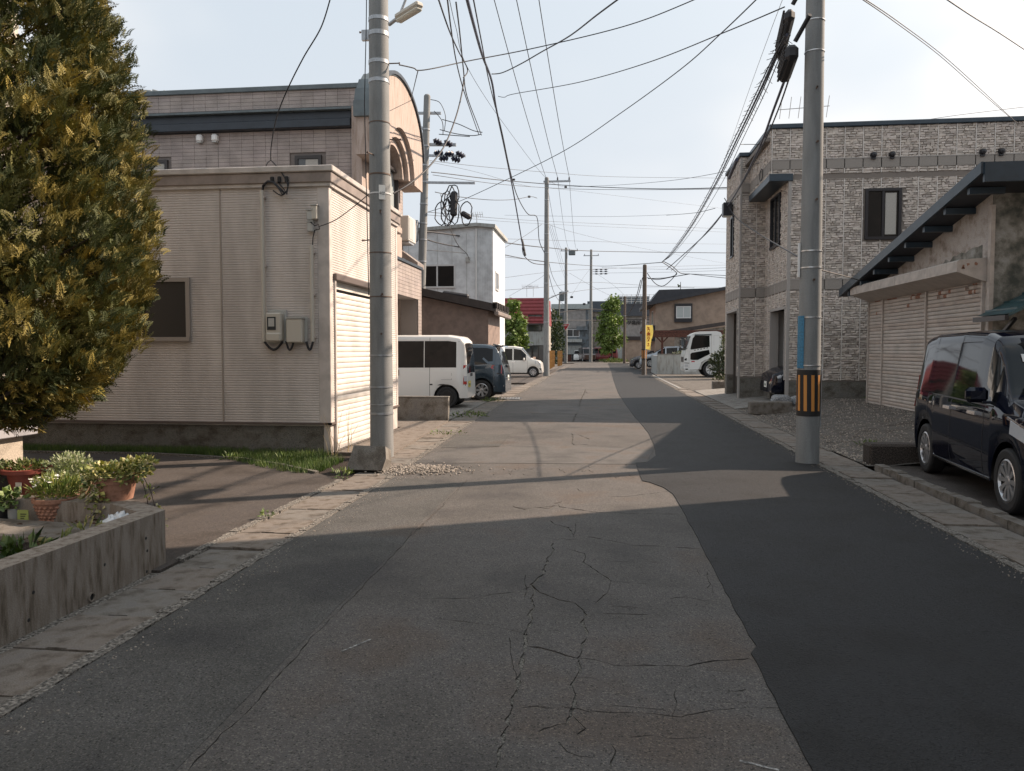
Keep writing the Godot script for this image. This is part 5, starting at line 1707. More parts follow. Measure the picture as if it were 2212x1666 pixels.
		br.append(row)
	bag.grid(br, true)
	var bo := piece(self, "plastic_bag", bag, mats.plastic_bag)
	bo.position = G(266, 1138, 0.25)
	bo.rotation.y = 0.25
	tag(bo, "crumpled white plastic bag lying on the soil of the planter", "plastic bag")
func weeds_and_grass() -> void:
	var m := MB.new()
	m.tinted = true
	for k in 5:
		var a := TAU * k / 5.0
		var lean := Vector3(cos(a), 0, sin(a)) * 0.35
		m.tri(Vector3(cos(a), 0, sin(a)) * 0.05 + Vector3(-sin(a), 0, cos(a)) * 0.035, Vector3(cos(a), 0, sin(a)) * 0.05 - Vector3(-sin(a), 0, cos(a)) * 0.035, Vector3(0, 1, 0) + lean)
	var tuft := m.mesh()
	var where := []
	var tint := []
	for k in 5200:
		var x := rnd(-9.2, -3.55)
		var edge := -10.52 if x < -6.0 else lerpf(-10.5, -9.05, smoothstep(-6.0, -3.4, x))
		var z := rnd(-10.9, edge)
		if x > -3.95:
			z = rnd(-10.3, edge)
		where.append(Transform3D(Basis(Vector3.UP, rnd(0, TAU)) * Basis(Vector3.RIGHT, rnd(-0.3, 0.3)).scaled(Vector3(rnd(0.08, 0.16), rnd(0.05, 0.15), rnd(0.08, 0.16))), Vector3(x, -0.03, z)))
		tint.append([Color(0.06, 0.11, 0.02), Color(0.09, 0.15, 0.03), Color(0.13, 0.17, 0.04), Color(0.05, 0.08, 0.02)][k % 4] * rnd(0.7, 1.2))
	tag(copies(self, "grass", tuft, mats.leaf, where, tint), "strip of short green grass along the foot of the garage", "grass", "", "stuff")
	var gs := MB.new()
	flat(PackedVector2Array([Vector2(-9.6, -11.0), Vector2(-3.0, -11.0), Vector2(-3.02, -8.75), Vector2(-3.45, -9.1), Vector2(-4.2, -9.7), Vector2(-5.0, -10.2), Vector2(-6.6, -10.55), Vector2(-9.6, -10.5)]), -0.03, gs)
	setting("verge_soil", gs, mats.soil)
	var ed := MB.new()
	var ep := [Vector3(-9.4, 0, -10.46), Vector3(-6.6, 0, -10.53), Vector3(-5.0, 0, -10.18), Vector3(-4.2, 0, -9.68), Vector3(-3.5, 0, -9.12)]
	for i in 4:
		ed.beam(ep[i], ep[i + 1], 0.06, 0.05)
	setting("driveway_edging", ed, mats.edging)
	# single weeds
	for q in [[495, 993, 0.1, 0.03, 22, 0.08, "broad-leaved weed at the edge of the grass strip"], [605, 1000, 0.1, 0.05, 16, 0.1, "small flat weed at the edge of the grass beside the driveway"], [740, 1030, 0.14, 0.05, 40, 0.07, "tuft of weeds against the pole's concrete block"], [575, 1120, 0.07, 0.025, 30, 0.05, "yellow-green moss tuft beside the gutter"], [1885, 965, 0.25, 0.05, 90, 0.06, "clump of weeds beside the dark concrete block"], [1065, 868, 0.35, 0.08, 140, 0.07, "weeds along the gutter behind the blue minivan"], [965, 940, 0.35, 0.06, 60, 0.06, "weeds growing at the edge of the garage apron"], [1010, 900, 0.5, 0.07, 150, 0.08, "line of weeds along the edge of the parking pad"], [2000, 842, 0.5, 0.12, 130, 0.12, "dark weeds along the foot of the stone-clad wall"]]:
		var w := thing("weed", q[6], "weed", G(q[0], q[1]) if q[0] < 1900 else Vector3(7.2, 0.28, -20.7))
		leaf_heap(w, "leaves", Vector3(0, 0.03, 0), Vector3(q[2], q[3], q[2] * (0.6 if q[0] < 900 else 0.9)), q[4], q[5], [Color(0.09, 0.14, 0.03), Color(0.14, 0.18, 0.05), Color(0.06, 0.09, 0.025)], 1.0, 0.18)
	var dry := thing("dry_weed", "tall dry weed stalks in front of the garage shutter", "weed", Vector3(-3.85, 0, -10.85))
	var dm := MB.new()
	for k in 12:
		var a := rnd(0, TAU)
		var p := Vector3(rnd(-0.1, 0.2), 0, rnd(-0.2, 0.2))
		var hgt := rnd(0.25, 0.75)
		dm.tube([p, p + Vector3(cos(a) * 0.06, hgt * 0.6, sin(a) * 0.06), p + Vector3(cos(a) * 0.16, hgt, sin(a) * 0.16)], [0.004, 0.003, 0.0015], 4, false)
	piece(dry, "stalks", dm, mk("dry_stalk", Color(0.36, 0.28, 0.16), 0.9))
	# grit that collects along both edges of the road
	var gm := MB.new()
	gm.tinted = true
	gm.box(Vector3.ZERO, Vector3(1, 0.5, 0.8), 0.2)
	for k in 2600:
		var z := -1.0 - 40.0 * pow(rng.randf(), 1.8)
		var left := k % 2 == 0
		var x: float = road_left(z) + 0.04 + absf(rng.randfn()) * 0.09 if left else 2.83 - absf(rng.randfn()) * 0.07
		where.append(Transform3D(Basis(Vector3(rng.randfn(), rng.randfn(), rng.randfn()).normalized(), rnd(0, TAU)).scaled_local(V3(rnd(0.004, 0.013))), Vector3(x, 0.009 if not left else 0.003, z)))
		tint.append(Color(1, 0.95, 0.88) * rnd(0.4, 0.9))
	where = where.slice(-2600)
	tint = tint.slice(-2600)
	tag(copies(self, "grit", gm.mesh(), mats.pebble, where, tint), "fine loose grit along the edges of the road", "grit", "", "stuff")
	# gravel: a spill beside the pole's foot, and stones over the rough ground
	var st := MB.new()
	st.tinted = true
	st.box(Vector3.ZERO, Vector3(1, 0.6, 0.8), 0.25)
	var sm := st.mesh()
	for set in [[1100, "gravel", "spill of pale gravel on the road beside the pole block"], [5200, "gravel", "loose stones over the rough ground before the shed"]]:
		where = []
		tint = []
		for k in set[0]:
			var p: Vector3
			if set[0] == 1100:
				var d := Vector2(rng.randfn(), rng.randfn()) * 0.25
				p = Vector3(-2.3 + d.x * 1.0, 0.006 + maxf(0.0, 0.035 - d.length() * 0.05) * rng.randf(), -9.5 - d.y * 0.75 + d.x * 0.0)
				if p.x < -2.95:
					continue
			else:
				p = Vector3(lerpf(3.5, 8.0, pow(rng.randf(), 1.4)), 0, rnd(-20.6, -10.7))
				p.y = -0.005 + 0.28 * smoothstep(3.5, 6.2, p.x)
			var v := rnd(0.45, 1.0)
			where.append(Transform3D(Basis(Vector3(rng.randfn(), rng.randfn(), rng.randfn()).normalized(), rnd(0, TAU)).scaled_local(V3(rnd(0.012, 0.034))), p))
			tint.append(Color(v, v * 0.96, v * 0.91))
		tag(copies(self, set[1], sm, mats.pebble, where, tint), set[2], "gravel", "", "stuff")

# ---------------------------------------------------------------- vehicles: lofted bodies; x forwards, z to the side, origin on the ground
func along(pts: Array, x: float) -> float:
	for i in pts.size() - 1:
		if x <= pts[i + 1][0]:
			var t := clampf((x - pts[i][0]) / maxf(pts[i + 1][0] - pts[i][0], 1e-6), 0, 1)
			return lerpf(pts[i][1], pts[i + 1][1], t)
	return pts[pts.size() - 1][1]
func section(s: Dictionary, x: float) -> Array:   # half a cross section, from the sill up to the middle of the roof
	var top := along(s.top, x)
	var belt := minf(along(s.belt, x), top - 0.03)
	var low: float = s.low
	for wx in s.wheels:
		var d: float = absf(x - wx)
		if d < s.arch:
			low = maxf(low, 0.02 + sqrt(s.arch * s.arch - d * d) + s.wr * 0.95)
	low = minf(low, belt - 0.06)
	var e := clampf((absf(x) - (s.L / 2 - 0.42)) / 0.42, 0, 1)
	var hw: float = s.W / 2 * (1.0 - 0.13 * e * e * e)
	var g := top - belt
	var tr := lerpf(0.93, s.tuck, clampf(g / 0.5, 0, 1))
	var r := []
	for q in [[0.965, low], [0.995, lerpf(low, belt, 0.2)], [1.0, lerpf(low, belt, 0.45)], [0.995, lerpf(low, belt, 0.7)], [0.985, lerpf(low, belt, 0.93)], [0.965, belt]]:
		r.append(Vector2(hw * q[0], q[1]))
	r.append(Vector2(hw * lerpf(0.965, tr, 0.82), belt + g * 0.82))
	r.append(Vector2(hw * tr, belt + g * 0.925))
	r.append(Vector2(hw * tr * 0.94, belt + g * 0.985))
	r.append(Vector2(hw * tr * 0.72, top + 0.004))
	r.append(Vector2(hw * tr * 0.36, top + 0.012))
	r.append(Vector2(0.0, top + 0.015))
	return r
func wheel(parent: Node3D, at: Vector3, r: float, wd: float, side: float, spokes: int, mt: Material, wide := 0.5) -> void:
	var n := Node3D.new()
	n.name = "wheel"
	parent.add_child(n, true)
	n.position = at
	var b := Basis(Vector3(1, 0, 0), Vector3(0, 0, side), Vector3(0, -side, 0))
	var m := MB.new()
	var h := wd / 2
	m.lathe([Vector2(r * 0.66, -h), Vector2(r * 0.93, -h), Vector2(r, -h * 0.7), Vector2(r, h * 0.7), Vector2(r * 0.97, h * 0.9), Vector2(r * 0.9, h), Vector2(r * 0.7, h * 0.96), Vector2(r * 0.66, h * 0.8)], 32, Vector3.ZERO, b)
	piece(n, "tyre", m, mats.rubber)
	m = MB.new()
	m.lathe([Vector2(r * 0.68, h * 0.86), Vector2(r * 0.63, h * 0.92), Vector2(r * 0.6, h * 0.6), Vector2(r * 0.58, h * 0.1), Vector2(0.0, h * 0.1)], 32, Vector3.ZERO, b)
	piece(n, "barrel", m, mats.trim_black)
	m = MB.new()
	m.lathe([Vector2(r * 0.665, h * 0.88), Vector2(r * 0.62, h * 0.95), Vector2(r * 0.585, h * 0.7)], 32, Vector3.ZERO, b)
	m.lathe([Vector2(r * 0.17, h * 0.5), Vector2(r * 0.16, h * 0.8), Vector2(r * 0.1, h * 0.86), Vector2(0, h * 0.86)], 20, Vector3.ZERO, b)
	for k in spokes:
		var a := TAU * k / spokes
		var d := Vector3(cos(a), 0, sin(a))
		var t := Vector3(-sin(a), 0, cos(a))
		var w0: float = r * 0.17 * wide
		var w1: float = r * 0.3 * wide
		var y0 := Vector3(0, h * 0.78, 0)
		var y1 := Vector3(0, h * 0.9, 0)
		m.quad(b * (d * r * 0.12 - t * w0 + y0), b * (d * r * 0.12 + t * w0 + y0), b * (d * r * 0.62 + t * w1 + y1), b * (d * r * 0.62 - t * w1 + y1), b * Vector3.UP)
		for q in [-1.0, 1.0]:
			m.quad(b * (d * r * 0.12 + t * w0 * q + y0), b * (d * r * 0.62 + t * w1 * q + y1), b * (d * r * 0.62 + t * w1 * q), b * (d * r * 0.12 + t * w0 * q), b * (t * q))
	piece(n, "rim", m, mt)
func car(called: String, label: String, cat: String, s: Dictionary, at: Vector3, turn: float) -> Node3D:
	var o := thing(called, label, cat, at, turn)
	var xs := []
	var x: float = -s.L / 2
	while x < s.L / 2:
		xs.append(x)
		x += 0.07
	xs.append(s.L / 2)
	for k in s.top:
		xs.append(k[0])
	for k in s.side_glass + s.top_glass:
		xs.append_array([k[0], k[1]])
	for wx in s.wheels:
		for k in [-1.0, -0.97, -0.9, -0.75, -0.5, 0.5, 0.75, 0.9, 0.97, 1.0]:
			xs.append(wx + k * s.arch)
	xs.sort()
	var st := [xs[0]]
	for k in xs:
		if k - st[st.size() - 1] > 0.004 and k <= s.L / 2 + 1e-6:
			st.append(k)
	var secs := st.map(func(k): return section(s, k))
	var nr: int = secs[0].size()
	var body := MB.new()
	var glass := {}
	var normals := func(i: int, j: int) -> Vector3:
		var i0 := maxi(i - 1, 0)
		var i1 := mini(i + 1, st.size() - 1)
		var j0 := maxi(j - 1, 0)
		var j1 := mini(j + 1, nr - 1)
		var du := Vector3(st[i1] - st[i0], secs[i1][j].y - secs[i0][j].y, secs[i1][j].x - secs[i0][j].x)
		var dv := Vector3(0, secs[i][j1].y - secs[i][j0].y, secs[i][j1].x - secs[i][j0].x)
		if j == nr - 1:
			dv = Vector3(0, 0, -1)
		var n := du.cross(dv)
		if n.length_squared() < 1e-12:
			return Vector3(signf(st[i]), 0, 0)
		n = n.normalized()
		return -n if n.z < -0.001 or (absf(n.z) <= 0.001 and n.y < 0) else n
	var nn := []
	for i in st.size():
		var l := []
		for j in nr:
			l.append(normals.call(i, j))
		nn.append(l)
	for sd in [-1.0, 1.0]:
		for i in st.size() - 1:
			var mx: float = (st[i] + st[i + 1]) / 2
			for j in nr - 1:
				var tgt := body
				if j == 5:
					for g in s.side_glass:
						if mx > g[0] and mx < g[1]:
							var key := "%s %.2f %.0f" % ["side_window", g[0], sd]
							if not glass.has(key):
								glass[key] = MB.new()
							tgt = glass[key]
				elif j >= 7 or (j >= 6 and false):
					for g in s.top_glass:
						if mx > g[0] and mx < g[1]:
							var key := "%s %.2f" % ["windscreen" if g[0] > 0 else "rear_window", g[0]]
							if not glass.has(key):
								glass[key] = MB.new()
							tgt = glass[key]
				var q := []
				for ij in [[i, j], [i + 1, j], [i + 1, j + 1], [i, j + 1]]:
					var p: Vector2 = secs[ij[0]][ij[1]]
					var n: Vector3 = nn[ij[0]][ij[1]]
					q.append([Vector3(st[ij[0]], p.y, p.x * sd), Vector3(n.x, n.y, n.z * sd)])
				tgt.tri_n(q[0][0], q[1][0], q[2][0], q[0][1], q[1][1], q[2][1])
				tgt.tri_n(q[0][0], q[2][0], q[3][0], q[0][1], q[2][1], q[3][1])
	for i in [0, st.size() - 1]:   # close the ends
		for j in nr - 1:
			var p: Vector2 = secs[i][j]
			var q: Vector2 = secs[i][j + 1]
			body.quad(Vector3(st[i], p.y, -p.x), Vector3(st[i], p.y, p.x), Vector3(st[i], q.y, q.x), Vector3(st[i], q.y, -q.x), Vector3(signf(st[i]), 0, 0))
	piece(o, "body", body, s.paint)
	for k in glass:
		piece(o, k.get_slice(" ", 0), glass[k], s.get("glass", mats.glass_dark))
	# rubber and shut lines: thin strips that follow the side
	for sx in s.get("seams", []):
		for sd in [-1.0, 1.0]:
			var m := MB.new()
			var a := section(s, sx - 0.005)
			var b := section(s, sx + 0.005)
			for j in 7:
				if j == 5 and not s.get("seam_glass", false):
					continue
				m.quad(Vector3(sx - 0.005, a[j].y, (a[j].x + 0.0015) * sd), Vector3(sx + 0.005, b[j].y, (b[j].x + 0.0015) * sd), Vector3(sx + 0.005, b[j + 1].y, (b[j + 1].x + 0.0015) * sd), Vector3(sx - 0.005, a[j + 1].y, (a[j + 1].x + 0.0015) * sd), Vector3(0, 0, sd))
			piece(o, "shut_line", m, mats.trim_black)
	bx(o, "underbody", Vector3(-s.L * 0.47, 0.17, -s.W * 0.36), Vector3(s.L * 0.47, 0.62, s.W * 0.36), mats.trim_black)
	for wx in s.wheels:
		for sd in [-1.0, 1.0]:
			wheel(o, Vector3(wx, s.wr, sd * (s.W / 2 - 0.115)), s.wr, 0.18, sd, s.get("spokes", 10), s.get("rim", mats.alloy), s.get("spoke_w", 0.5))
	return o
func side_at(s: Dictionary, x: float, y: float) -> float:   # half width of the body at a height
	var r := section(s, x)
	for j in r.size() - 1:
		if y <= r[j + 1].y:
			return lerpf(r[j].x, r[j + 1].x, clampf((y - r[j].y) / maxf(r[j + 1].y - r[j].y, 1e-4), 0, 1))
	return 0.0
func on_side(o: Node3D, called: String, s: Dictionary, poly: Array, sd: float, mt: Material, proud := 0.004) -> MeshInstance3D:   # a plate that follows the body's side; poly of (x, y)
	var m := MB.new()
	var pg := PackedVector2Array()
	for p in poly:
		pg.append(Vector2(p[0], p[1]))
	var idx := Geometry2D.triangulate_polygon(pg)
	var at := func(p: Vector2, e: float) -> Vector3: return Vector3(p.x, p.y, sd * (side_at(s, p.x, p.y) + e))
	for k in range(0, idx.size(), 3):
		m.tri(at.call(pg[idx[k]], proud), at.call(pg[idx[k + 1]], proud), at.call(pg[idx[k + 2]], proud), Vector3(0, 0, sd))
	for i in pg.size():
		var a := pg[i]
		var b := pg[(i + 1) % pg.size()]
		m.quad(at.call(a, proud), at.call(b, proud), at.call(b, -0.02), at.call(a, -0.02))
	return piece(o, called, m, mt)
func mirror_of(o: Node3D, x: float, y: float, hw: float, mt: Material) -> void:
	for sd in [-1.0, 1.0]:
		var m := MB.new()
		m.box(Vector3(x, y, sd * (hw + 0.11)), Vector3(0.1, 0.15, 0.2), 0.035)
		m.box(Vector3(x + 0.03, y - 0.07, sd * (hw + 0.02)), Vector3(0.06, 0.03, 0.12), 0.01)
		var q := piece(o, "door_mirror", m, mt)
		bx(q, "mirror_glass", Vector3(x - 0.053, y - 0.05, sd * (hw + 0.11) - 0.08), Vector3(x - 0.0505, y + 0.055, sd * (hw + 0.11) + 0.08), mats.glass_dark)
func plate(o: Node3D, c: Vector3, size: Vector2, axis: Vector3, mt: Material) -> void:
	var m := MB.new()
	m.box(Vector3.ZERO, Vector3(size.x, size.y, 0.006), 0.0)
	var z := axis.normalized()
	var n := part(o, "number_plate", m.mesh(), mt, c, Basis(Vector3.UP.cross(z), Vector3.UP, z))
	for k in 4:
		bx(n, "character", Vector3(-0.11 + k * 0.058, -0.045, 0.003), Vector3(-0.075 + k * 0.058, 0.02, 0.0042), mk("plate_ink", Color(0.03, 0.1, 0.05), 0.6) if not mats.has("plate_ink") else mats.plate_ink)
func vehicles() -> void:
	# tall dark wagon on the near side, nose towards the camera
	var s := {"L": 3.72, "W": 1.66, "low": 0.24, "wr": 0.305, "arch": 0.36, "wheels": [-1.24, 1.25], "tuck": 0.83, "paint": mats.paint_navy,
		"top": [[-1.86, 0.5], [-1.845, 0.75], [-1.82, 1.05], [-1.79, 1.35], [-1.74, 1.58], [-1.62, 1.68], [-1.2, 1.725], [-0.3, 1.735], [0.35, 1.71], [0.62, 1.66], [0.8, 1.55], [1.12, 1.18], [1.25, 1.06], [1.55, 1.0], [1.74, 0.92], [1.82, 0.8], [1.86, 0.5]],
		"belt": [[-1.86, 1.02], [-0.9, 1.0], [0.3, 0.98], [1.0, 0.96], [1.86, 0.9]],
		"side_glass": [[-1.6, -1.12], [-1.06, -0.3], [-0.22, 0.52], [0.6, 0.95]], "top_glass": [[0.72, 1.2], [-1.82, -1.72]], "seams": [-1.09, -0.26, 0.72], "spokes": 10, "spoke_w": 0.3}
	var a := G(2000, 1020)
	var b := a + Vector3(-sin(0.105), 0, cos(0.105)) * 2.49
	var dir := (b - a).normalized()
	var turn := atan2(-dir.z, dir.x)
	var mid := (a + b) / 2 + Vector3(dir.z, 0, -dir.x) * 0.78
	var o := car("dark_van", "dark navy tall wagon parked beside the street in front of the old shed", "van", s, mid, turn)
	# the side that faces the street is the car's +z or -z side, depending on the turn
	for sd in [-1.0, 1.0]:
		for x in [-0.42, 0.35]:
			on_side(o, "door_handle", s, [[x, 0.865], [x + 0.22, 0.865], [x + 0.22, 0.9], [x, 0.9]], sd, mats.chrome, 0.035)
		on_side(o, "rear_trim", s, [[-1.78, 0.68], [-1.3, 0.66], [-1.3, 0.68], [-1.78, 0.705]], sd, mats.chrome, 0.008)
		on_side(o, "sill_trim", s, [[-0.9, 0.25], [0.86, 0.25], [0.86, 0.27], [-0.9, 0.27]], sd, mats.chrome, 0.008)
		on_side(o, "belt_moulding", s, [[-1.62, 1.005], [0.9, 0.965], [0.9, 0.98], [-1.62, 1.022]], sd, mats.trim_black, 0.006)
		on_side(o, "headlamp", s, [[1.4, 0.76], [1.68, 0.7], [1.68, 0.82], [1.4, 0.88]], sd, mats.lamp_clear, 0.012)
		on_side(o, "lamp_trim", s, [[1.32, 0.885], [1.68, 0.822], [1.68, 0.84], [1.32, 0.91]], sd, mats.chrome, 0.014)
		on_side(o, "tail_lamp", s, [[-1.79, 0.8], [-1.7, 0.8], [-1.7, 1.2], [-1.75, 1.2]], sd, mats.lamp_red, 0.01)
	mirror_of(o, 0.78, 1.08, 0.8, mats.paint_navy)
	var fin := MB.new()
	fin.prism(PackedVector2Array([Vector2(-0.12, 0), Vector2(0.1, 0), Vector2(0.02, 0.05), Vector2(-0.1, 0.06)]), Transform3D(Basis(), Vector3(-0.05, 1.748, -0.02)), 0.04)
	piece(o, "roof_antenna", fin, mats.paint_navy)
	for z in [-0.3, 0.2]:
		var wp := MB.new()
		wp.tube([Vector3(1.2, 1.1, z + 0.3), Vector3(1.06, 1.27, z), Vector3(1.0, 1.34, z - 0.14)], 0.008, 5)
		piece(o, "wiper", wp, mats.trim_black)
	bx(o, "grille", Vector3(1.83, 0.5, -0.6), Vector3(1.872, 0.72, 0.6), mats.chrome, 0.01)
	plate(o, Vector3(1.87, 0.42, 0), Vector2(0.33, 0.165), Vector3.RIGHT, mats.sign_white)
	var stk := MB.new()
	stk.box(Vector3(0.905, 1.447, -0.52), Vector3(0.004, 0.09, 0.09), 0.0, Basis(Vector3.BACK, 0.62))
	stk.box(Vector3(0.905, 1.447, 0.52), Vector3(0.004, 0.09, 0.09), 0.0, Basis(Vector3.BACK, 0.62))
	piece(o, "windscreen_sticker", stk, mats.plastic_white)
	# white kei van, tail to the street
	s = {"L": 3.4, "W": 1.475, "low": 0.26, "wr": 0.28, "arch": 0.335, "wheels": [-1.16, 1.3], "tuck": 0.9, "paint": mats.paint_white,
		"top": [[-1.7, 0.45], [-1.695, 0.7], [-1.685, 1.1], [-1.665, 1.45], [-1.62, 1.75], [-1.52, 1.85], [-1.2, 1.9], [0.6, 1.9], [0.95, 1.85], [1.3, 1.2], [1.5, 1.08], [1.66, 0.9], [1.7, 0.5]],
		"belt": [[-1.7, 1.06], [1.7, 1.04]],
		"side_glass": [[-1.42, -0.58], [-0.56, 0.28], [0.36, 0.85]], "top_glass": [[0.97, 1.3], [-1.69, -1.63]], "seams": [-0.72, 0.32, 0.98], "spokes": 8, "spoke_w": 0.8, "rim": mats.trim_black}
	o = car("white_van", "boxy white kei van parked tail towards the street behind the low wall", "van", s, Vector3(-5.17, 0.015, -20.35), PI)
	for sd in [-1.0, 1.0]:
		on_side(o, "tail_lamp", s, [[-1.69, 0.62], [-1.6, 0.62], [-1.6, 1.12], [-1.68, 1.12]], sd, mats.lamp_red, 0.008)
		on_side(o, "reversing_lamp", s, [[-1.692, 0.7], [-1.62, 0.7], [-1.62, 0.84], [-1.688, 0.84]], sd, mats.lamp_clear, 0.012)
		on_side(o, "slide_rail", s, [[-1.66, 0.585], [-0.72, 0.6], [-0.72, 0.635], [-1.66, 0.62]], sd, mats.trim_black, 0.006)
		on_side(o, "door_handle", s, [[0.1, 0.85], [0.25, 0.85], [0.25, 1.0], [0.1, 1.0]], sd, mats.trim_black, 0.02)
		on_side(o, "fuel_flap_line", s, [[-1.3, 0.74], [-1.02, 0.74], [-1.02, 0.745], [-1.295, 0.745], [-1.295, 0.92], [-1.3, 0.92]], sd, mats.trim_black, 0.0015)
		on_side(o, "body_crease", s, [[-1.55, 0.7], [1.0, 0.71], [1.0, 0.718], [-1.55, 0.708]], sd, mats.paint_white, 0.008)
		on_side(o, "rain_gutter", s, [[-1.5, 1.73], [0.7, 1.73], [0.7, 1.737], [-1.5, 1.737]], sd, mats.trim_black, 0.004)
	mirror_of(o, 0.95, 1.12, 0.72, mats.paint_white)
	plate(o, Vector3(-1.705, 0.62, -0.32), Vector2(0.33, 0.165), Vector3.LEFT, mats.plate_yellow)
	bx(o, "rear_handle", Vector3(-1.712, 0.82, -0.12), Vector3(-1.69, 0.9, 0.12), mats.trim_black)
	# blue-grey minivan
	s = {"L": 4.2, "W": 1.7, "low": 0.25, "wr": 0.305, "arch": 0.365, "wheels": [-1.38, 1.35], "tuck": 0.84, "paint": mats.paint_bluegrey,
		"top": [[-2.1, 0.5], [-2.09, 0.75], [-2.05, 0.98], [-1.98, 1.2], [-1.9, 1.45], [-1.8, 1.62], [-1.5, 1.69], [-0.6, 1.72], [0.2, 1.7], [0.7, 1.6], [1.35, 1.08], [1.75, 0.97], [2.05, 0.78], [2.1, 0.5]],
		"belt": [[-2.1, 1.12], [-1.2, 1.07], [0.6, 1.0], [2.1, 0.9]],
		"side_glass": [[-1.72, -1.02], [-0.96, -0.1], [0.0, 0.86]], "top_glass": [[0.72, 1.3], [-2.02, -1.82]], "seams": [-0.99, -0.05, 0.9], "spokes": 7, "spoke_w": 0.45}
	o = car("blue_minivan", "blue-grey minivan parked tail towards the street beside the white van", "minivan", s, Vector3(-4.98, 0.015, -23.72), PI)
	for sd in [-1.0, 1.0]:
		on_side(o, "tail_lamp", s, [[-2.0, 0.8], [-1.66, 0.98], [-1.7, 1.06], [-2.0, 1.06]], sd, mats.lamp_red, 0.01)
		on_side(o, "chrome_strip", s, [[-2.05, 0.74], [-1.85, 0.8], [-1.85, 0.83], [-2.05, 0.79]], sd, mats.chrome, 0.012)
		on_side(o, "bumper_strip", s, [[-2.06, 0.42], [-1.75, 0.4], [-1.75, 0.43], [-2.06, 0.46]], sd, mats.chrome, 0.008)
		on_side(o, "door_handle", s, [[-0.5, 0.93], [-0.28, 0.93], [-0.28, 0.96], [-0.5, 0.96]], sd, mats.paint_bluegrey, 0.025)
		on_side(o, "quarter_pillar", s, [[-1.74, 1.1], [-1.56, 1.1], [-1.4, 1.25], [-1.74, 1.62]], sd, mats.paint_bluegrey, 0.006)
	var sp := MB.new()
	sp.prism(PackedVector2Array([Vector2(-2.02, 1.6), Vector2(-1.7, 1.66), Vector2(-1.7, 1.71), Vector2(-2.0, 1.64)]), Transform3D(Basis(), Vector3(0, 0, -0.62)), 1.24)
	piece(o, "spoiler", sp, mats.paint_bluegrey)
	plate(o, Vector3(-2.1, 0.66, 0), Vector2(0.33, 0.165), Vector3.LEFT, mats.sign_white)
	bx(o, "wiper_motor", Vector3(-2.1, 0.98, -0.1), Vector3(-2.0, 1.06, 0.1), mats.trim_black, 0.02)
	# pearl white kei wagon, nose to the street
	s = {"L": 3.4, "W": 1.475, "low": 0.25, "wr": 0.285, "arch": 0.335, "wheels": [-1.2, 1.18], "tuck": 0.86, "paint": mats.paint_pearl,
		"top": [[-1.7, 0.5], [-1.68, 0.9], [-1.62, 1.4], [-1.5, 1.68], [-1.1, 1.74], [0.1, 1.75], [0.5, 1.68], [1.0, 1.1], [1.15, 1.02], [1.5, 0.93], [1.64, 0.8], [1.7, 0.45]],
		"belt": [[-1.7, 1.0], [1.7, 0.92]],
		"side_glass": [[-1.5, -0.95], [-0.85, 0.0], [0.08, 0.78]], "top_glass": [[0.52, 1.06], [-1.66, -1.55]], "seams": [-0.9, 0.04, 0.86], "spokes": 9, "spoke_w": 0.3}
	o = car("white_wagon", "pearl white kei wagon parked nose to the street beside a utility pole", "wagon", s, Vector3(-5.05, 0, -44.1), 0.0)
	for sd in [-1.0, 1.0]:
		on_side(o, "headlamp", s, [[1.28, 0.78], [1.58, 0.66], [1.62, 0.74], [1.5, 0.88], [1.3, 0.92]], sd, mats.lamp_clear, 0.012)
		on_side(o, "bumper_grille", s, [[1.5, 0.36], [1.66, 0.36], [1.66, 0.5], [1.55, 0.5]], sd, mats.trim_black, 0.006)
		on_side(o, "door_handle", s, [[-0.05, 0.84], [0.16, 0.84], [0.16, 0.87], [-0.05, 0.87]], sd, mats.chrome, 0.02)
	mirror_of(o, 0.68, 1.02, 0.72, mats.paint_pearl)
	# distant ones, all from the same two builds
	var van := {"L": 4.4, "W": 1.7, "low": 0.3, "wr": 0.32, "arch": 0.4, "wheels": [-1.3, 1.3], "tuck": 0.87, "paint": mats.paint_red,
		"top": [[-2.2, 0.5], [-2.17, 1.0], [-2.08, 1.6], [-1.9, 1.85], [0.9, 1.9], [1.3, 1.75], [1.9, 1.05], [2.15, 0.9], [2.2, 0.5]], "belt": [[-2.2, 1.15], [2.2, 1.05]],
		"side_glass": [[-1.9, -0.8], [-0.7, 0.4], [0.5, 1.4]], "top_glass": [[1.35, 1.88], [-2.14, -1.98]], "seams": [0.45], "spokes": 6}
	car("red_van", "dark red van parked at the far crossing beneath the street tree", "van", van, Vector3(P(1300, 760, 104).x, 0, -105.0), PI)
	var suv := van.duplicate()
	suv.paint = mats.paint_brown
	car("brown_van", "brown van parked beside the dark red one at the far crossing", "van", suv, Vector3(P(1267, 760, 103).x, 0, -104.5), -1.35)
	var hatch := {"L": 3.9, "W": 1.68, "low": 0.22, "wr": 0.3, "arch": 0.36, "wheels": [-1.25, 1.25], "tuck": 0.8, "paint": mats.paint_silver,
		"top": [[-1.95, 0.5], [-1.92, 0.85], [-1.75, 1.25], [-1.5, 1.45], [-0.6, 1.52], [0.2, 1.48], [1.0, 1.0], [1.6, 0.86], [1.9, 0.7], [1.95, 0.45]], "belt": [[-1.95, 0.95], [1.95, 0.85]],
		"side_glass": [[-1.5, -0.75], [-0.68, 0.1], [0.18, 0.72]], "top_glass": [[0.25, 0.98], [-1.86, -1.52]], "seams": [-0.7, 0.14], "spokes": 7}
	var white := hatch.duplicate()
	white.paint = mats.paint_white
	car("white_hatchback", "small white hatchback partly hidden beside the brown van", "car", white, Vector3(P(1250, 760, 104).x, 0, -107.5), -1.5)
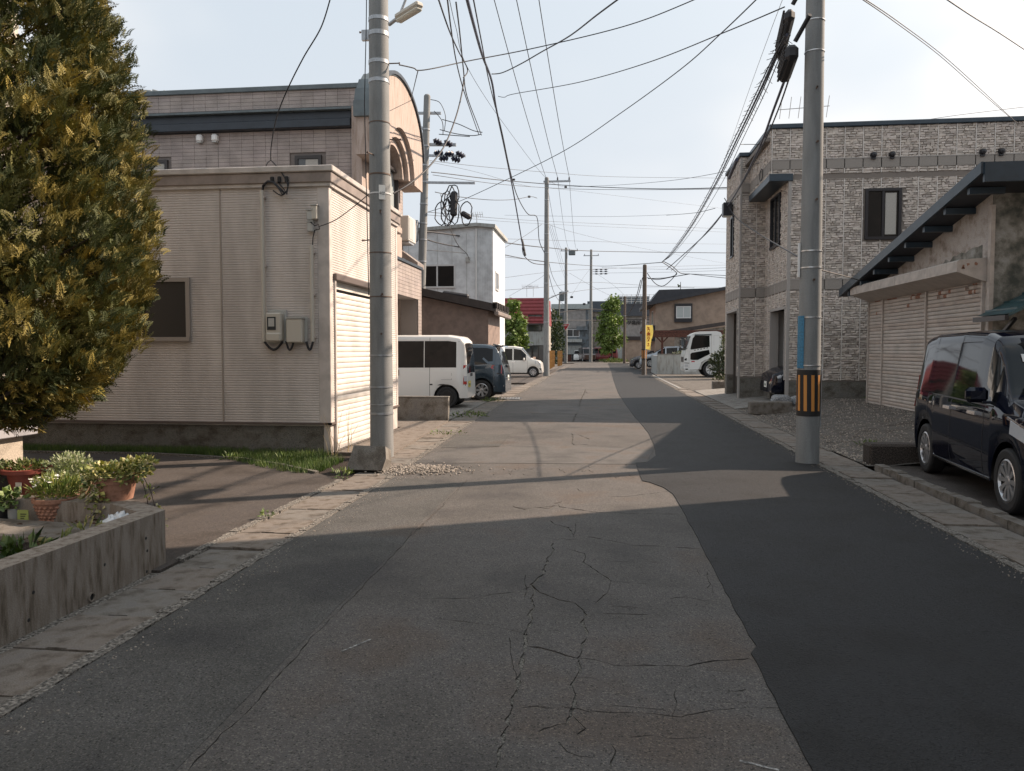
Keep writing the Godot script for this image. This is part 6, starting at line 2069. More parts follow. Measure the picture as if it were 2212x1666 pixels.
	car("silver_car", "silver car behind the grey concrete wall with its bonnet showing", "car", hatch, Vector3(P(1442, 770, 56).x, 0.3, -56.5), PI)
	var gr := hatch.duplicate()
	gr.paint = mats.paint_graphite
	car("graphite_car", "dark graphite car parked nose to the street past the banner pole", "car", gr, Vector3(P(1412, 770, 64).x, 0, -64.2), PI)
	car("dark_car", "dark car parked with its nose out beside the old wooden pole", "car", gr, Vector3(P(1405, 770, 74).x, 0, -73.5), PI)
	var nose := hatch.duplicate()
	nose.paint = mats.paint_navy
	o = car("garaged_car", "dark car with its nose out of the stone-clad building's garage", "car", nose, Vector3(6.5, 0.16, -22.15), PI)
	for sd in [-1.0, 1.0]:
		on_side(o, "headlamp", nose, [[1.4, 0.68], [1.8, 0.6], [1.82, 0.66], [1.5, 0.82]], sd, mats.lamp_clear, 0.012)
	plate(o, Vector3(1.956, 0.42, 0), Vector2(0.33, 0.165), Vector3.RIGHT, mats.sign_white)
	truck()
func truck() -> void:
	var o := thing("truck", "white cab-over truck backed in beside the stone-clad building", "truck", Vector3(6.0, 0.0, -45.3), PI)
	# x forwards (towards the street); cab 1.75 m long, chassis and bed behind it
	var prof := PackedVector2Array([Vector2(-0.7, 0.95), Vector2(-0.7, 2.35), Vector2(-0.62, 2.52), Vector2(-0.4, 2.6), Vector2(0.55, 2.58), Vector2(0.82, 2.5), Vector2(1.0, 2.38), Vector2(1.3, 1.5), Vector2(1.36, 1.25), Vector2(1.38, 0.5), Vector2(1.33, 0.33), Vector2(0.75, 0.33), Vector2(0.55, 0.5), Vector2(0.42, 0.85), Vector2(0.2, 1.0)])
	var m := MB.new()
	m.prism(prof, Transform3D(Basis(), Vector3(0, 0, -1.05)), 2.1)
	piece(o, "cab", m, mats.paint_truck)
	for sd in [-1.0, 1.0]:
		var t := Transform3D(Basis(), Vector3(0, 0, 1.052 * sd))
		var add := func(called: String, pts: Array, mt: Material, d: float) -> MeshInstance3D:
			var q := MB.new()
			var pg := PackedVector2Array()
			for p in pts:
				pg.append(Vector2(p[0], p[1]))
			q.prism(pg, t, d * sd)
			return piece(o, called, q, mt)
		add.call("side_window", [[-0.02, 1.72], [0.0, 2.34], [0.78, 2.36], [0.92, 2.2], [1.04, 1.6], [1.0, 1.56]], mats.glass_dark, 0.008)
		add.call("lower_window", [[-0.04, 1.32], [0.02, 1.55], [0.98, 1.38], [1.04, 1.3], [1.04, 1.02], [0.98, 0.98], [0.62, 0.98]], mats.glass_dark, 0.008)
		add.call("rain_visor", [[-0.1, 2.36], [-0.1, 2.44], [0.8, 2.42], [0.84, 2.36]], mats.metal_slate, 0.03)
		add.call("door_line", [[-0.12, 1.1], [-0.12, 2.46], [-0.105, 2.46], [-0.105, 1.1]], mats.plastic_grey, 0.004)
		add.call("door_line", [[1.1, 0.5], [1.1, 1.5], [1.113, 1.5], [1.113, 0.5]], mats.plastic_grey, 0.004)
		add.call("emblem", [[0.8, 0.86], [0.98, 0.86], [0.98, 0.92], [0.8, 0.92]], mats.sign_red, 0.004)
		add.call("sleeper_panel", [[-0.55, 1.8], [-0.55, 2.36], [-0.24, 2.36], [-0.24, 1.8], [-0.25, 1.8], [-0.25, 2.35], [-0.54, 2.35], [-0.54, 1.8]], mats.plastic_grey, 0.003)
		for k in 5:   # lettering between the two windows, too small to read in the photograph
			var x := 0.84 - k * 0.17
			var y := 1.5 + k * 0.032
			add.call("lettering", [[x, y], [x - 0.1, y + 0.015], [x - 0.1, y + 0.04], [x, y + 0.03]], mats.sign_black, 0.003)
			add.call("lettering", [[x - 0.04, y + 0.035], [x - 0.06, y + 0.035], [x - 0.06, y + 0.075], [x - 0.04, y + 0.075]], mats.sign_black, 0.004)
		add.call("corner_lamp", [[1.24, 0.95], [1.36, 0.95], [1.36, 1.05], [1.24, 1.08]], mats.trim_black, 0.01)
		add.call("headlamp", [[1.16, 0.6], [1.34, 0.6], [1.34, 0.72], [1.16, 0.72]], mats.lamp_clear, 0.012)
		add.call("bumper_gap", [[1.1, 0.78], [1.37, 0.8], [1.37, 0.83], [1.1, 0.81]], mats.trim_black, 0.01)
		add.call("fog_lamp", [[1.16, 0.42], [1.3, 0.42], [1.3, 0.49], [1.16, 0.49]], mats.trim_black, 0.012)
		add.call("step", [[0.62, 0.42], [1.08, 0.4], [1.08, 0.44], [0.64, 0.46]], mats.plastic_grey, 0.03)
		var arch := MB.new()
		var pg := PackedVector2Array()
		for k in 13:
			var a := PI * k / 12.0
			pg.append(Vector2(cos(a) * 0.66, 0.45 + sin(a) * 0.6))
		for k in 13:
			var a := PI - PI * k / 12.0
			pg.append(Vector2(cos(a) * 0.56, 0.45 + sin(a) * 0.52))
		arch.prism(pg, Transform3D(Basis(), Vector3(-0.12, 0, 1.056 * sd)), -0.5 * sd)
		piece(o, "wheel_arch", arch, mats.plastic_grey)
		wheel(o, Vector3(-0.12, 0.45, 0.93 * sd), 0.45, 0.26, sd, 8, mats.alu_white, 0.55)
		wheel(o, Vector3(-4.2, 0.45, 0.85 * sd), 0.45, 0.4, sd, 8, mats.alu_white, 0.55)
		var mi := MB.new()
		mi.tube([Vector3(1.0, 2.25, 1.0 * sd), Vector3(1.35, 2.2, 1.2 * sd), Vector3(1.4, 1.7, 1.2 * sd), Vector3(1.2, 1.6, 1.02 * sd)], 0.015, 6)
		mi.box(Vector3(1.38, 2.0, 1.2 * sd), Vector3(0.08, 0.38, 0.2), 0.03)
		mi.box(Vector3(1.38, 1.7, 1.2 * sd), Vector3(0.08, 0.18, 0.2), 0.03)
		piece(o, "wing_mirror", mi, mats.trim_black)
	var ws := MB.new()
	ws.quad(Vector3(1.02, 2.34, -0.95), Vector3(1.02, 2.34, 0.95), Vector3(1.3, 1.52, 0.95), Vector3(1.3, 1.52, -0.95), Vector3(1, 0.3, 0))
	var wo := piece(o, "windscreen", ws, mats.glass_grey)
	wo.position.x = 0.006
	bx(o, "grille", Vector3(1.376, 0.85, -0.6), Vector3(1.392, 1.15, 0.6), mats.trim_black)
	plate(o, Vector3(1.39, 0.55, 0), Vector2(0.44, 0.22), Vector3.RIGHT, mats.sign_white)
	bx(o, "chassis", Vector3(-5.6, 0.55, -0.45), Vector3(0.6, 0.85, 0.45), mats.trim_black)
	bx(o, "bed", Vector3(-5.8, 0.95, -1.08), Vector3(-0.85, 1.05, 1.08), mats.galvanised)
	for z in [-1.08, 1.05]:
		bx(o, "bed_side", Vector3(-5.8, 1.05, z), Vector3(-0.85, 1.5, z + 0.03), mats.paint_truck)

# ---------------------------------------------------------------- houses along the street
func left_background() -> void:
	# low concrete wall beside the white van
	var lw := thing("low_wall", "low stained concrete wall between the garage apron and the white van", "wall", Vector3(-3.27, 0, -16.2))
	bx(lw, "wall", Vector3(-2.4, -0.05, -0.14), Vector3(0.0, 0.5, 0.0), mats.concrete, 0.01)
	bx(lw, "coping", Vector3(-2.4, 0.5, -0.15), Vector3(0.01, 0.53, 0.01), mats.concrete, 0.008)
	# brown lean-to shed
	var sh := thing("brown_shed", "brown steel shed with a dark sloping roof behind the parked vans", "shed", Vector3(0, 0, -26.0))
	var m := MB.new()
	m.prism(PackedVector2Array([Vector2(-9.5, 0), Vector2(-3.85, 0), Vector2(-3.85, 2.86), Vector2(-9.5, 4.1)]), Transform3D(Basis(), Vector3(0, 0, -3.0)), 3.0)
	piece(sh, "wall", m, mats.brown_steel)
	m = MB.new()
	m.prism(PackedVector2Array([Vector2(-9.5, 4.12), Vector2(-3.55, 2.82), Vector2(-3.55, 3.08), Vector2(-9.5, 4.38)]), Transform3D(Basis(), Vector3(0, 0, -3.3)), 3.6)
	piece(sh, "roof", m, mats.roof_brown)
	for i in 8:
		bx(sh, "roof_rib", Vector3(-3.66, 2.93, 0.18 - i * 0.45), Vector3(-3.5, 3.14, 0.3 - i * 0.45), mats.roof_brown)
	bx(sh, "gutter", Vector3(-3.6, 2.7, -3.3), Vector3(-3.45, 2.84, 0.3), mats.eave_metal, 0.02)
	# white steel-clad building
	var wb := thing("white_building", "tall white steel-clad building with wide first-floor windows", "building", Vector3.ZERO)
	var Z := -32.0
	var xl := -10.5
	var xr: float = P(1065, 600, 32).x
	var xm: float = P(1030, 600, 32).x
	m = MB.new()
	m.prism(PackedVector2Array([Vector2(xl, 0), Vector2(xr, 0), Vector2(xr, 6.62), Vector2(xm, 6.68), Vector2(xl, 6.3)]), Transform3D(Basis(), Vector3(0, 0, Z - 3.9)), 3.9)
	piece(wb, "wall", m, mats.white_steel)
	var f := wall(Vector3(xl, 0, Z), Vector3.RIGHT)
	for i in 9:
		var x := xm + 0.04 + i * (xr - xm - 0.05) / 9.0
		bx(wb, "cladding_rib", Vector3(x, 0, Z), Vector3(x + 0.025, 6.58, Z + 0.025), mats.white_steel)
	for i in 9:
		var x := xl + 0.5 + i * 0.62
		bx(wb, "panel_seam", Vector3(x, 0, Z), Vector3(x + 0.012, 6.4, Z + 0.008), mats.grey_far)
	m = MB.new()
	m.prism(PackedVector2Array([Vector2(xl - 0.1, 6.3), Vector2(xm, 6.68), Vector2(xr + 0.12, 6.6), Vector2(xr + 0.12, 6.74), Vector2(xm, 6.82), Vector2(xl - 0.1, 6.44)]), Transform3D(Basis(), Vector3(0, 0, Z - 4.1)), 4.3)
	piece(wb, "roof_edge", m, mats.grey_far)
	m = MB.new()
	m.tube([Vector3(xm - 0.02, 0, Z + 0.06), Vector3(xm - 0.02, 6.6, Z + 0.06)], 0.04, 8)
	piece(wb, "downpipe", m, mats.plastic_white)
	var a := P(905, 623, 32)
	var b := P(984, 571, 32)
	window(wb, f, Rect2(a.x - xl, a.y, b.x - a.x, b.y - a.y), mats.alu_white, mats.glass_dark, 0.07, 1)
	wpart(wb, "red_goods", mats.lamp_red, f, a.x - xl + 0.15, a.x - xl + 0.55, a.y + 0.35, a.y + 0.45, -0.026, -0.022)
	var st := wall(Vector3(xr, 0, Z), Vector3.FORWARD)
	window(wb, st, Rect2(0.7, 4.1, 0.9, 0.8), mats.alu_white, mats.glass_grey, 0.06, 1)
	window(wb, st, Rect2(0.3, 1.0, 1.2, 1.1), mats.alu_white, mats.glass_grey, 0.06, 1)
	m = MB.new()
	m.box(Vector3(0, 0, 0), Vector3(1.0, 0.05, 0.5), 0.0, Basis(Vector3.RIGHT, 0.9))
	var vent := thing("meter_box", "small grey service box on the white building's wall under the wires", "box", P(1011, 562, 31.9))
	bx(vent, "case", Vector3(-0.09, -0.1, -0.03), Vector3(0.09, 0.1, 0.1), mats.plastic_grey, 0.02)
	bx(vent, "cover", Vector3(-0.1, 0.1, -0.03), Vector3(0.1, 0.12, 0.12), mats.plastic_white)
	# house with the red mansard roof
	var rh := thing("red_roof_house", "grey house with a dark red ribbed metal roof and two small aerials", "house")
	var d := 62.0
	var p0 := P(1050, 700, d)
	var p1 := P(1176, 700, d)
	bx(rh, "wall", Vector3(p0.x, 0, -d - 7), Vector3(p1.x, p0.y + 0.1, -d), mats.grey_far)
	var rt := P(1170, 642, d).y
	m = MB.new()
	m.prism(PackedVector2Array([Vector2(0.35, p0.y), Vector2(-0.9, rt), Vector2(-5.8, rt), Vector2(-7.3, p0.y)]), Transform3D(Basis(Vector3(0, 0, 1), Vector3.UP, Vector3(-1, 0, 0)), Vector3(p1.x + 0.1, 0, -d)), p1.x + 0.2 - p0.x)
	piece(rh, "roof", m, mats.roof_red)
	for i in 7:
		var t := (i + 0.5) / 7.0
		var y := lerpf(p0.y + 0.06, rt - 0.02, t)
		bx(rh, "roof_batten", Vector3(p0.x, y - 0.03, -d + lerpf(0.38, -0.87, t) - 0.06), Vector3(p1.x + 0.1, y + 0.05, -d + lerpf(0.38, -0.87, t) + 0.02), mats.roof_red)
	bx(rh, "eave", Vector3(p0.x, p0.y - 0.1, -d + 0.02), Vector3(p1.x + 0.12, p0.y + 0.02, -d + 0.4), mats.roof_brown)
	var rf := wall(Vector3(p0.x, 0, -d), Vector3.RIGHT)
	for q in [[1141, 716, 1171, 680], [1093, 716, 1120, 690], [1122, 790, 1150, 747], [1150, 800, 1176, 746]]:
		var wa := P(q[0], q[1], d)
		var wc := P(q[2], q[3], d)
		window(rh, rf, Rect2(wa.x - p0.x, maxf(wa.y, 0.05), wc.x - wa.x, wc.y - maxf(wa.y, 0.05)), mats.alu_brown, mats.glass_grey, 0.07, 1)
	bx(rh, "side_wall", Vector3(p1.x - 0.02, 0, -d - 6.8), Vector3(p1.x + 0.06, p0.y, -d - 0.3), mats.cream_far)
	for u in [1138, 1152]:
		var an := thing("tv_aerial", "thin television aerial on the red metal roof", "aerial", P(u, 642, d + 1.0), 0.0, "aerials on the red roof")
		aerial(an, 0.9)
	street_tree("street_tree", "young bright green tree in front of the red-roofed house", P(1110, 790, 57) * Vector3(1, 0, 1), 5.0, 2.2, 2600, 0.17, 0.3)
	# yellow wooden stakes of a fence
	for i in 10:
		var t := i / 9.0
		var u := lerpf(1184, 1203, t) if i < 7 else lerpf(1206, 1213, (i - 7) / 2.0)
		var dd := lerpf(62.5, 82.0, t)
		var p := P(u, 770, dd)
		var s := thing("fence_stake", "weathered yellow wooden stake in a row beside the street", "stake", Vector3(p.x, 0, p.z), 0.0, "yellow fence stakes")
		m = MB.new()
		m.prism(PackedVector2Array([Vector2(-0.08, -0.1), Vector2(0.08, -0.1), Vector2(0.08, 1.42), Vector2(0.0, 1.52), Vector2(-0.08, 1.42)]), Transform3D(Basis(), Vector3(0, 0, -0.04)), 0.08)
		piece(s, "post", m, mats.wood_yellow)
		bx(s, "cross_piece", Vector3(-0.14, 0.95, -0.07), Vector3(0.14, 1.02, -0.045), mats.wood_yellow)
	var fw := thing("board_fence", "low dark board fence behind the yellow stakes", "fence", Vector3(-5.3, 0, -60))
	for i in 14:
		bx(fw, "board", Vector3(-0.04, 0.0, -1.0 - i * 1.9), Vector3(0.02, 1.0, 0.82 - i * 1.9), mats.brown_steel)
func aerial(o: Node3D, s: float) -> void:
	var m := MB.new()
	m.tube([Vector3.ZERO, Vector3(0, s, 0)], 0.018, 5)
	m.tube([Vector3(-0.45 * s, s * 0.92, 0), Vector3(0.45 * s, s * 0.96, 0)], 0.012, 5)
	for k in 6:
		var x := lerpf(-0.42, 0.42, k / 5.0) * s
		m.tube([Vector3(x, s * 0.78, -0.15), Vector3(x, s * 1.12, 0.15)], 0.009, 4)
	piece(o, "mast", m, mats.galvanised)
func right_background() -> void:
	# beige house
	var d := 62.0
	var h := thing("beige_house", "beige house with a dark sloping roof and a boxed white window", "house")
	var xl := P(1416, 700, d).x
	var xr := xl + 9.5
	var f := wall(Vector3(xl, 0, -d), Vector3.RIGHT)
	var yl := P(1425, 655, d).y
	var yr := P(1570, 624, d).y + 0.7
	var m := MB.new()
	m.prism(PackedVector2Array([Vector2(xl, 0), Vector2(xr, 0), Vector2(xr, yr), Vector2(xl, yl)]), Transform3D(Basis(), Vector3(0, 0, -d - 8)), 8.0)
	piece(h, "wall", m, mats.beige_far)
	m = MB.new()
	m.prism(PackedVector2Array([Vector2(xl - 0.9, yl - 0.25), Vector2(xr, yr), Vector2(xr, yr + 0.25), Vector2(xl - 0.9, yl + 0.02)]), Transform3D(Basis(), Vector3(0, 0, -d - 8.4)), 9.0)
	piece(h, "roof", m, mats.roof_dark)
	m = MB.new()
	m.prism(PackedVector2Array([Vector2(xl - 0.4, yl + 0.1), Vector2(xl + 0.3, P(1425, 633, d).y + 0.3), Vector2(xr, P(1425, 633, d).y + 0.5), Vector2(xr, yl)]), Transform3D(Basis(), Vector3(0, 0, -d - 8.2)), 7.6)
	piece(h, "rear_roof", m, mats.roof_dark)
	var wa := P(1460, 688, d)
	var wb := P(1492, 662, d)
	wpart(h, "window_surround", mats.alu_black, f, wa.x - xl - 0.12, wb.x - xl + 0.12, wa.y - 0.3, wb.y + 0.22, 0.0, 0.2)
	var f2 := Transform3D(f.basis, f.origin + Vector3(0, 0, 0.2))
	window(h, f2, Rect2(wa.x - xl, wa.y, wb.x - wa.x, wb.y - wa.y), mats.alu_white, mats.glass_pale, 0.07, 1)
	var s := wall(Vector3(xl, 0, -d - 7), Vector3.BACK)
	window(h, s, Rect2(2.6, 3.6, 1.6, 1.2), mats.alu_white, mats.glass_grey, 0.07, 1)
	wpart(h, "balcony", mats.metal_navy, s, 1.4, 6.6, 2.3, 3.5, 0.0, 0.9)
	# lower lean-to in front of it
	var l := thing("lean_to_shed", "weathered board lean-to with a dark roof below the beige house", "shed")
	var x0 := P(1455, 720, 57).x
	m = MB.new()
	m.prism(PackedVector2Array([Vector2(x0 + 0.3, 0), Vector2(x0 + 7, 0), Vector2(x0 + 7, 3.7), Vector2(x0 + 0.3, 2.75)]), Transform3D(Basis(), Vector3(0, 0, -59.5)), 2.4)
	piece(l, "wall", m, mats.cream_far)
	m = MB.new()
	m.prism(PackedVector2Array([Vector2(x0 - 0.3, 2.75), Vector2(x0 + 7, 3.85), Vector2(x0 + 7, 4.1), Vector2(x0 - 0.3, 2.98)]), Transform3D(Basis(), Vector3(0, 0, -59.8)), 3.3)
	piece(l, "roof", m, mats.roof_brown)
	bx(l, "opening_shade_panel", Vector3(x0 + 0.5, 1.2, -57.08), Vector3(x0 + 2.6, 2.8, -57.05), mats.bluegrey_far)  # flat dark panel on the wall, the shade of an opening put into its colour
	for i in 3:
		bx(l, "louvre", Vector3(x0 + 2.8, 2.2 + i * 0.25, -57.05), Vector3(x0 + 4.0, 2.3 + i * 0.25, -57.0), mats.brown_steel)
	# timber carport
	var c := thing("carport", "dark red timber carport frame behind the grey concrete wall", "carport", Vector3(0, 0, -55.0))
	var c0 := P(1388, 724, 55).x
	var y := P(1450, 718, 55).y
	for i in 6:
		bx(c, "beam", Vector3(c0, y - 0.02 - i * 0.0, -0.1 + -i * 0.75), Vector3(c0 + 6.0, y + 0.14, 0.0 - i * 0.75), mats.wood_red)
	bx(c, "edge_beam", Vector3(c0 + 0.6, y - 0.35, 0.06), Vector3(c0 + 6.0, y - 0.06, 0.16), mats.wood_red)
	for i in 9:
		bx(c, "rafter", Vector3(c0 + 0.3 + i * 0.65, y - 0.04, -3.9), Vector3(c0 + 0.38 + i * 0.65, y - 0.021, 0.05), mats.wood_red)
	for x in [c0 + 1.3, c0 + 5.2]:
		bx(c, "post", Vector3(x, 0, -0.1), Vector3(x + 0.14, y - 0.06, 0.04), mats.wood_red)
		for q in [-0.6, 0.6]:
			m = MB.new()
			m.beam(Vector3(x + 0.07, y - 0.75, -0.03), Vector3(x + 0.07 + q, y - 0.1, -0.03), 0.09, 0.09)
			piece(c, "brace", m, mats.wood_red)
	# concrete walls
	var w1 := thing("concrete_wall", "pale grey concrete wall with streaks in front of the carport", "wall", Vector3(P(1420, 790, 50).x, 0, -50))
	var hgt := P(1440, 766, 50).y
	for i in 3:
		bx(w1, "panel", Vector3(i * 1.02, -0.05, -0.15), Vector3(i * 1.02 + 1.012, hgt, 0.0), mats.grey_far)
	bx(w1, "coping", Vector3(-0.01, hgt, -0.17), Vector3(3.06, hgt + 0.05, 0.02), mats.concrete)
	bx(w1, "return_wall", Vector3(-0.02, -0.05, -6.0), Vector3(0.12, hgt * 0.94, -0.16), mats.grey_far)
	var bu := thing("round_bush", "clipped dark bush behind the coping of the grey concrete wall", "bush", Vector3(P(1475, 760, 51.5).x, 0.7, -51.5))
	leaf_heap(bu, "leaves", Vector3(0, 0.25, 0), Vector3(0.85, 0.5, 0.6), 900, 0.14, [Color(0.04, 0.055, 0.02), Color(0.06, 0.08, 0.03), Color(0.08, 0.09, 0.035)], 0.6, 0.28)
	var bs := thing("evergreen_shrub", "dark evergreen shrub between the truck and the stone-clad building", "shrub", Vector3(P(1562, 800, 41).x, 0, -41))
	m = MB.new()
	m.tube([Vector3.ZERO, Vector3(0, 2.0, 0)], [0.06, 0.02], 6)
	piece(bs, "stem", m, mats.bark)
	leaf_heap(bs, "leaves", Vector3(0, 0.75, 0), Vector3(0.75, 0.8, 0.7), 1500, 0.15, [Color(0.03, 0.045, 0.015), Color(0.045, 0.06, 0.02)], 0.6, 0.25)
	leaf_heap(bs, "leaves", Vector3(0.3, 1.75, 0), Vector3(0.45, 0.9, 0.5), 700, 0.15, [Color(0.05, 0.07, 0.02), Color(0.09, 0.11, 0.03)], 0.6, 0.25)
	# monkey-puzzle top above the roofs
	var t := thing("tall_conifer", "top of a sparse tiered conifer rising behind the beige house", "tree", Vector3(P(1470, 640, 85).x, 0, -85))
	m = MB.new()
	m.tube([Vector3.ZERO, Vector3(0, 8.9, 0)], [0.15, 0.03], 7)
	piece(t, "trunk", m, mats.bark)
	m = MB.new()
	for k in 26:
		var yy := 5.4 + int(k / 5.0) * 0.62
		var a := k * 2.4
		var r := maxf(0.3, (9.2 - yy) * 0.36)
		m.tube([Vector3(0, yy, 0), Vector3(cos(a) * r * 0.7, yy - 0.06, sin(a) * r * 0.7), Vector3(cos(a) * r, yy + 0.18, sin(a) * r)], [0.1, 0.13, 0.05], 6)
	piece(t, "boughs", m, mk("bough_green", Color(0.05, 0.07, 0.03), 0.8))
func far_house(label: String, u0: float, u1: float, v_top: float, v_eave: float, d: float, wm: Material, rm: Material, wins: Array, deep := 8.0) -> Node3D:
	var h := thing("far_house", label, "house")
	var a := P(u0, v_eave, d)
	var b := P(u1, v_eave, d)
	var top := P(u1, v_top, d).y
	bx(h, "wall", Vector3(a.x, 0, -d - deep), Vector3(b.x, a.y, -d), wm)
	var m := MB.new()
	m.prism(PackedVector2Array([Vector2(0.4, a.y), Vector2(-0.5, top), Vector2(-deep + 0.5, top), Vector2(-deep - 0.4, a.y)]), Transform3D(Basis(Vector3(0, 0, 1), Vector3.UP, Vector3(-1, 0, 0)), Vector3(b.x + 0.1, 0, -d)), b.x - a.x + 0.2)
	piece(h, "roof", m, rm)
	var f := wall(Vector3(a.x, 0, -d), Vector3.RIGHT)
	for q in wins:
		var p := P(q[0], q[3], d)
		var r := P(q[2], q[1], d)
		window(h, f, Rect2(p.x - a.x, p.y, r.x - p.x, r.y - p.y), mats.alu_white if q.size() < 5 else q[4], mats.glass_grey, 0.1, 1)
	return h
func far_end() -> void:
	var h := far_house("blue-grey house with a white balcony window behind the stop sign", 1192, 1272, 656, 668, 110, mats.bluegrey_far, mats.metal_slate, [[1224, 711, 1252, 728], [1232, 678, 1250, 690]])
	var a := P(1219, 734, 109.2)
	bx(h, "balcony", Vector3(a.x, a.y - 0.35, -109.95), Vector3(a.x + 2.5, a.y + 0.1, -108.9), mats.grey_far)
	bx(h, "upper_panel", Vector3(a.x - 0.1, a.y + 1.6, -109.98), Vector3(a.x + 3.0, a.y + 4.2, -109.9), mats.mauve_far)
	bx(h, "shutter_box", Vector3(a.x, 0, -109.98), Vector3(a.x + 2.4, 2.2, -109.85), mats.grey_far)
	h = far_house("cream house with a navy roof behind the street tree", 1270, 1338, 650, 674, 112, mats.cream_far, mats.metal_navy, [[1277, 684, 1300, 694, mats.alu_brown]])
	bx(h, "lower_roof", Vector3(P(1246, 700, 111).x, P(1246, 714, 111).y, -112.5), Vector3(P(1270, 700, 111).x, P(1246, 706, 111).y, -109.5), mats.bluegrey_far)
	# apartment house with its name in dark letters on the wall
	h = thing("apartment_house", "pale apartment house with dark lettering on its wall and a rooftop railing", "building")
	var d := 106.0
	var l := P(1331, 700, d)
	var r := P(1412, 700, d)
	var f := wall(Vector3(l.x, 0, -d), Vector3.RIGHT)
	bx(h, "wall", Vector3(l.x, 0, -d - 9), Vector3(r.x, P(1380, 683, d).y, -d), mats.mauve_far)
	var b := P(1400, 752, d)
	wpart(h, "ground_floor", mats.beige_far, f, 0.9, r.x - l.x, 0, P(1380, 735, d).y, 0.0, 0.06)
	wpart(h, "dark_band", mats.alu_brown, f, 0.3, r.x - l.x, P(1380, 735, d).y, P(1380, 727, d).y, 0.0, 0.3)
	for v in [690, 697]:
		wpart(h, "wall_line", mats.alu_brown, f, 0.2, r.x - l.x, P(1380, v, d).y - 0.08, P(1380, v, d).y, 0.0, 0.05)
	var m := MB.new()
	var y0 := P(1380, 683, d).y
	var y1 := P(1380, 656, d).y
	m.prism(PackedVector2Array([Vector2(0.5, y0), Vector2(-0.4, y1), Vector2(-8.6, y1), Vector2(-9.5, y0)]), Transform3D(Basis(Vector3(0, 0, 1), Vector3.UP, Vector3(-1, 0, 0)), Vector3(r.x + 0.2, 0, -d)), r.x - l.x + 0.4)
	piece(h, "roof", m, mats.roof_dark)
	for k in 4:
		bx(h, "railing", Vector3(l.x + 0.2, y1 + 0.25 + k * 0.3, -d + 0.0), Vector3(r.x, y1 + 0.3 + k * 0.3, -d + 0.06), mats.alu_white)
	for k in 9:
		bx(h, "railing_post", Vector3(l.x + 0.2 + k * 0.6, y1, -d + 0.065), Vector3(l.x + 0.26 + k * 0.6, y1 + 1.25, -d + 0.12), mats.alu_white)
	bx(h, "rooftop_block", Vector3(l.x + 0.4, y1, -d - 6), Vector3(r.x - 0.4, y1 + 1.2, -d - 3), mats.bluegrey_far)
	window(h, f, Rect2(P(1351, 751, d).x - l.x, P(1351, 751, d).y, 1.3, 0.95), mats.alu_white, mats.glass_grey, 0.09, 1)
	wpart(h, "door", mats.glass_pale, f, 0.1, 0.8, 0.05, 2.0, 0.0, 0.05)
	# letters read from the photograph: i, tsu, kita, kawa, as strokes on a unit square
	var glyphs := [
		[[0.75, 1.0, 0.1, 0.45], [0.5, 0.72, 0.5, 0.0]],
		[[0.15, 0.85, 0.25, 0.6], [0.42, 0.9, 0.5, 0.65], [0.9, 0.9, 0.75, 0.4], [0.75, 0.4, 0.35, 0.05]],
		[[0.35, 1.0, 0.35, 0.05], [0.0, 0.7, 0.35, 0.7], [0.0, 0.15, 0.35, 0.3], [0.65, 1.0, 0.65, 0.1], [0.65, 0.1, 1.0, 0.1], [1.0, 0.1, 1.0, 0.3], [0.65, 0.6, 0.98, 0.75]],
		[[0.15, 1.0, 0.15, 0.4], [0.15, 0.4, 0.0, 0.0], [0.52, 0.95, 0.52, 0.1], [0.92, 1.0, 0.92, 0.0]]]
	var gx: float = P(1345, 700, d).x - l.x
	var gy: float = P(1345, 693, d).y - 0.56
	for g in glyphs.size():
		m = MB.new()
		for k in glyphs[g]:
			var p := f * Vector3(gx + g * 0.62 + k[0] * 0.5, gy + k[1] * 0.6, 0.1)
			var q := f * Vector3(gx + g * 0.62 + k[2] * 0.5, gy + k[3] * 0.6, 0.1)
			m.beam(p, q, 0.09, 0.05, Vector3.BACK)
		piece(h, "letter", m, mats.sign_black)
	street_tree("street_tree", "tall columnar bright green tree in the far traffic island", Vector3(P(1322, 770, 98).x, 0, -98.5), 8.1, 3.3, 6200, 0.2, 0.17)
	var isl := thing("island_shrubs", "low green shrubs on the far traffic island beneath the tree", "shrub", Vector3(P(1325, 770, 96).x, 0, -97))
	leaf_heap(isl, "leaves", Vector3(0, 0.2, 0), Vector3(1.9, 0.25, 0.8), 800, 0.2, [Color(0.09, 0.13, 0.03), Color(0.15, 0.18, 0.05)], 0.7, 0.25)
	far_house("grey workshop with a flat dark roof beyond the crossing", 1412, 1480, 660, 668, 118, mats.grey_far, mats.roof_dark, [])
	far_house("plain house far beyond the red roof", 1040, 1190, 690, 700, 130, mats.cream_far, mats.roof_dark, [])
	var hd := thing("dark_hedge", "dark hedge tree between the red-roofed house and the blue-grey house", "hedge", Vector3(P(1196, 770, 88).x, 0, -90))
	leaf_heap(hd, "leaves", Vector3(0, 3.0, 0), Vector3(1.1, 3.2, 1.5), 1600, 0.35, [Color(0.03, 0.045, 0.015), Color(0.04, 0.06, 0.02)], 0.6, 0.28)
	m = MB.new()
	m.tube([Vector3.ZERO, Vector3(0, 4.5, 0)], [0.12, 0.04], 6)
	piece(hd, "stem", m, mats.bark)
	for k in 5:
		var u := 1212 + k * 9
		var bn := thing("refuse_bin", "row of dark bins before the blue-grey house's shutter", "bin", Vector3(P(u, 770, 107).x, 0, -108), 0.0, "bins before the blue-grey house")
		bx(bn, "body", Vector3(-0.26, 0, -0.3), Vector3(0.26, 0.9, 0.3), [mats.trim_black, mats.brown_steel, mats.wood_red][k % 3], 0.04)
		bx(bn, "lid", Vector3(-0.29, 0.9, -0.33), Vector3(0.29, 0.98, 0.33), mats.trim_black, 0.03)

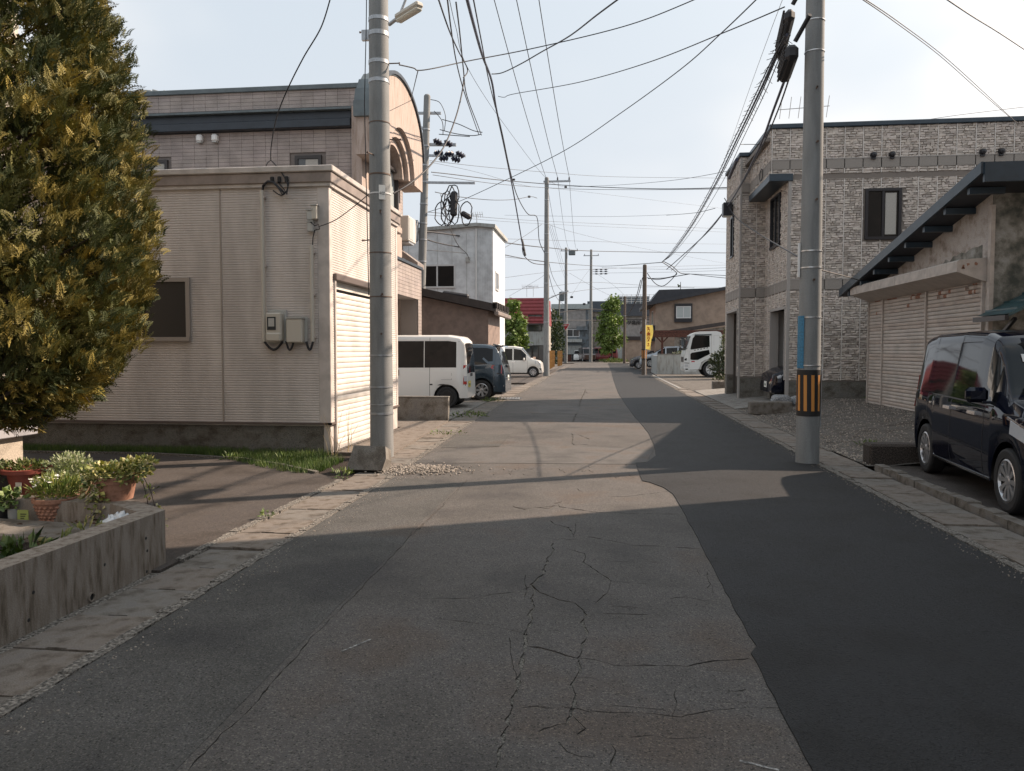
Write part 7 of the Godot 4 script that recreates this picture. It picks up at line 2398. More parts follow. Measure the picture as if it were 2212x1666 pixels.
# ---------------------------------------------------------------- poles
func pole(called: String, label: String, at: Vector3, h: float, r0: float, r1: float, mt: Material, lean := 0.0) -> Node3D:
	var o := thing(called, label, "utility pole", at)
	o.rotation.z = lean
	var m := MB.new()
	var prof := []
	for i in 13:
		prof.append(Vector2(lerpf(r0, r1, i / 12.0), lerpf(-0.1, h, i / 12.0)))
	prof.append(Vector2(r1 * 0.7, h + 0.05))
	prof.append(Vector2(0, h + 0.05))
	m.lathe(prof, 28)
	piece(o, "shaft", m, mt)
	return o
func band(o: Node3D, y: float, r: float, hh: float, mt: Material, called := "band") -> void:
	var m := MB.new()
	m.lathe([Vector2(r, -hh / 2), Vector2(r + 0.006, -hh / 2), Vector2(r + 0.006, hh / 2), Vector2(r, hh / 2)], 28, Vector3(0, y, 0))
	piece(o, called, m, mt)
func bolt(o: Node3D, y: float, r: float, a: float, l := 0.16) -> void:
	var m := MB.new()
	var d := Vector3(sin(a), 0, cos(a))
	m.tube([Vector3(0, y, 0) + d * (r - 0.03), Vector3(0, y, 0) + d * (r + l)], 0.009, 8)
	m.tube([Vector3(0, y, 0) + d * (r + l - 0.012), Vector3(0, y, 0) + d * (r + l)], 0.016, 8)
	piece(o, "step_bolt", m, mats.rusty_bolt)
func crossarm(o: Node3D, y: float, x0: float, x1: float, n: int) -> void:
	var b := bx(o, "crossarm", Vector3(x0, y - 0.05, -0.2), Vector3(x1, y + 0.05, -0.1), mats.galvanised)
	for k in n:
		var m := MB.new()
		m.lathe([Vector2(0.02, 0), Vector2(0.06, 0.03), Vector2(0.03, 0.07), Vector2(0.055, 0.1), Vector2(0.03, 0.14), Vector2(0.045, 0.17), Vector2(0, 0.2)], 12, Vector3(lerpf(x0 + 0.15, x1 - 0.08, k / maxf(1.0, n - 1.0)), y + 0.05, -0.15) - b.position)
		piece(b, "insulator", m, mats.insulator)
func stripes(o: Node3D, y0: float, y1: float, r: float) -> void:   # black sleeve with orange bars
	var m := MB.new()
	m.lathe([Vector2(r, y0), Vector2(r + 0.006, y0), Vector2(r + 0.006, y1), Vector2(r, y1)], 36)
	var g := piece(o, "guard_sleeve", m, mats.guard_black)
	for k in 10:
		m = MB.new()
		var a0 := TAU * k / 10.0
		for j in 4:
			var a := a0 + 0.27 * j / 4.0
			var b := a0 + 0.27 * (j + 1) / 4.0
			var rr := r + 0.0085
			var tw := -0.05
			m.quad(Vector3(sin(a) * rr, y0 + 0.07, cos(a) * rr), Vector3(sin(b) * rr, y0 + 0.07, cos(b) * rr), Vector3(sin(b + tw) * rr, y1 - 0.07, cos(b + tw) * rr), Vector3(sin(a + tw) * rr, y1 - 0.07, cos(a + tw) * rr), Vector3(sin(a), 0, cos(a)))
		piece(g, "orange_bar", m, mats.guard_orange)
func poles() -> void:
	# pole A, beside the garage
	var A := pole("utility_pole", "thick grey concrete utility pole with step bolts beside the garage", Vector3(-3.14, 0, -10.73), 12.2, 0.168, 0.105, mats.pole_concrete)
	for q in [[0.62, 0.03], [0.75, 0.012], [1.0, 0.02], [1.45, 0.02], [2.28, 0.012], [2.9, 0.012], [4.0, 0.02], [4.72, 0.012], [5.3, 0.05], [5.56, 0.05], [5.95, 0.06], [6.15, 0.05]]:
		band(A, q[0], lerpf(0.168, 0.105, q[0] / 12.2), q[1], mats.galvanised if q[1] > 0.02 or q[0] < 1.5 else mats.rusty_bolt)
	for q in [[2.3, 0.35], [3.1, -1.9], [3.45, 0.3], [4.25, -0.3], [4.5, 1.7], [5.55, 1.6], [6.02, -1.75], [2.55, 0.3], [1.75, 0.3]]:
		bolt(A, q[0], lerpf(0.168, 0.105, q[0] / 12.2), q[1])
	var np := bx(A, "number_plate", Vector3(0.03, 3.63, 0.148), Vector3(0.12, 3.83, 0.153), mats.sign_white)
	np.rotation.y = 0.5
	var tm := TextMesh.new()
	tm.text = "402"
	tm.font_size = 32
	tm.pixel_size = 0.0016
	tm.depth = 0.002
	var sf := SystemFont.new()
	sf.font_names = PackedStringArray(["Droid Sans"])
	tm.font = sf
	part(np, "digits", tm, mats.sign_black, Vector3(0, -0.015, 0.0036))
	band(A, 3.73, lerpf(0.168, 0.105, 0.3), 0.02, mats.alu_white)
	crossarm(A, 11.9, 0.0, 1.45, 3)
	var wl := MB.new()
	wl.tube([Vector3(-0.16, 2.3, 0.05), Vector3(-0.2, 5.0, 0.05), Vector3(-0.17, 6.1, 0.03), Vector3(-0.13, 8.5, 0.0)], 0.007, 5)
	piece(A, "earth_wire", wl, mats.cable)
	bx(A, "cable_clamp", Vector3(-0.24, 5.88, -0.03), Vector3(-0.13, 6.02, 0.03), mats.galvanised)
	# its lamp: a fluorescent street light on a bracket, not lit
	var sl := thing("street_lamp", "slim fluorescent street lamp bracketed to the concrete pole by the garage", "street lamp", P(848, 45, 10.6))
	var m := MB.new()
	var dv := P(905, 10, 10.2) - P(848, 45, 10.6)
	m.tube([Vector3(-0.05, -0.05, 0), dv * 0.3], 0.025, 8)
	piece(sl, "bracket", m, mats.galvanised)
	m = MB.new()
	m.box(dv * 0.62, Vector3(0.13, 0.08, dv.length() * 0.85), 0.025, Basis.looking_at(-dv.normalized(), Vector3.UP))
	piece(sl, "housing", m, mats.plastic_cream)
	m = MB.new()
	m.box(dv * 0.62 + Vector3(0, -0.055, 0), Vector3(0.11, 0.05, dv.length() * 0.8), 0.02, Basis.looking_at(-dv.normalized(), Vector3.UP))
	piece(sl, "cover", m, mats.lamp_glass)
	m = MB.new()
	m.tube([Vector3(0.06, -0.02, 0.0), P(880, -5, 10.6) - P(848, 45, 10.6) + Vector3(0.05, 0.15, 0)], 0.018, 8)
	piece(sl, "stay", m, mats.galvanised)
	var blk := thing("pole_block", "slanted concrete block at the foot of the pole beside the garage", "block", Vector3(-2.93, 0, -9.3))
	m = MB.new()
	m.prism(PackedVector2Array([Vector2(-0.24, -0.05), Vector2(0.22, -0.05), Vector2(0.26, 0.1), Vector2(0.24, 0.25), Vector2(-0.17, 0.26)]), Transform3D(Basis(Vector3.RIGHT, -0.3), Vector3(0, 0, -0.22)), 0.26)
	piece(blk, "block", m, mats.concrete)
	# pole C with the striped sleeve
	var C := pole("utility_pole", "concrete utility pole with an orange and black striped sleeve beside the dark asphalt", Vector3(2.77, 0, -10.74), 9.6, 0.152, 0.098, mats.pole_concrete)
	stripes(C, 0.64, 1.26, lerpf(0.152, 0.098, 0.1))
	for q in [[1.32, 0.012], [1.96, 0.012], [2.62, 0.015], [2.84, 0.015], [5.45, 0.012], [5.85, 0.012]]:
		band(C, q[0], lerpf(0.152, 0.098, q[0] / 9.6) + 0.001, q[1], mats.steel_bright)
	for q in [[2.45, 0.0], [3.5, 0.1], [4.25, 0.1], [4.95, 0.0]]:
		bolt(C, q[0], lerpf(0.152, 0.098, q[0] / 9.6), q[1], 0.05)
	m = MB.new()
	for i in 8:   # a worn blue plastic sheet strapped round one side
		var a := lerpf(-2.1, -0.72, i / 8.0)
		var b := lerpf(-2.1, -0.72, (i + 1) / 8.0)
		var rr := 0.152
		m.quad(Vector3(sin(a) * rr, 1.28, cos(a) * rr), Vector3(sin(b) * rr, 1.28, cos(b) * rr), Vector3(sin(b) * rr, 1.98, cos(b) * rr), Vector3(sin(a) * rr, 1.98, cos(a) * rr), Vector3(sin(a), 0, cos(a)))
	piece(C, "blue_sheet", m, mats.sheet_blue)
	m = MB.new()
	m.tube([Vector3(0.155, 0.5, 0.03), Vector3(0.16, 1.4, 0.03)], 0.007, 5)
	piece(C, "ground_rod", m, mats.galvanised)
	bx(C, "white_strip", Vector3(-0.17, 2.5, 0.0), Vector3(-0.145, 2.95, 0.03), mats.plastic_white)
	for q in [[P(1707, 30, 10.9), P(1685, 120, 12.3), 0.085], [P(1712, 110, 10.6), P(1693, 165, 11.4), 0.105]]:
		var cl := thing("cable_closure", ["upper black cable closure hung beside the striped pole", "lower ribbed black cable closure hung beside the striped pole"][0 if q[2] < 0.1 else 1], "cable closure", q[0])
		m = MB.new()
		var dd: Vector3 = q[1] - q[0]
		m.box(dd / 2, Vector3(q[2] * 1.6, q[2] * 2.0, dd.length()), 0.05, Basis.looking_at(dd.normalized(), Vector3.UP))
		for k in 4:
			m.box(dd / 2 + Vector3(-q[2] * 0.82, -0.09 + k * 0.06, 0), Vector3(0.03, 0.025, dd.length() * 0.85), 0.008, Basis.looking_at(dd.normalized(), Vector3.UP))
		piece(cl, "case", m, mats.cable)
		m = MB.new()
		m.tube([Vector3(0.02, 0.1, 0.05), Vector3(0.1, 0.25, 0.1), Vector3(0.15, 0.35, 0.25)], 0.03, 7)
		piece(cl, "lead", m, mats.cable)
	# pole B behind the shed, heavy with fittings
	var bt := P(925, 207, 28)
	var bb := P(908, 640, 28)
	var B := pole("utility_pole", "tall concrete pole crowded with switches and cable coils behind the tiled house", Vector3(bb.x - 0.1, 0, -28), bt.y, 0.17, 0.12, mats.pole_concrete, 0.0)
	B.rotation.z = -atan2(bt.x - bb.x, bt.y - bb.y) * 0.8
	for y in [9.6, 9.0, 8.3, 7.7, 6.9, 6.2, 5.6, 4.8]:
		band(B, y, 0.135 + (10 - y) * 0.004, 0.05, mats.galvanised)
	bx(B, "crossarm", Vector3(-1.4, 9.05, -0.2), Vector3(1.1, 9.15, -0.1), mats.galvanised)
	bx(B, "crossarm", Vector3(-1.2, 10.2, -0.2), Vector3(0.5, 10.28, -0.1), mats.galvanised)
	bx(B, "crossarm", Vector3(0.0, 8.62, -0.02), Vector3(1.5, 8.7, 0.06), mats.galvanised)
	bx(B, "crossarm", Vector3(-1.5, 9.62, -0.02), Vector3(0.1, 9.7, 0.06), mats.galvanised)
	bx(B, "service_arm", Vector3(0.1, 7.62, 0.1), Vector3(1.9, 7.7, 0.17), mats.galvanised)
	m = MB.new()
	m.lathe([Vector2(0, -0.4), Vector2(0.2, -0.38), Vector2(0.22, 0.3), Vector2(0.18, 0.38), Vector2(0, 0.4)], 16, Vector3(-0.35, 5.9, 0.15))
	piece(B, "transformer", m, mats.galvanised)
	for q in [[-0.9, 10.15], [-1.3, 10.1], [-0.5, 9.6], [-0.9, 9.55], [-1.3, 9.6], [0.5, 8.75], [0.9, 8.72], [1.3, 8.7], [0.7, 8.55], [1.15, 8.52], [0.45, 9.15], [0.85, 9.1]]:
		m = MB.new()
		m.lathe([Vector2(0.0, -0.18), Vector2(0.05, -0.16), Vector2(0.12, -0.1), Vector2(0.05, -0.06), Vector2(0.13, 0.0), Vector2(0.05, 0.05), Vector2(0.11, 0.1), Vector2(0.04, 0.16), Vector2(0, 0.2)], 10, Vector3(q[0], q[1], 0.05), Basis(Vector3.BACK, rnd(0.9, 1.7)))
		piece(B, "insulator", m, mats.insulator)
	m = MB.new()   # loops of spare cable
	for k in 9:
		var c := Vector3(rnd(0.6, 1.6), rnd(6.5, 7.2), rnd(0.0, 0.25))
		var lp := []
		for i in 15:
			var a := TAU * i / 14.0
			lp.append(c + Vector3(cos(a) * rnd(0.16, 0.24), sin(a) * rnd(0.4, 0.5), 0.05 * sin(a * 2.0)))
		m.tube(lp, 0.022, 5, false)
	m.box(Vector3(1.15, 6.9, 0.15), Vector3(0.25, 0.9, 0.2), 0.06)
	m.box(Vector3(1.6, 6.5, 0.1), Vector3(0.4, 0.2, 0.2), 0.06, Basis(Vector3.BACK, -0.5))
	piece(B, "cable_coil", m, mats.cable)
	for y in [3.6, 4.4]:
		m = MB.new()
		m.box(Vector3(1.3, y + 0.0, 0.0), Vector3(1.0, 0.2, 0.2), 0.06, Basis(Vector3.BACK, -0.12))
		if y < 4:
			piece(B, "splice_case", m, mats.cable)
	# the other poles down the street
	var p3 := pole("utility_pole", "plain concrete pole with a three-insulator arm beside the white wagon", Vector3(-3.29, 0, -45.85), P(1180, 385, 45.85).y, 0.19, 0.12, mats.pole_concrete)
	crossarm(p3, P(1180, 390, 45.7).y, -0.2, 1.4, 3)
	for y in [10.4, 9.0, 8.4, 7.3, 5.5, 3.2]:
		band(p3, y, 0.125 + (12 - y) * 0.0055, 0.04, mats.galvanised)
	m = MB.new()
	m.tube([Vector3(0.15, 4.6, 0), Vector3(0.9, 4.9, 0.2)], 0.03, 6)
	m.box(Vector3(1.1, 4.95, 0.25), Vector3(0.5, 0.08, 0.12), 0.02, Basis(Vector3.BACK, 0.35))
	piece(p3, "lamp_arm", m, mats.galvanised)
	var p4 := pole("utility_pole", "concrete pole carrying the red stop sign and a transformer", Vector3(P(1222, 770, 92).x, 0, -92.3), P(1224, 535, 92).y, 0.2, 0.15, mats.pole_concrete)
	crossarm(p4, P(1224, 541, 92).y, -0.7, 1.4, 3)
	bx(p4, "switch_box", Vector3(0.3, P(1224, 551, 92).y, -0.2), Vector3(1.1, P(1224, 541, 92).y, 0.3), mats.metal_slate, 0.05)
	m = MB.new()
	m.lathe([Vector2(0, -0.6), Vector2(0.3, -0.55), Vector2(0.32, 0.5), Vector2(0, 0.6)], 14, Vector3(-0.5, P(1224, 640, 92).y, 0.1))
	piece(p4, "transformer", m, mats.metal_slate)
	var ss := thing("stop_sign", "red inverted triangular stop sign on the far pole", "sign", P(1222, 706, 91.8))
	var tri := PackedVector2Array([Vector2(-0.5, 0.35), Vector2(0.5, 0.35), Vector2(0.0, -0.5)])
	m = MB.new()
	m.prism(tri, Transform3D(Basis(), Vector3.ZERO), 0.02)
	piece(ss, "border", m, mats.sign_white)
	m = MB.new()
	m.prism(PackedVector2Array([Vector2(-0.43, 0.31), Vector2(0.43, 0.31), Vector2(0.0, -0.43)]), Transform3D(Basis(), Vector3(0, 0, 0.021)), 0.01)
	piece(ss, "face", m, mats.sign_red)
	var strokes := [[[0.5, 1.0, 0.5, 0.0], [0.2, 0.6, 0.2, 0.0], [0.0, 0.0, 1.0, 0.0], [0.5, 0.55, 0.9, 0.55]], [[0.1, 0.8, 0.9, 0.8], [0.15, 0.5, 0.85, 0.5], [0.5, 1.0, 0.5, 0.1], [0.5, 0.1, 0.2, 0.15]], [[0.25, 1.0, 0.25, 0.0], [0.0, 0.7, 0.5, 0.75], [0.5, 0.75, 0.1, 0.2], [0.5, 0.75, 0.75, 0.1], [0.75, 0.1, 1.0, 0.25]]]
	for g in 3:
		m = MB.new()
		for k in strokes[g]:
			m.beam(Vector3(-0.26 + g * 0.18 + k[0] * 0.15, 0.07 + k[1] * 0.16, 0.035), Vector3(-0.26 + g * 0.18 + k[2] * 0.15, 0.07 + k[3] * 0.16, 0.035), 0.03, 0.01, Vector3.BACK)
		piece(ss, "letter", m, mats.sign_white)
	var p5 := pole("utility_pole", "far concrete pole standing before the navy roof at the crossing", Vector3(P(1276, 770, 101).x, 0, -101.0), P(1276, 540, 101).y, 0.22, 0.15, mats.pole_concrete)
	crossarm(p5, P(1276, 552, 101).y, -1.0, 1.0, 3)
	for v in [583, 587, 592]:
		m = MB.new()
		var yy := P(1276, v, 101).y
		m.tube([Vector3(0.2, yy, 0), Vector3(2.2, yy, 0)], 0.025, 5)
		for k in 3:
			m.box(Vector3(0.7 + k * 0.6, yy, 0), Vector3(0.35, 0.16, 0.16), 0.05)
		piece(p5, "disc_insulators", m, mats.insulator)
	var p6 := pole("wooden_pole", "old dark wooden pole leaning beside the far crossing", Vector3(P(1349, 770, 90).x, 0, -90.0), P(1349, 641, 90).y, 0.17, 0.13, mats.pole_wood)
	band(p6, 5.5, 0.15, 0.05, mats.galvanised)
	var p7 := pole("utility_pole", "short wood-toned pole with a small striped sleeve beside the yellow banner", Vector3(2.6, 0, -48.28), P(1390, 573, 48.2).y, 0.16, 0.12, mats.pole_wood)
	stripes(p7, 0.95, 1.6, 0.16)
	var p8 := pole("leaning_pole", "thin leaning grey pole beside the blue-grey house", Vector3(P(1203, 770, 95).x, 0, -95.0), P(1209, 640, 95).y, 0.12, 0.09, mats.pole_concrete)
	p8.rotation.z = -0.04
	# yellow banner
	var bn := thing("banner", "sunlit yellow banner with red characters on a thin pole", "banner", P(1394, 800, 47.6) * Vector3(1, 0, 1))
	m = MB.new()
	m.tube([Vector3(0, 0, 0), Vector3(0, 3.4, 0)], 0.014, 6)
	piece(bn, "staff", m, mats.plastic_white)
	var rows := []
	for i in 15:
		var row := PackedVector3Array()
		var t := i / 14.0
		for j in 7:
			var q := j / 6.0
			row.append(Vector3(q * (0.42 - 0.1 * t * t + 0.05 * sin(t * 6.0)), 3.05 - t * 1.45 - q * 0.06 * t, 0.05 * sin(t * 7.0 + q * 3.0) * q))
		rows.append(row)
	m = MB.new()
	m.grid(rows, true)
	piece(bn, "cloth", m, mats.banner_yellow)
	var sets := [[[0.3, 1.0, 0.1, 0.6], [0.1, 0.75, 0.8, 0.75], [0.45, 0.75, 0.45, 0.4], [0.0, 0.4, 0.9, 0.4], [0.45, 0.4, 0.1, 0.0], [0.45, 0.4, 0.9, 0.0]], [[0.1, 1.0, 0.9, 1.0], [0.1, 0.8, 0.1, 0.0], [0.9, 0.8, 0.9, 0.0], [0.1, 0.0, 0.9, 0.0], [0.3, 0.75, 0.7, 0.75], [0.3, 0.3, 0.7, 0.3], [0.3, 0.75, 0.3, 0.3], [0.7, 0.75, 0.7, 0.3], [0.5, 1.0, 0.5, 0.3]], [[0.2, 1.0, 0.8, 1.0], [0.2, 1.0, 0.2, 0.6], [0.8, 1.0, 0.8, 0.6], [0.2, 0.6, 0.8, 0.6], [0.3, 0.4, 0.7, 0.0], [0.75, 0.45, 0.2, 0.0]], [[0.2, 0.9, 0.7, 0.6], [0.6, 1.0, 0.2, 0.2], [0.2, 0.2, 0.8, 0.3]]]
	for g in 4:
		m = MB.new()
		for k in sets[g]:
			m.beam(Vector3(0.08 + k[0] * 0.2, 2.72 - g * 0.33 + k[1] * 0.25, 0.06), Vector3(0.08 + k[2] * 0.2, 2.72 - g * 0.33 + k[3] * 0.25, 0.06), 0.035, 0.006, Vector3.BACK)
		piece(bn, "character", m, mats.banner_red)
	m = MB.new()
	for k in 5:
		m.box(Vector3(0.36, 2.2 - k * 0.1, 0.06), Vector3(0.05, 0.06, 0.006))
	piece(bn, "small_print", m, mats.sign_black)

# ---------------------------------------------------------------- wires
func smooth(pts: Array, per := 10) -> Array:
	var r := []
	for i in pts.size() - 1:
		var a: Vector3 = pts[maxi(i - 1, 0)]
		var b: Vector3 = pts[i]
		var c: Vector3 = pts[i + 1]
		var d: Vector3 = pts[mini(i + 2, pts.size() - 1)]
		for k in per:
			r.append(b.cubic_interpolate(c, a, d, k / float(per)))
	r.append(pts[pts.size() - 1])
	return r
func wire(label: String, pts: Array, r: float, mt: Material = null, group := "overhead wires", called := "overhead_wire") -> MeshInstance3D:
	var w := []
	for p in pts:
		w.append(P(p[0], p[1], p[2]))
	var m := MB.new()
	m.tube(smooth(w), r * 1.08, 6)
	var o := piece(self, called, m, mt if mt else mats.cable)
	tag(o, label, "wire", group)
	return o
func wires() -> void:
	var hv := "bare black power line running along the street to the three-insulator arm"
	for k in 3:   # pole A's arm to p3's arm, then on to p4
		var a := Vector3(-3.14 + [0.15, 0.76, 1.37][k], 12.1, -10.9)
		var b := Vector3(-3.29 + [-0.05, 0.63, 1.32][k], P(1180, 390, 45.7).y + 0.24, -46.0)
		var m := MB.new()
		var path := []
		for i in 17:
			var t := i / 16.0
			path.append(a.lerp(b, t) - Vector3(0, 0.55 * 4.0 * t * (1 - t), 0))
		m.tube(path, 0.013, 6)
		tag(piece(self, "power_line", m, mats.cable), hv, "wire", "power lines over the street")
		var c := Vector3(P(1222, 770, 92).x + [-0.5, 0.35, 1.2][k], P(1224, 541, 92).y + 0.2, -92.4)
		path = []
		for i in 13:
			var t := i / 12.0
			path.append(b.lerp(c, t) - Vector3(0, 0.9 * 4.0 * t * (1 - t), 0))
		m = MB.new()
		m.tube(path, 0.012, 5)
		tag(piece(self, "power_line", m, mats.cable), "distant power line from the three-insulator arm to the stop sign pole", "wire", "distant power lines")
	var drop := "service wire dropping from the sky to the garage eave"
	wire(drop, [[714, -5, 10.3], [693, 60, 10.4], [655, 125, 10.5], [620, 195, 10.6], [597, 255, 10.75], [586, 315, 10.85], [585, 346, 10.88]], 0.009, null, "")
	wire("thin stay from the service wire to the garage eave", [[585, 346, 10.88], [578, 352, 10.9], [574, 360, 10.92]], 0.006, null, "")
	wire("curved lead from the service wire down to the garage conduit", [[585, 346, 10.88], [600, 362, 10.86], [617, 388, 10.8], [621, 408, 10.78], [608, 422, 10.8], [590, 412, 10.82]], 0.009, null, "")
	wire("telephone wire from the concrete pole to the garage corner", [[688, 490, 10.76], [730, 472, 10.75], [790, 425, 10.75], [815, 400, 10.74]], 0.006, null, "")
	wire("dark twisted cable descending from the cable junction past the arched bay", [[1002, 170, 18], [998, 200, 17.8], [985, 252, 17.2], [960, 315, 16.5], [925, 362, 15.5], [885, 397, 14.8], [850, 418, 14.4]], 0.016, null, "")
	var low := "low-voltage cable of the bundle between the near pole and the crowded pole"
	wire(low, [[946, -5, 12.5], [970, 65, 15], [990, 110, 17], [1010, 150, 19], [1001, 168, 18]], 0.014)
	wire(low, [[966, -5, 12.5], [974, 60, 15], [985, 130, 18], [1000, 190, 20], [1020, 250, 24], [1034, 290, 28]], 0.013)
	wire(low, [[985, 5, 13], [993, 70, 15.5], [1001, 150, 18], [1008, 205, 20.5], [1030, 265, 25], [1040, 292, 28]], 0.013)
	wire(low, [[970, -5, 13], [985, 60, 16], [1012, 150, 19], [1090, 270, 27], [1180, 385, 36], [1222, 405, 45]], 0.006)
	wire(low, [[955, 258, 28], [990, 268, 28], [1022, 282, 28], [1042, 286, 28]], 0.014)
	wire(low, [[950, 280, 28], [985, 289, 28], [1020, 293, 28], [1040, 290, 28]], 0.014)
	wire(low, [[948, 290, 28], [985, 293, 28], [1015, 295, 28]], 0.014)
	wire("loop of cable at the top of the crowded pole", [[938, 240, 27.9], [955, 262, 27.9], [957, 290, 27.9]], 0.014, null, "")
	wire("taller loop of cable arching over the crowded pole", [[930, 215, 27.9], [950, 222, 27.9], [962, 250, 27.9], [960, 282, 27.9]], 0.012, null, "")
	var trunk := "thick lashed telecom trunk cable sagging along the street"
	wire(trunk, [[1008, -5, 12], [1025, 60, 14], [1042, 120, 17], [1062, 175, 20], [1072, 235, 23], [1090, 320, 28], [1108, 410, 33], [1122, 490, 38], [1130, 538, 42]], 0.026, mats.cable_blue, "telecom trunk cables")
	wire(trunk, [[1073, 240, 23], [1085, 290, 26], [1102, 370, 31], [1118, 425, 36], [1140, 462, 41], [1160, 470, 44], [1165, 520, 45.5], [1178, 550, 45.8]], 0.02, null, "telecom trunk cables")
	wire(trunk, [[1022, -5, 12.5], [1040, 90, 15.5], [1055, 170, 18.5], [1070, 232, 22]], 0.012, null, "telecom trunk cables")
	wire("hanging cable with a splice between the far telecom lines", [[1128, 535, 42], [1132, 552, 43], [1150, 568, 44.5], [1176, 572, 45.7]], 0.02, null, "")
	var cl := MB.new()
	for q in [[1131, 535, 42.0], [1133, 545, 42.0], [1129, 524, 42.0]]:
		cl.box(P(q[0], q[1], q[2]), Vector3(0.12, 0.42, 0.12), 0.04, Basis(Vector3.BACK, 0.25))
	tag(piece(self, "splice_case", cl, mats.cable), "dark splice cases hanging on the telecom trunk cable", "splice")
	# long service wires crossing the street
	wire("wavy service wire crossing the street from the near pole's bolt", [[862, 140, 10.7], [893, 147, 10.9], [903, 152, 11], [935, 148, 11.2], [1010, 132, 11.8], [1140, 107, 12.5], [1300, 70, 12.8], [1400, 40, 12.5], [1510, -5, 12]], 0.008, null, "")
	wire("short wire falling from the wavy service wire to the crowded pole", [[903, 152, 11], [895, 185, 14], [888, 215, 20], [886, 235, 27.5]], 0.007, null, "")
	wire("twisted service wire from the trunk cable up across the street", [[1062, 160, 19.5], [1085, 157, 19.5], [1125, 138, 18], [1170, 112, 17], [1230, 78, 15], [1290, 32, 13], [1340, -5, 12]], 0.012, null, "")
	wire("pale service wire from the trunk cable to the striped pole's top", [[1076, 208, 22], [1090, 210, 21.8], [1110, 203, 21], [1250, 178, 18], [1400, 135, 15], [1560, 72, 12.5], [1695, 15, 10.9]], 0.008, null, "")
	wire("long service wire rising from the crowded pole over the whole street", [[925, 458, 28], [985, 438, 27], [1080, 395, 25], [1220, 325, 22], [1340, 245, 19], [1470, 150, 15.5], [1560, 70, 13], [1638, -5, 11.5]], 0.009, null, "")
	wire("fine pale wire beside the telecom bundle", [[1692, -5, 11], [1660, 80, 13], [1620, 190, 16], [1585, 290, 20], [1560, 360, 24]], 0.004, mats.galvanised, "")
	# telecom bundle between the striped pole and the banner pole
	var bun := "lashed telecom cable between the striped pole and the banner pole"
	for q in [[0, 0, 0.019], [-7, 2, 0.011], [6, -3, 0.012], [12, 1, 0.008]]:
		wire(bun, [[1700 + q[0] * 0.6, 75 + q[1], 11], [1672 + q[0] * 0.8, 130 + q[1], 12.5], [1638 + q[0], 205 + q[1], 15], [1590 + q[0], 305 + q[1], 20], [1545 + q[0], 398 + q[1] * 2, 27], [1492 + q[0] * 0.7, 490 + q[1], 35], [1450 + q[0] * 0.4, 548, 43], [1430, 566, 47]], q[2], mats.cable_blue if q[0] == 0 else mats.cable, "telecom bundle")
	wire(bun, [[1700, 160, 11.4], [1672, 235, 13.5], [1640, 320, 16.5], [1600, 400, 21], [1572, 445, 25], [1530, 500, 32], [1470, 556, 42], [1440, 582, 47]], 0.02, mats.cable_blue, "telecom bundle")
	wire(bun, [[1708, 160, 11.3], [1682, 235, 13.2], [1652, 305, 15.6], [1612, 382, 19.5], [1565, 455, 26], [1510, 520, 34], [1450, 585, 46]], 0.012, null, "telecom bundle")
	var wrap := MB.new()   # spiral lashing
	for k in 60:
		var t := k / 60.0
		var c: Vector3 = smooth([P(1690, 95, 11.4), P(1638, 205, 15), P(1590, 305, 20), P(1545, 398, 27), P(1492, 490, 35), P(1450, 548, 43)], 12)[int(t * 59)]
		wrap.tube([c + Vector3(-0.1, rnd(-0.04, 0.08), 0), c + Vector3(0.0, 0.07, 0.05), c + Vector3(rnd(0.04, 0.14), rnd(-0.08, 0.06), 0)], 0.005, 4, false)
	tag(piece(self, "cable_lashing", wrap, mats.cable), "wispy lashing wire wound round the telecom bundle", "wire")
	var splice := MB.new()
	splice.tube([P(1592, 345, 21.5), P(1575, 385, 24)], [0.05, 0.05], 9)
	tag(piece(self, "splice_case", splice, mats.cable_blue), "long dark splice sleeve on the telecom bundle", "splice")
	for q in [[[1430, 566, 47], [1448, 578, 47.5], [1462, 592, 48], [1440, 600, 48], [1400, 602, 48.2]], [[1432, 564, 47], [1452, 575, 47], [1470, 590, 47.6], [1490, 592, 47.8]], [[1398, 590, 48.2], [1415, 612, 48], [1432, 618, 48], [1450, 605, 47.8], [1462, 590, 47.8]], [[1398, 600, 48.2], [1420, 604, 48], [1455, 598, 47.8], [1490, 592, 47.8]], [[1388, 600, 48.3], [1378, 640, 55], [1362, 670, 70], [1352, 680, 89]], [[1384, 605, 48.3], [1372, 650, 56], [1360, 676, 72], [1352, 684, 89]]]:
		wire("cable loop at the banner pole's head", q, 0.022, null, "loops at the banner pole")
	# wires that cross far behind
	var cross := "overhead wire crossing the street in the distance"
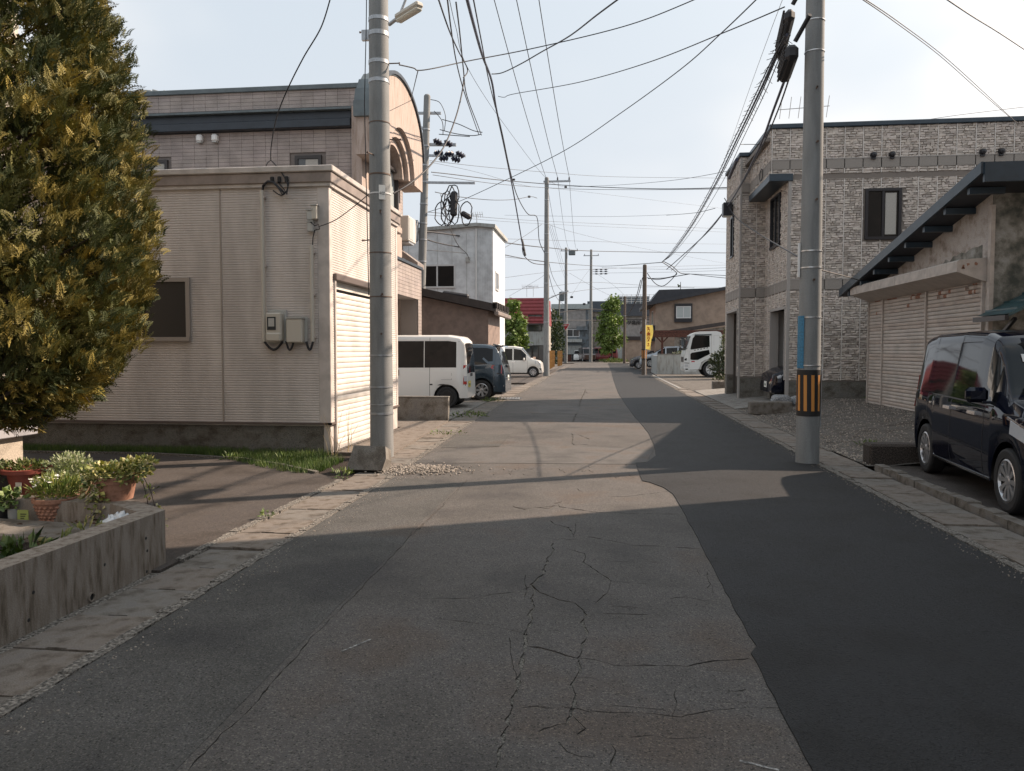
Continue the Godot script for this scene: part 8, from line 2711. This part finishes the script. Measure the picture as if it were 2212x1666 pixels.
	for q in [[[[928, 347, 28], [1040, 360, 32], [1180, 372, 38], [1330, 382, 44], [1600, 385, 50]], 0.008], [[[928, 350, 28], [1030, 372, 34], [1140, 402, 42], [1240, 412, 50], [1600, 455, 70]], 0.006], [[[932, 372, 28], [970, 376, 30], [1090, 390, 34], [1250, 402, 36], [1420, 408, 33], [1585, 405, 28]], 0.016], [[[935, 378, 28], [1080, 398, 34], [1230, 408, 38], [1400, 410, 36], [1585, 408, 28]], 0.01], [[[1228, 404, 46], [1330, 400, 40], [1450, 390, 33], [1560, 372, 27], [1640, 352, 22.5]], 0.008], [[[940, 415, 28], [990, 425, 32], [1060, 432, 37], [1110, 431, 41], [1145, 425, 44], [1160, 428, 45]], 0.014], [[[952, 420, 28], [960, 455, 27.5], [975, 500, 27], [990, 530, 27.2], [1008, 548, 28], [1014, 562, 31.8]], 0.012], [[[920, 458, 28], [1180, 478, 60], [1600, 496, 80]], 0.01], [[[920, 464, 28], [1180, 484, 60], [1600, 503, 80]], 0.008], [[[915, 500, 28], [960, 505, 30], [1060, 520, 38], [1180, 535, 60], [1300, 543, 80], [1600, 547, 90]], 0.03], [[[915, 515, 28], [960, 528, 30], [1060, 545, 38], [1180, 566, 60], [1300, 575, 80], [1430, 567, 47]], 0.022], [[[915, 540, 28], [980, 545, 30], [1090, 555, 40], [1180, 565, 46]], 0.01], [[[1090, 535, 41], [1130, 512, 43], [1170, 485, 45.5]], 0.01], [[[1185, 485, 46], [1250, 505, 60], [1380, 535, 80], [1600, 575, 100]], 0.008], [[[1090, 516, 60], [1400, 525, 90], [1600, 528, 110]], 0.012], [[[1090, 600, 60], [1220, 585, 70], [1400, 577, 80], [1600, 572, 90]], 0.012], [[[1090, 627, 60], [1180, 620, 70], [1280, 610, 92], [1420, 618, 100], [1600, 622, 110]], 0.016], [[[1190, 640, 80], [1280, 625, 92], [1400, 620, 92], [1500, 622, 92]], 0.018], [[[1190, 678, 90], [1270, 668, 95], [1330, 672, 98]], 0.03], [[[1090, 690, 60], [1200, 692, 85], [1330, 692, 100]], 0.03], [[[1185, 590, 46], [1196, 630, 55], [1208, 650, 70], [1222, 660, 90]], 0.016], [[[1185, 565, 46], [1195, 600, 55], [1210, 625, 70], [1222, 632, 90]], 0.014], [[[1230, 590, 92], [1300, 630, 95], [1360, 655, 100]], 0.012], [[[1280, 585, 100], [1330, 620, 100], [1360, 650, 104]], 0.01], [[[1490, 592, 48], [1540, 594, 46], [1600, 597, 44]], 0.016], [[[1490, 592, 48], [1540, 598, 46], [1600, 604, 44]], 0.016], [[[1300, 578, 101], [1450, 582, 90], [1600, 577, 80]], 0.014], [[[1300, 590, 101], [1450, 588, 90], [1600, 583, 80]], 0.014], [[[1100, 640, 62], [1160, 605, 58], [1178, 592, 46]], 0.008], [[[1230, 645, 92], [1260, 600, 96], [1276, 580, 101]], 0.01], [[[1440, 465, 40], [1500, 460, 33], [1545, 450, 28]], 0.01], [[[1090, 465, 45], [1300, 468, 42], [1450, 464, 38]], 0.006]]:
		wire(cross, q[0], q[1])
	for q in [[[1185, 487, 46], [1200, 540, 60], [1212, 580, 80], [1220, 600, 92]], [[1188, 487, 46], [1204, 540, 60], [1216, 580, 80], [1222, 598, 92]], [[1192, 487, 46], [1208, 540, 60], [1220, 578, 80], [1226, 596, 92]]]:
		wire("thin wire slanting from the arm pole towards the stop sign pole", q, 0.008, null, "thin slanting wires")
	var small := MB.new()
	for q in [[1222, 404, 45], [1143, 425, 44], [988, 330, 28], [1110, 388, 33], [1235, 642, 93], [1262, 657, 95]]:
		small.box(P(q[0], q[1], q[2]), Vector3(0.14, 0.1, 0.1) * (q[2] / 40.0), 0.02)
	tag(piece(self, "wire_marker", small, mats.cable), "small dark markers clipped to the crossing wires", "marker")
	wire("service wire from the black wall lamp down to the striped pole", [[1565, 428, 24.8], [1590, 470, 24], [1640, 505, 19], [1690, 535, 14], [1735, 560, 10.9]], 0.012, null, "")
	wire("service wire from the striped pole to the old shed's eave", [[1757, 578, 10.7], [1790, 588, 13], [1830, 598, 16], [1858, 606, 18.3]], 0.01, null, "")
	wire("service wire to the overhanging corner of the stone-clad building", [[1600, 312, 20.5], [1630, 312, 21], [1655, 313, 21.5], [1668, 314, 21.6]], 0.008, null, "")
	wire("long service wire falling to the stone-clad roof", [[1858, -5, 9], [1930, 45, 12], [2030, 120, 15.5], [2120, 200, 18.5], [2180, 252, 20.8]], 0.006, null, "")
	wire("second service wire beside the long one to the roof", [[1864, -5, 9], [1938, 45, 12], [2040, 122, 15.5], [2135, 208, 18.5], [2212, 280, 21.5]], 0.006, null, "")
	wire("dark service wire above the old shed leaving the picture", [[2040, -5, 9], [2100, 35, 10.5], [2160, 72, 12], [2240, 125, 14]], 0.007, null, "")
	wire("thin wire along the stone-clad roof edge", [[1980, 262, 21], [2060, 250, 21.5], [2140, 240, 22], [2240, 228, 22.5]], 0.006, null, "")

# ---------------------------------------------------------------- small things
func small_things() -> void:
	var b := thing("kerb_block", "dark concrete block standing at the end of the kerb behind the van", "block", G(1930, 1004) * Vector3(1, 0, 1) + Vector3(-0.02, 0, 0))
	bx(b, "block", Vector3(-0.28, -0.05, -0.3), Vector3(0.75, 0.27, 0.0), mk("block_dark", Color(0.12, 0.095, 0.08), 0.95, {"t": "rock", "s": V3(3.0), "b": "rock", "bs": 1.0}), 0.03)
	var k := MB.new()
	var z := -10.3
	while z < 3.5:
		k.span(Vector3(3.5 + rnd(-0.012, 0.012), -0.05, z), Vector3(3.62 + rnd(-0.02, 0.02), 0.06 + rnd(-0.012, 0.008), z + 0.245))
		z += 0.25
	setting("kerb", k, mats.concrete_old)
	var an := thing("tv_aerial", "television aerial on a mast behind the stone-clad building's roof", "aerial", Vector3(P(1738, 205, 24).x, 7.2, -24.0))
	aerial(an, 1.6)
	var dish := thing("tv_aerial", "low aerial standing on the white steel-clad building", "aerial", P(1030, 492, 34))
	aerial(dish, 0.6)
	for q in [[770, 1395, 0.5, "pale scrape mark on the old asphalt"], [1640, 1655, 0.35, "short pale scratch near the dark asphalt"]]:
		var m := MB.new()
		var c := G(q[0], q[1])
		m.box(Vector3.ZERO, Vector3(0.012, 0.002, q[2] * 0.4), 0.0, Basis(Vector3.UP, -0.5 if q[0] < 1000 else 1.2))
		var o := setting("road_scrape", m, mats.road_paint)
		o.position = c + Vector3(0, 0.002, 0)
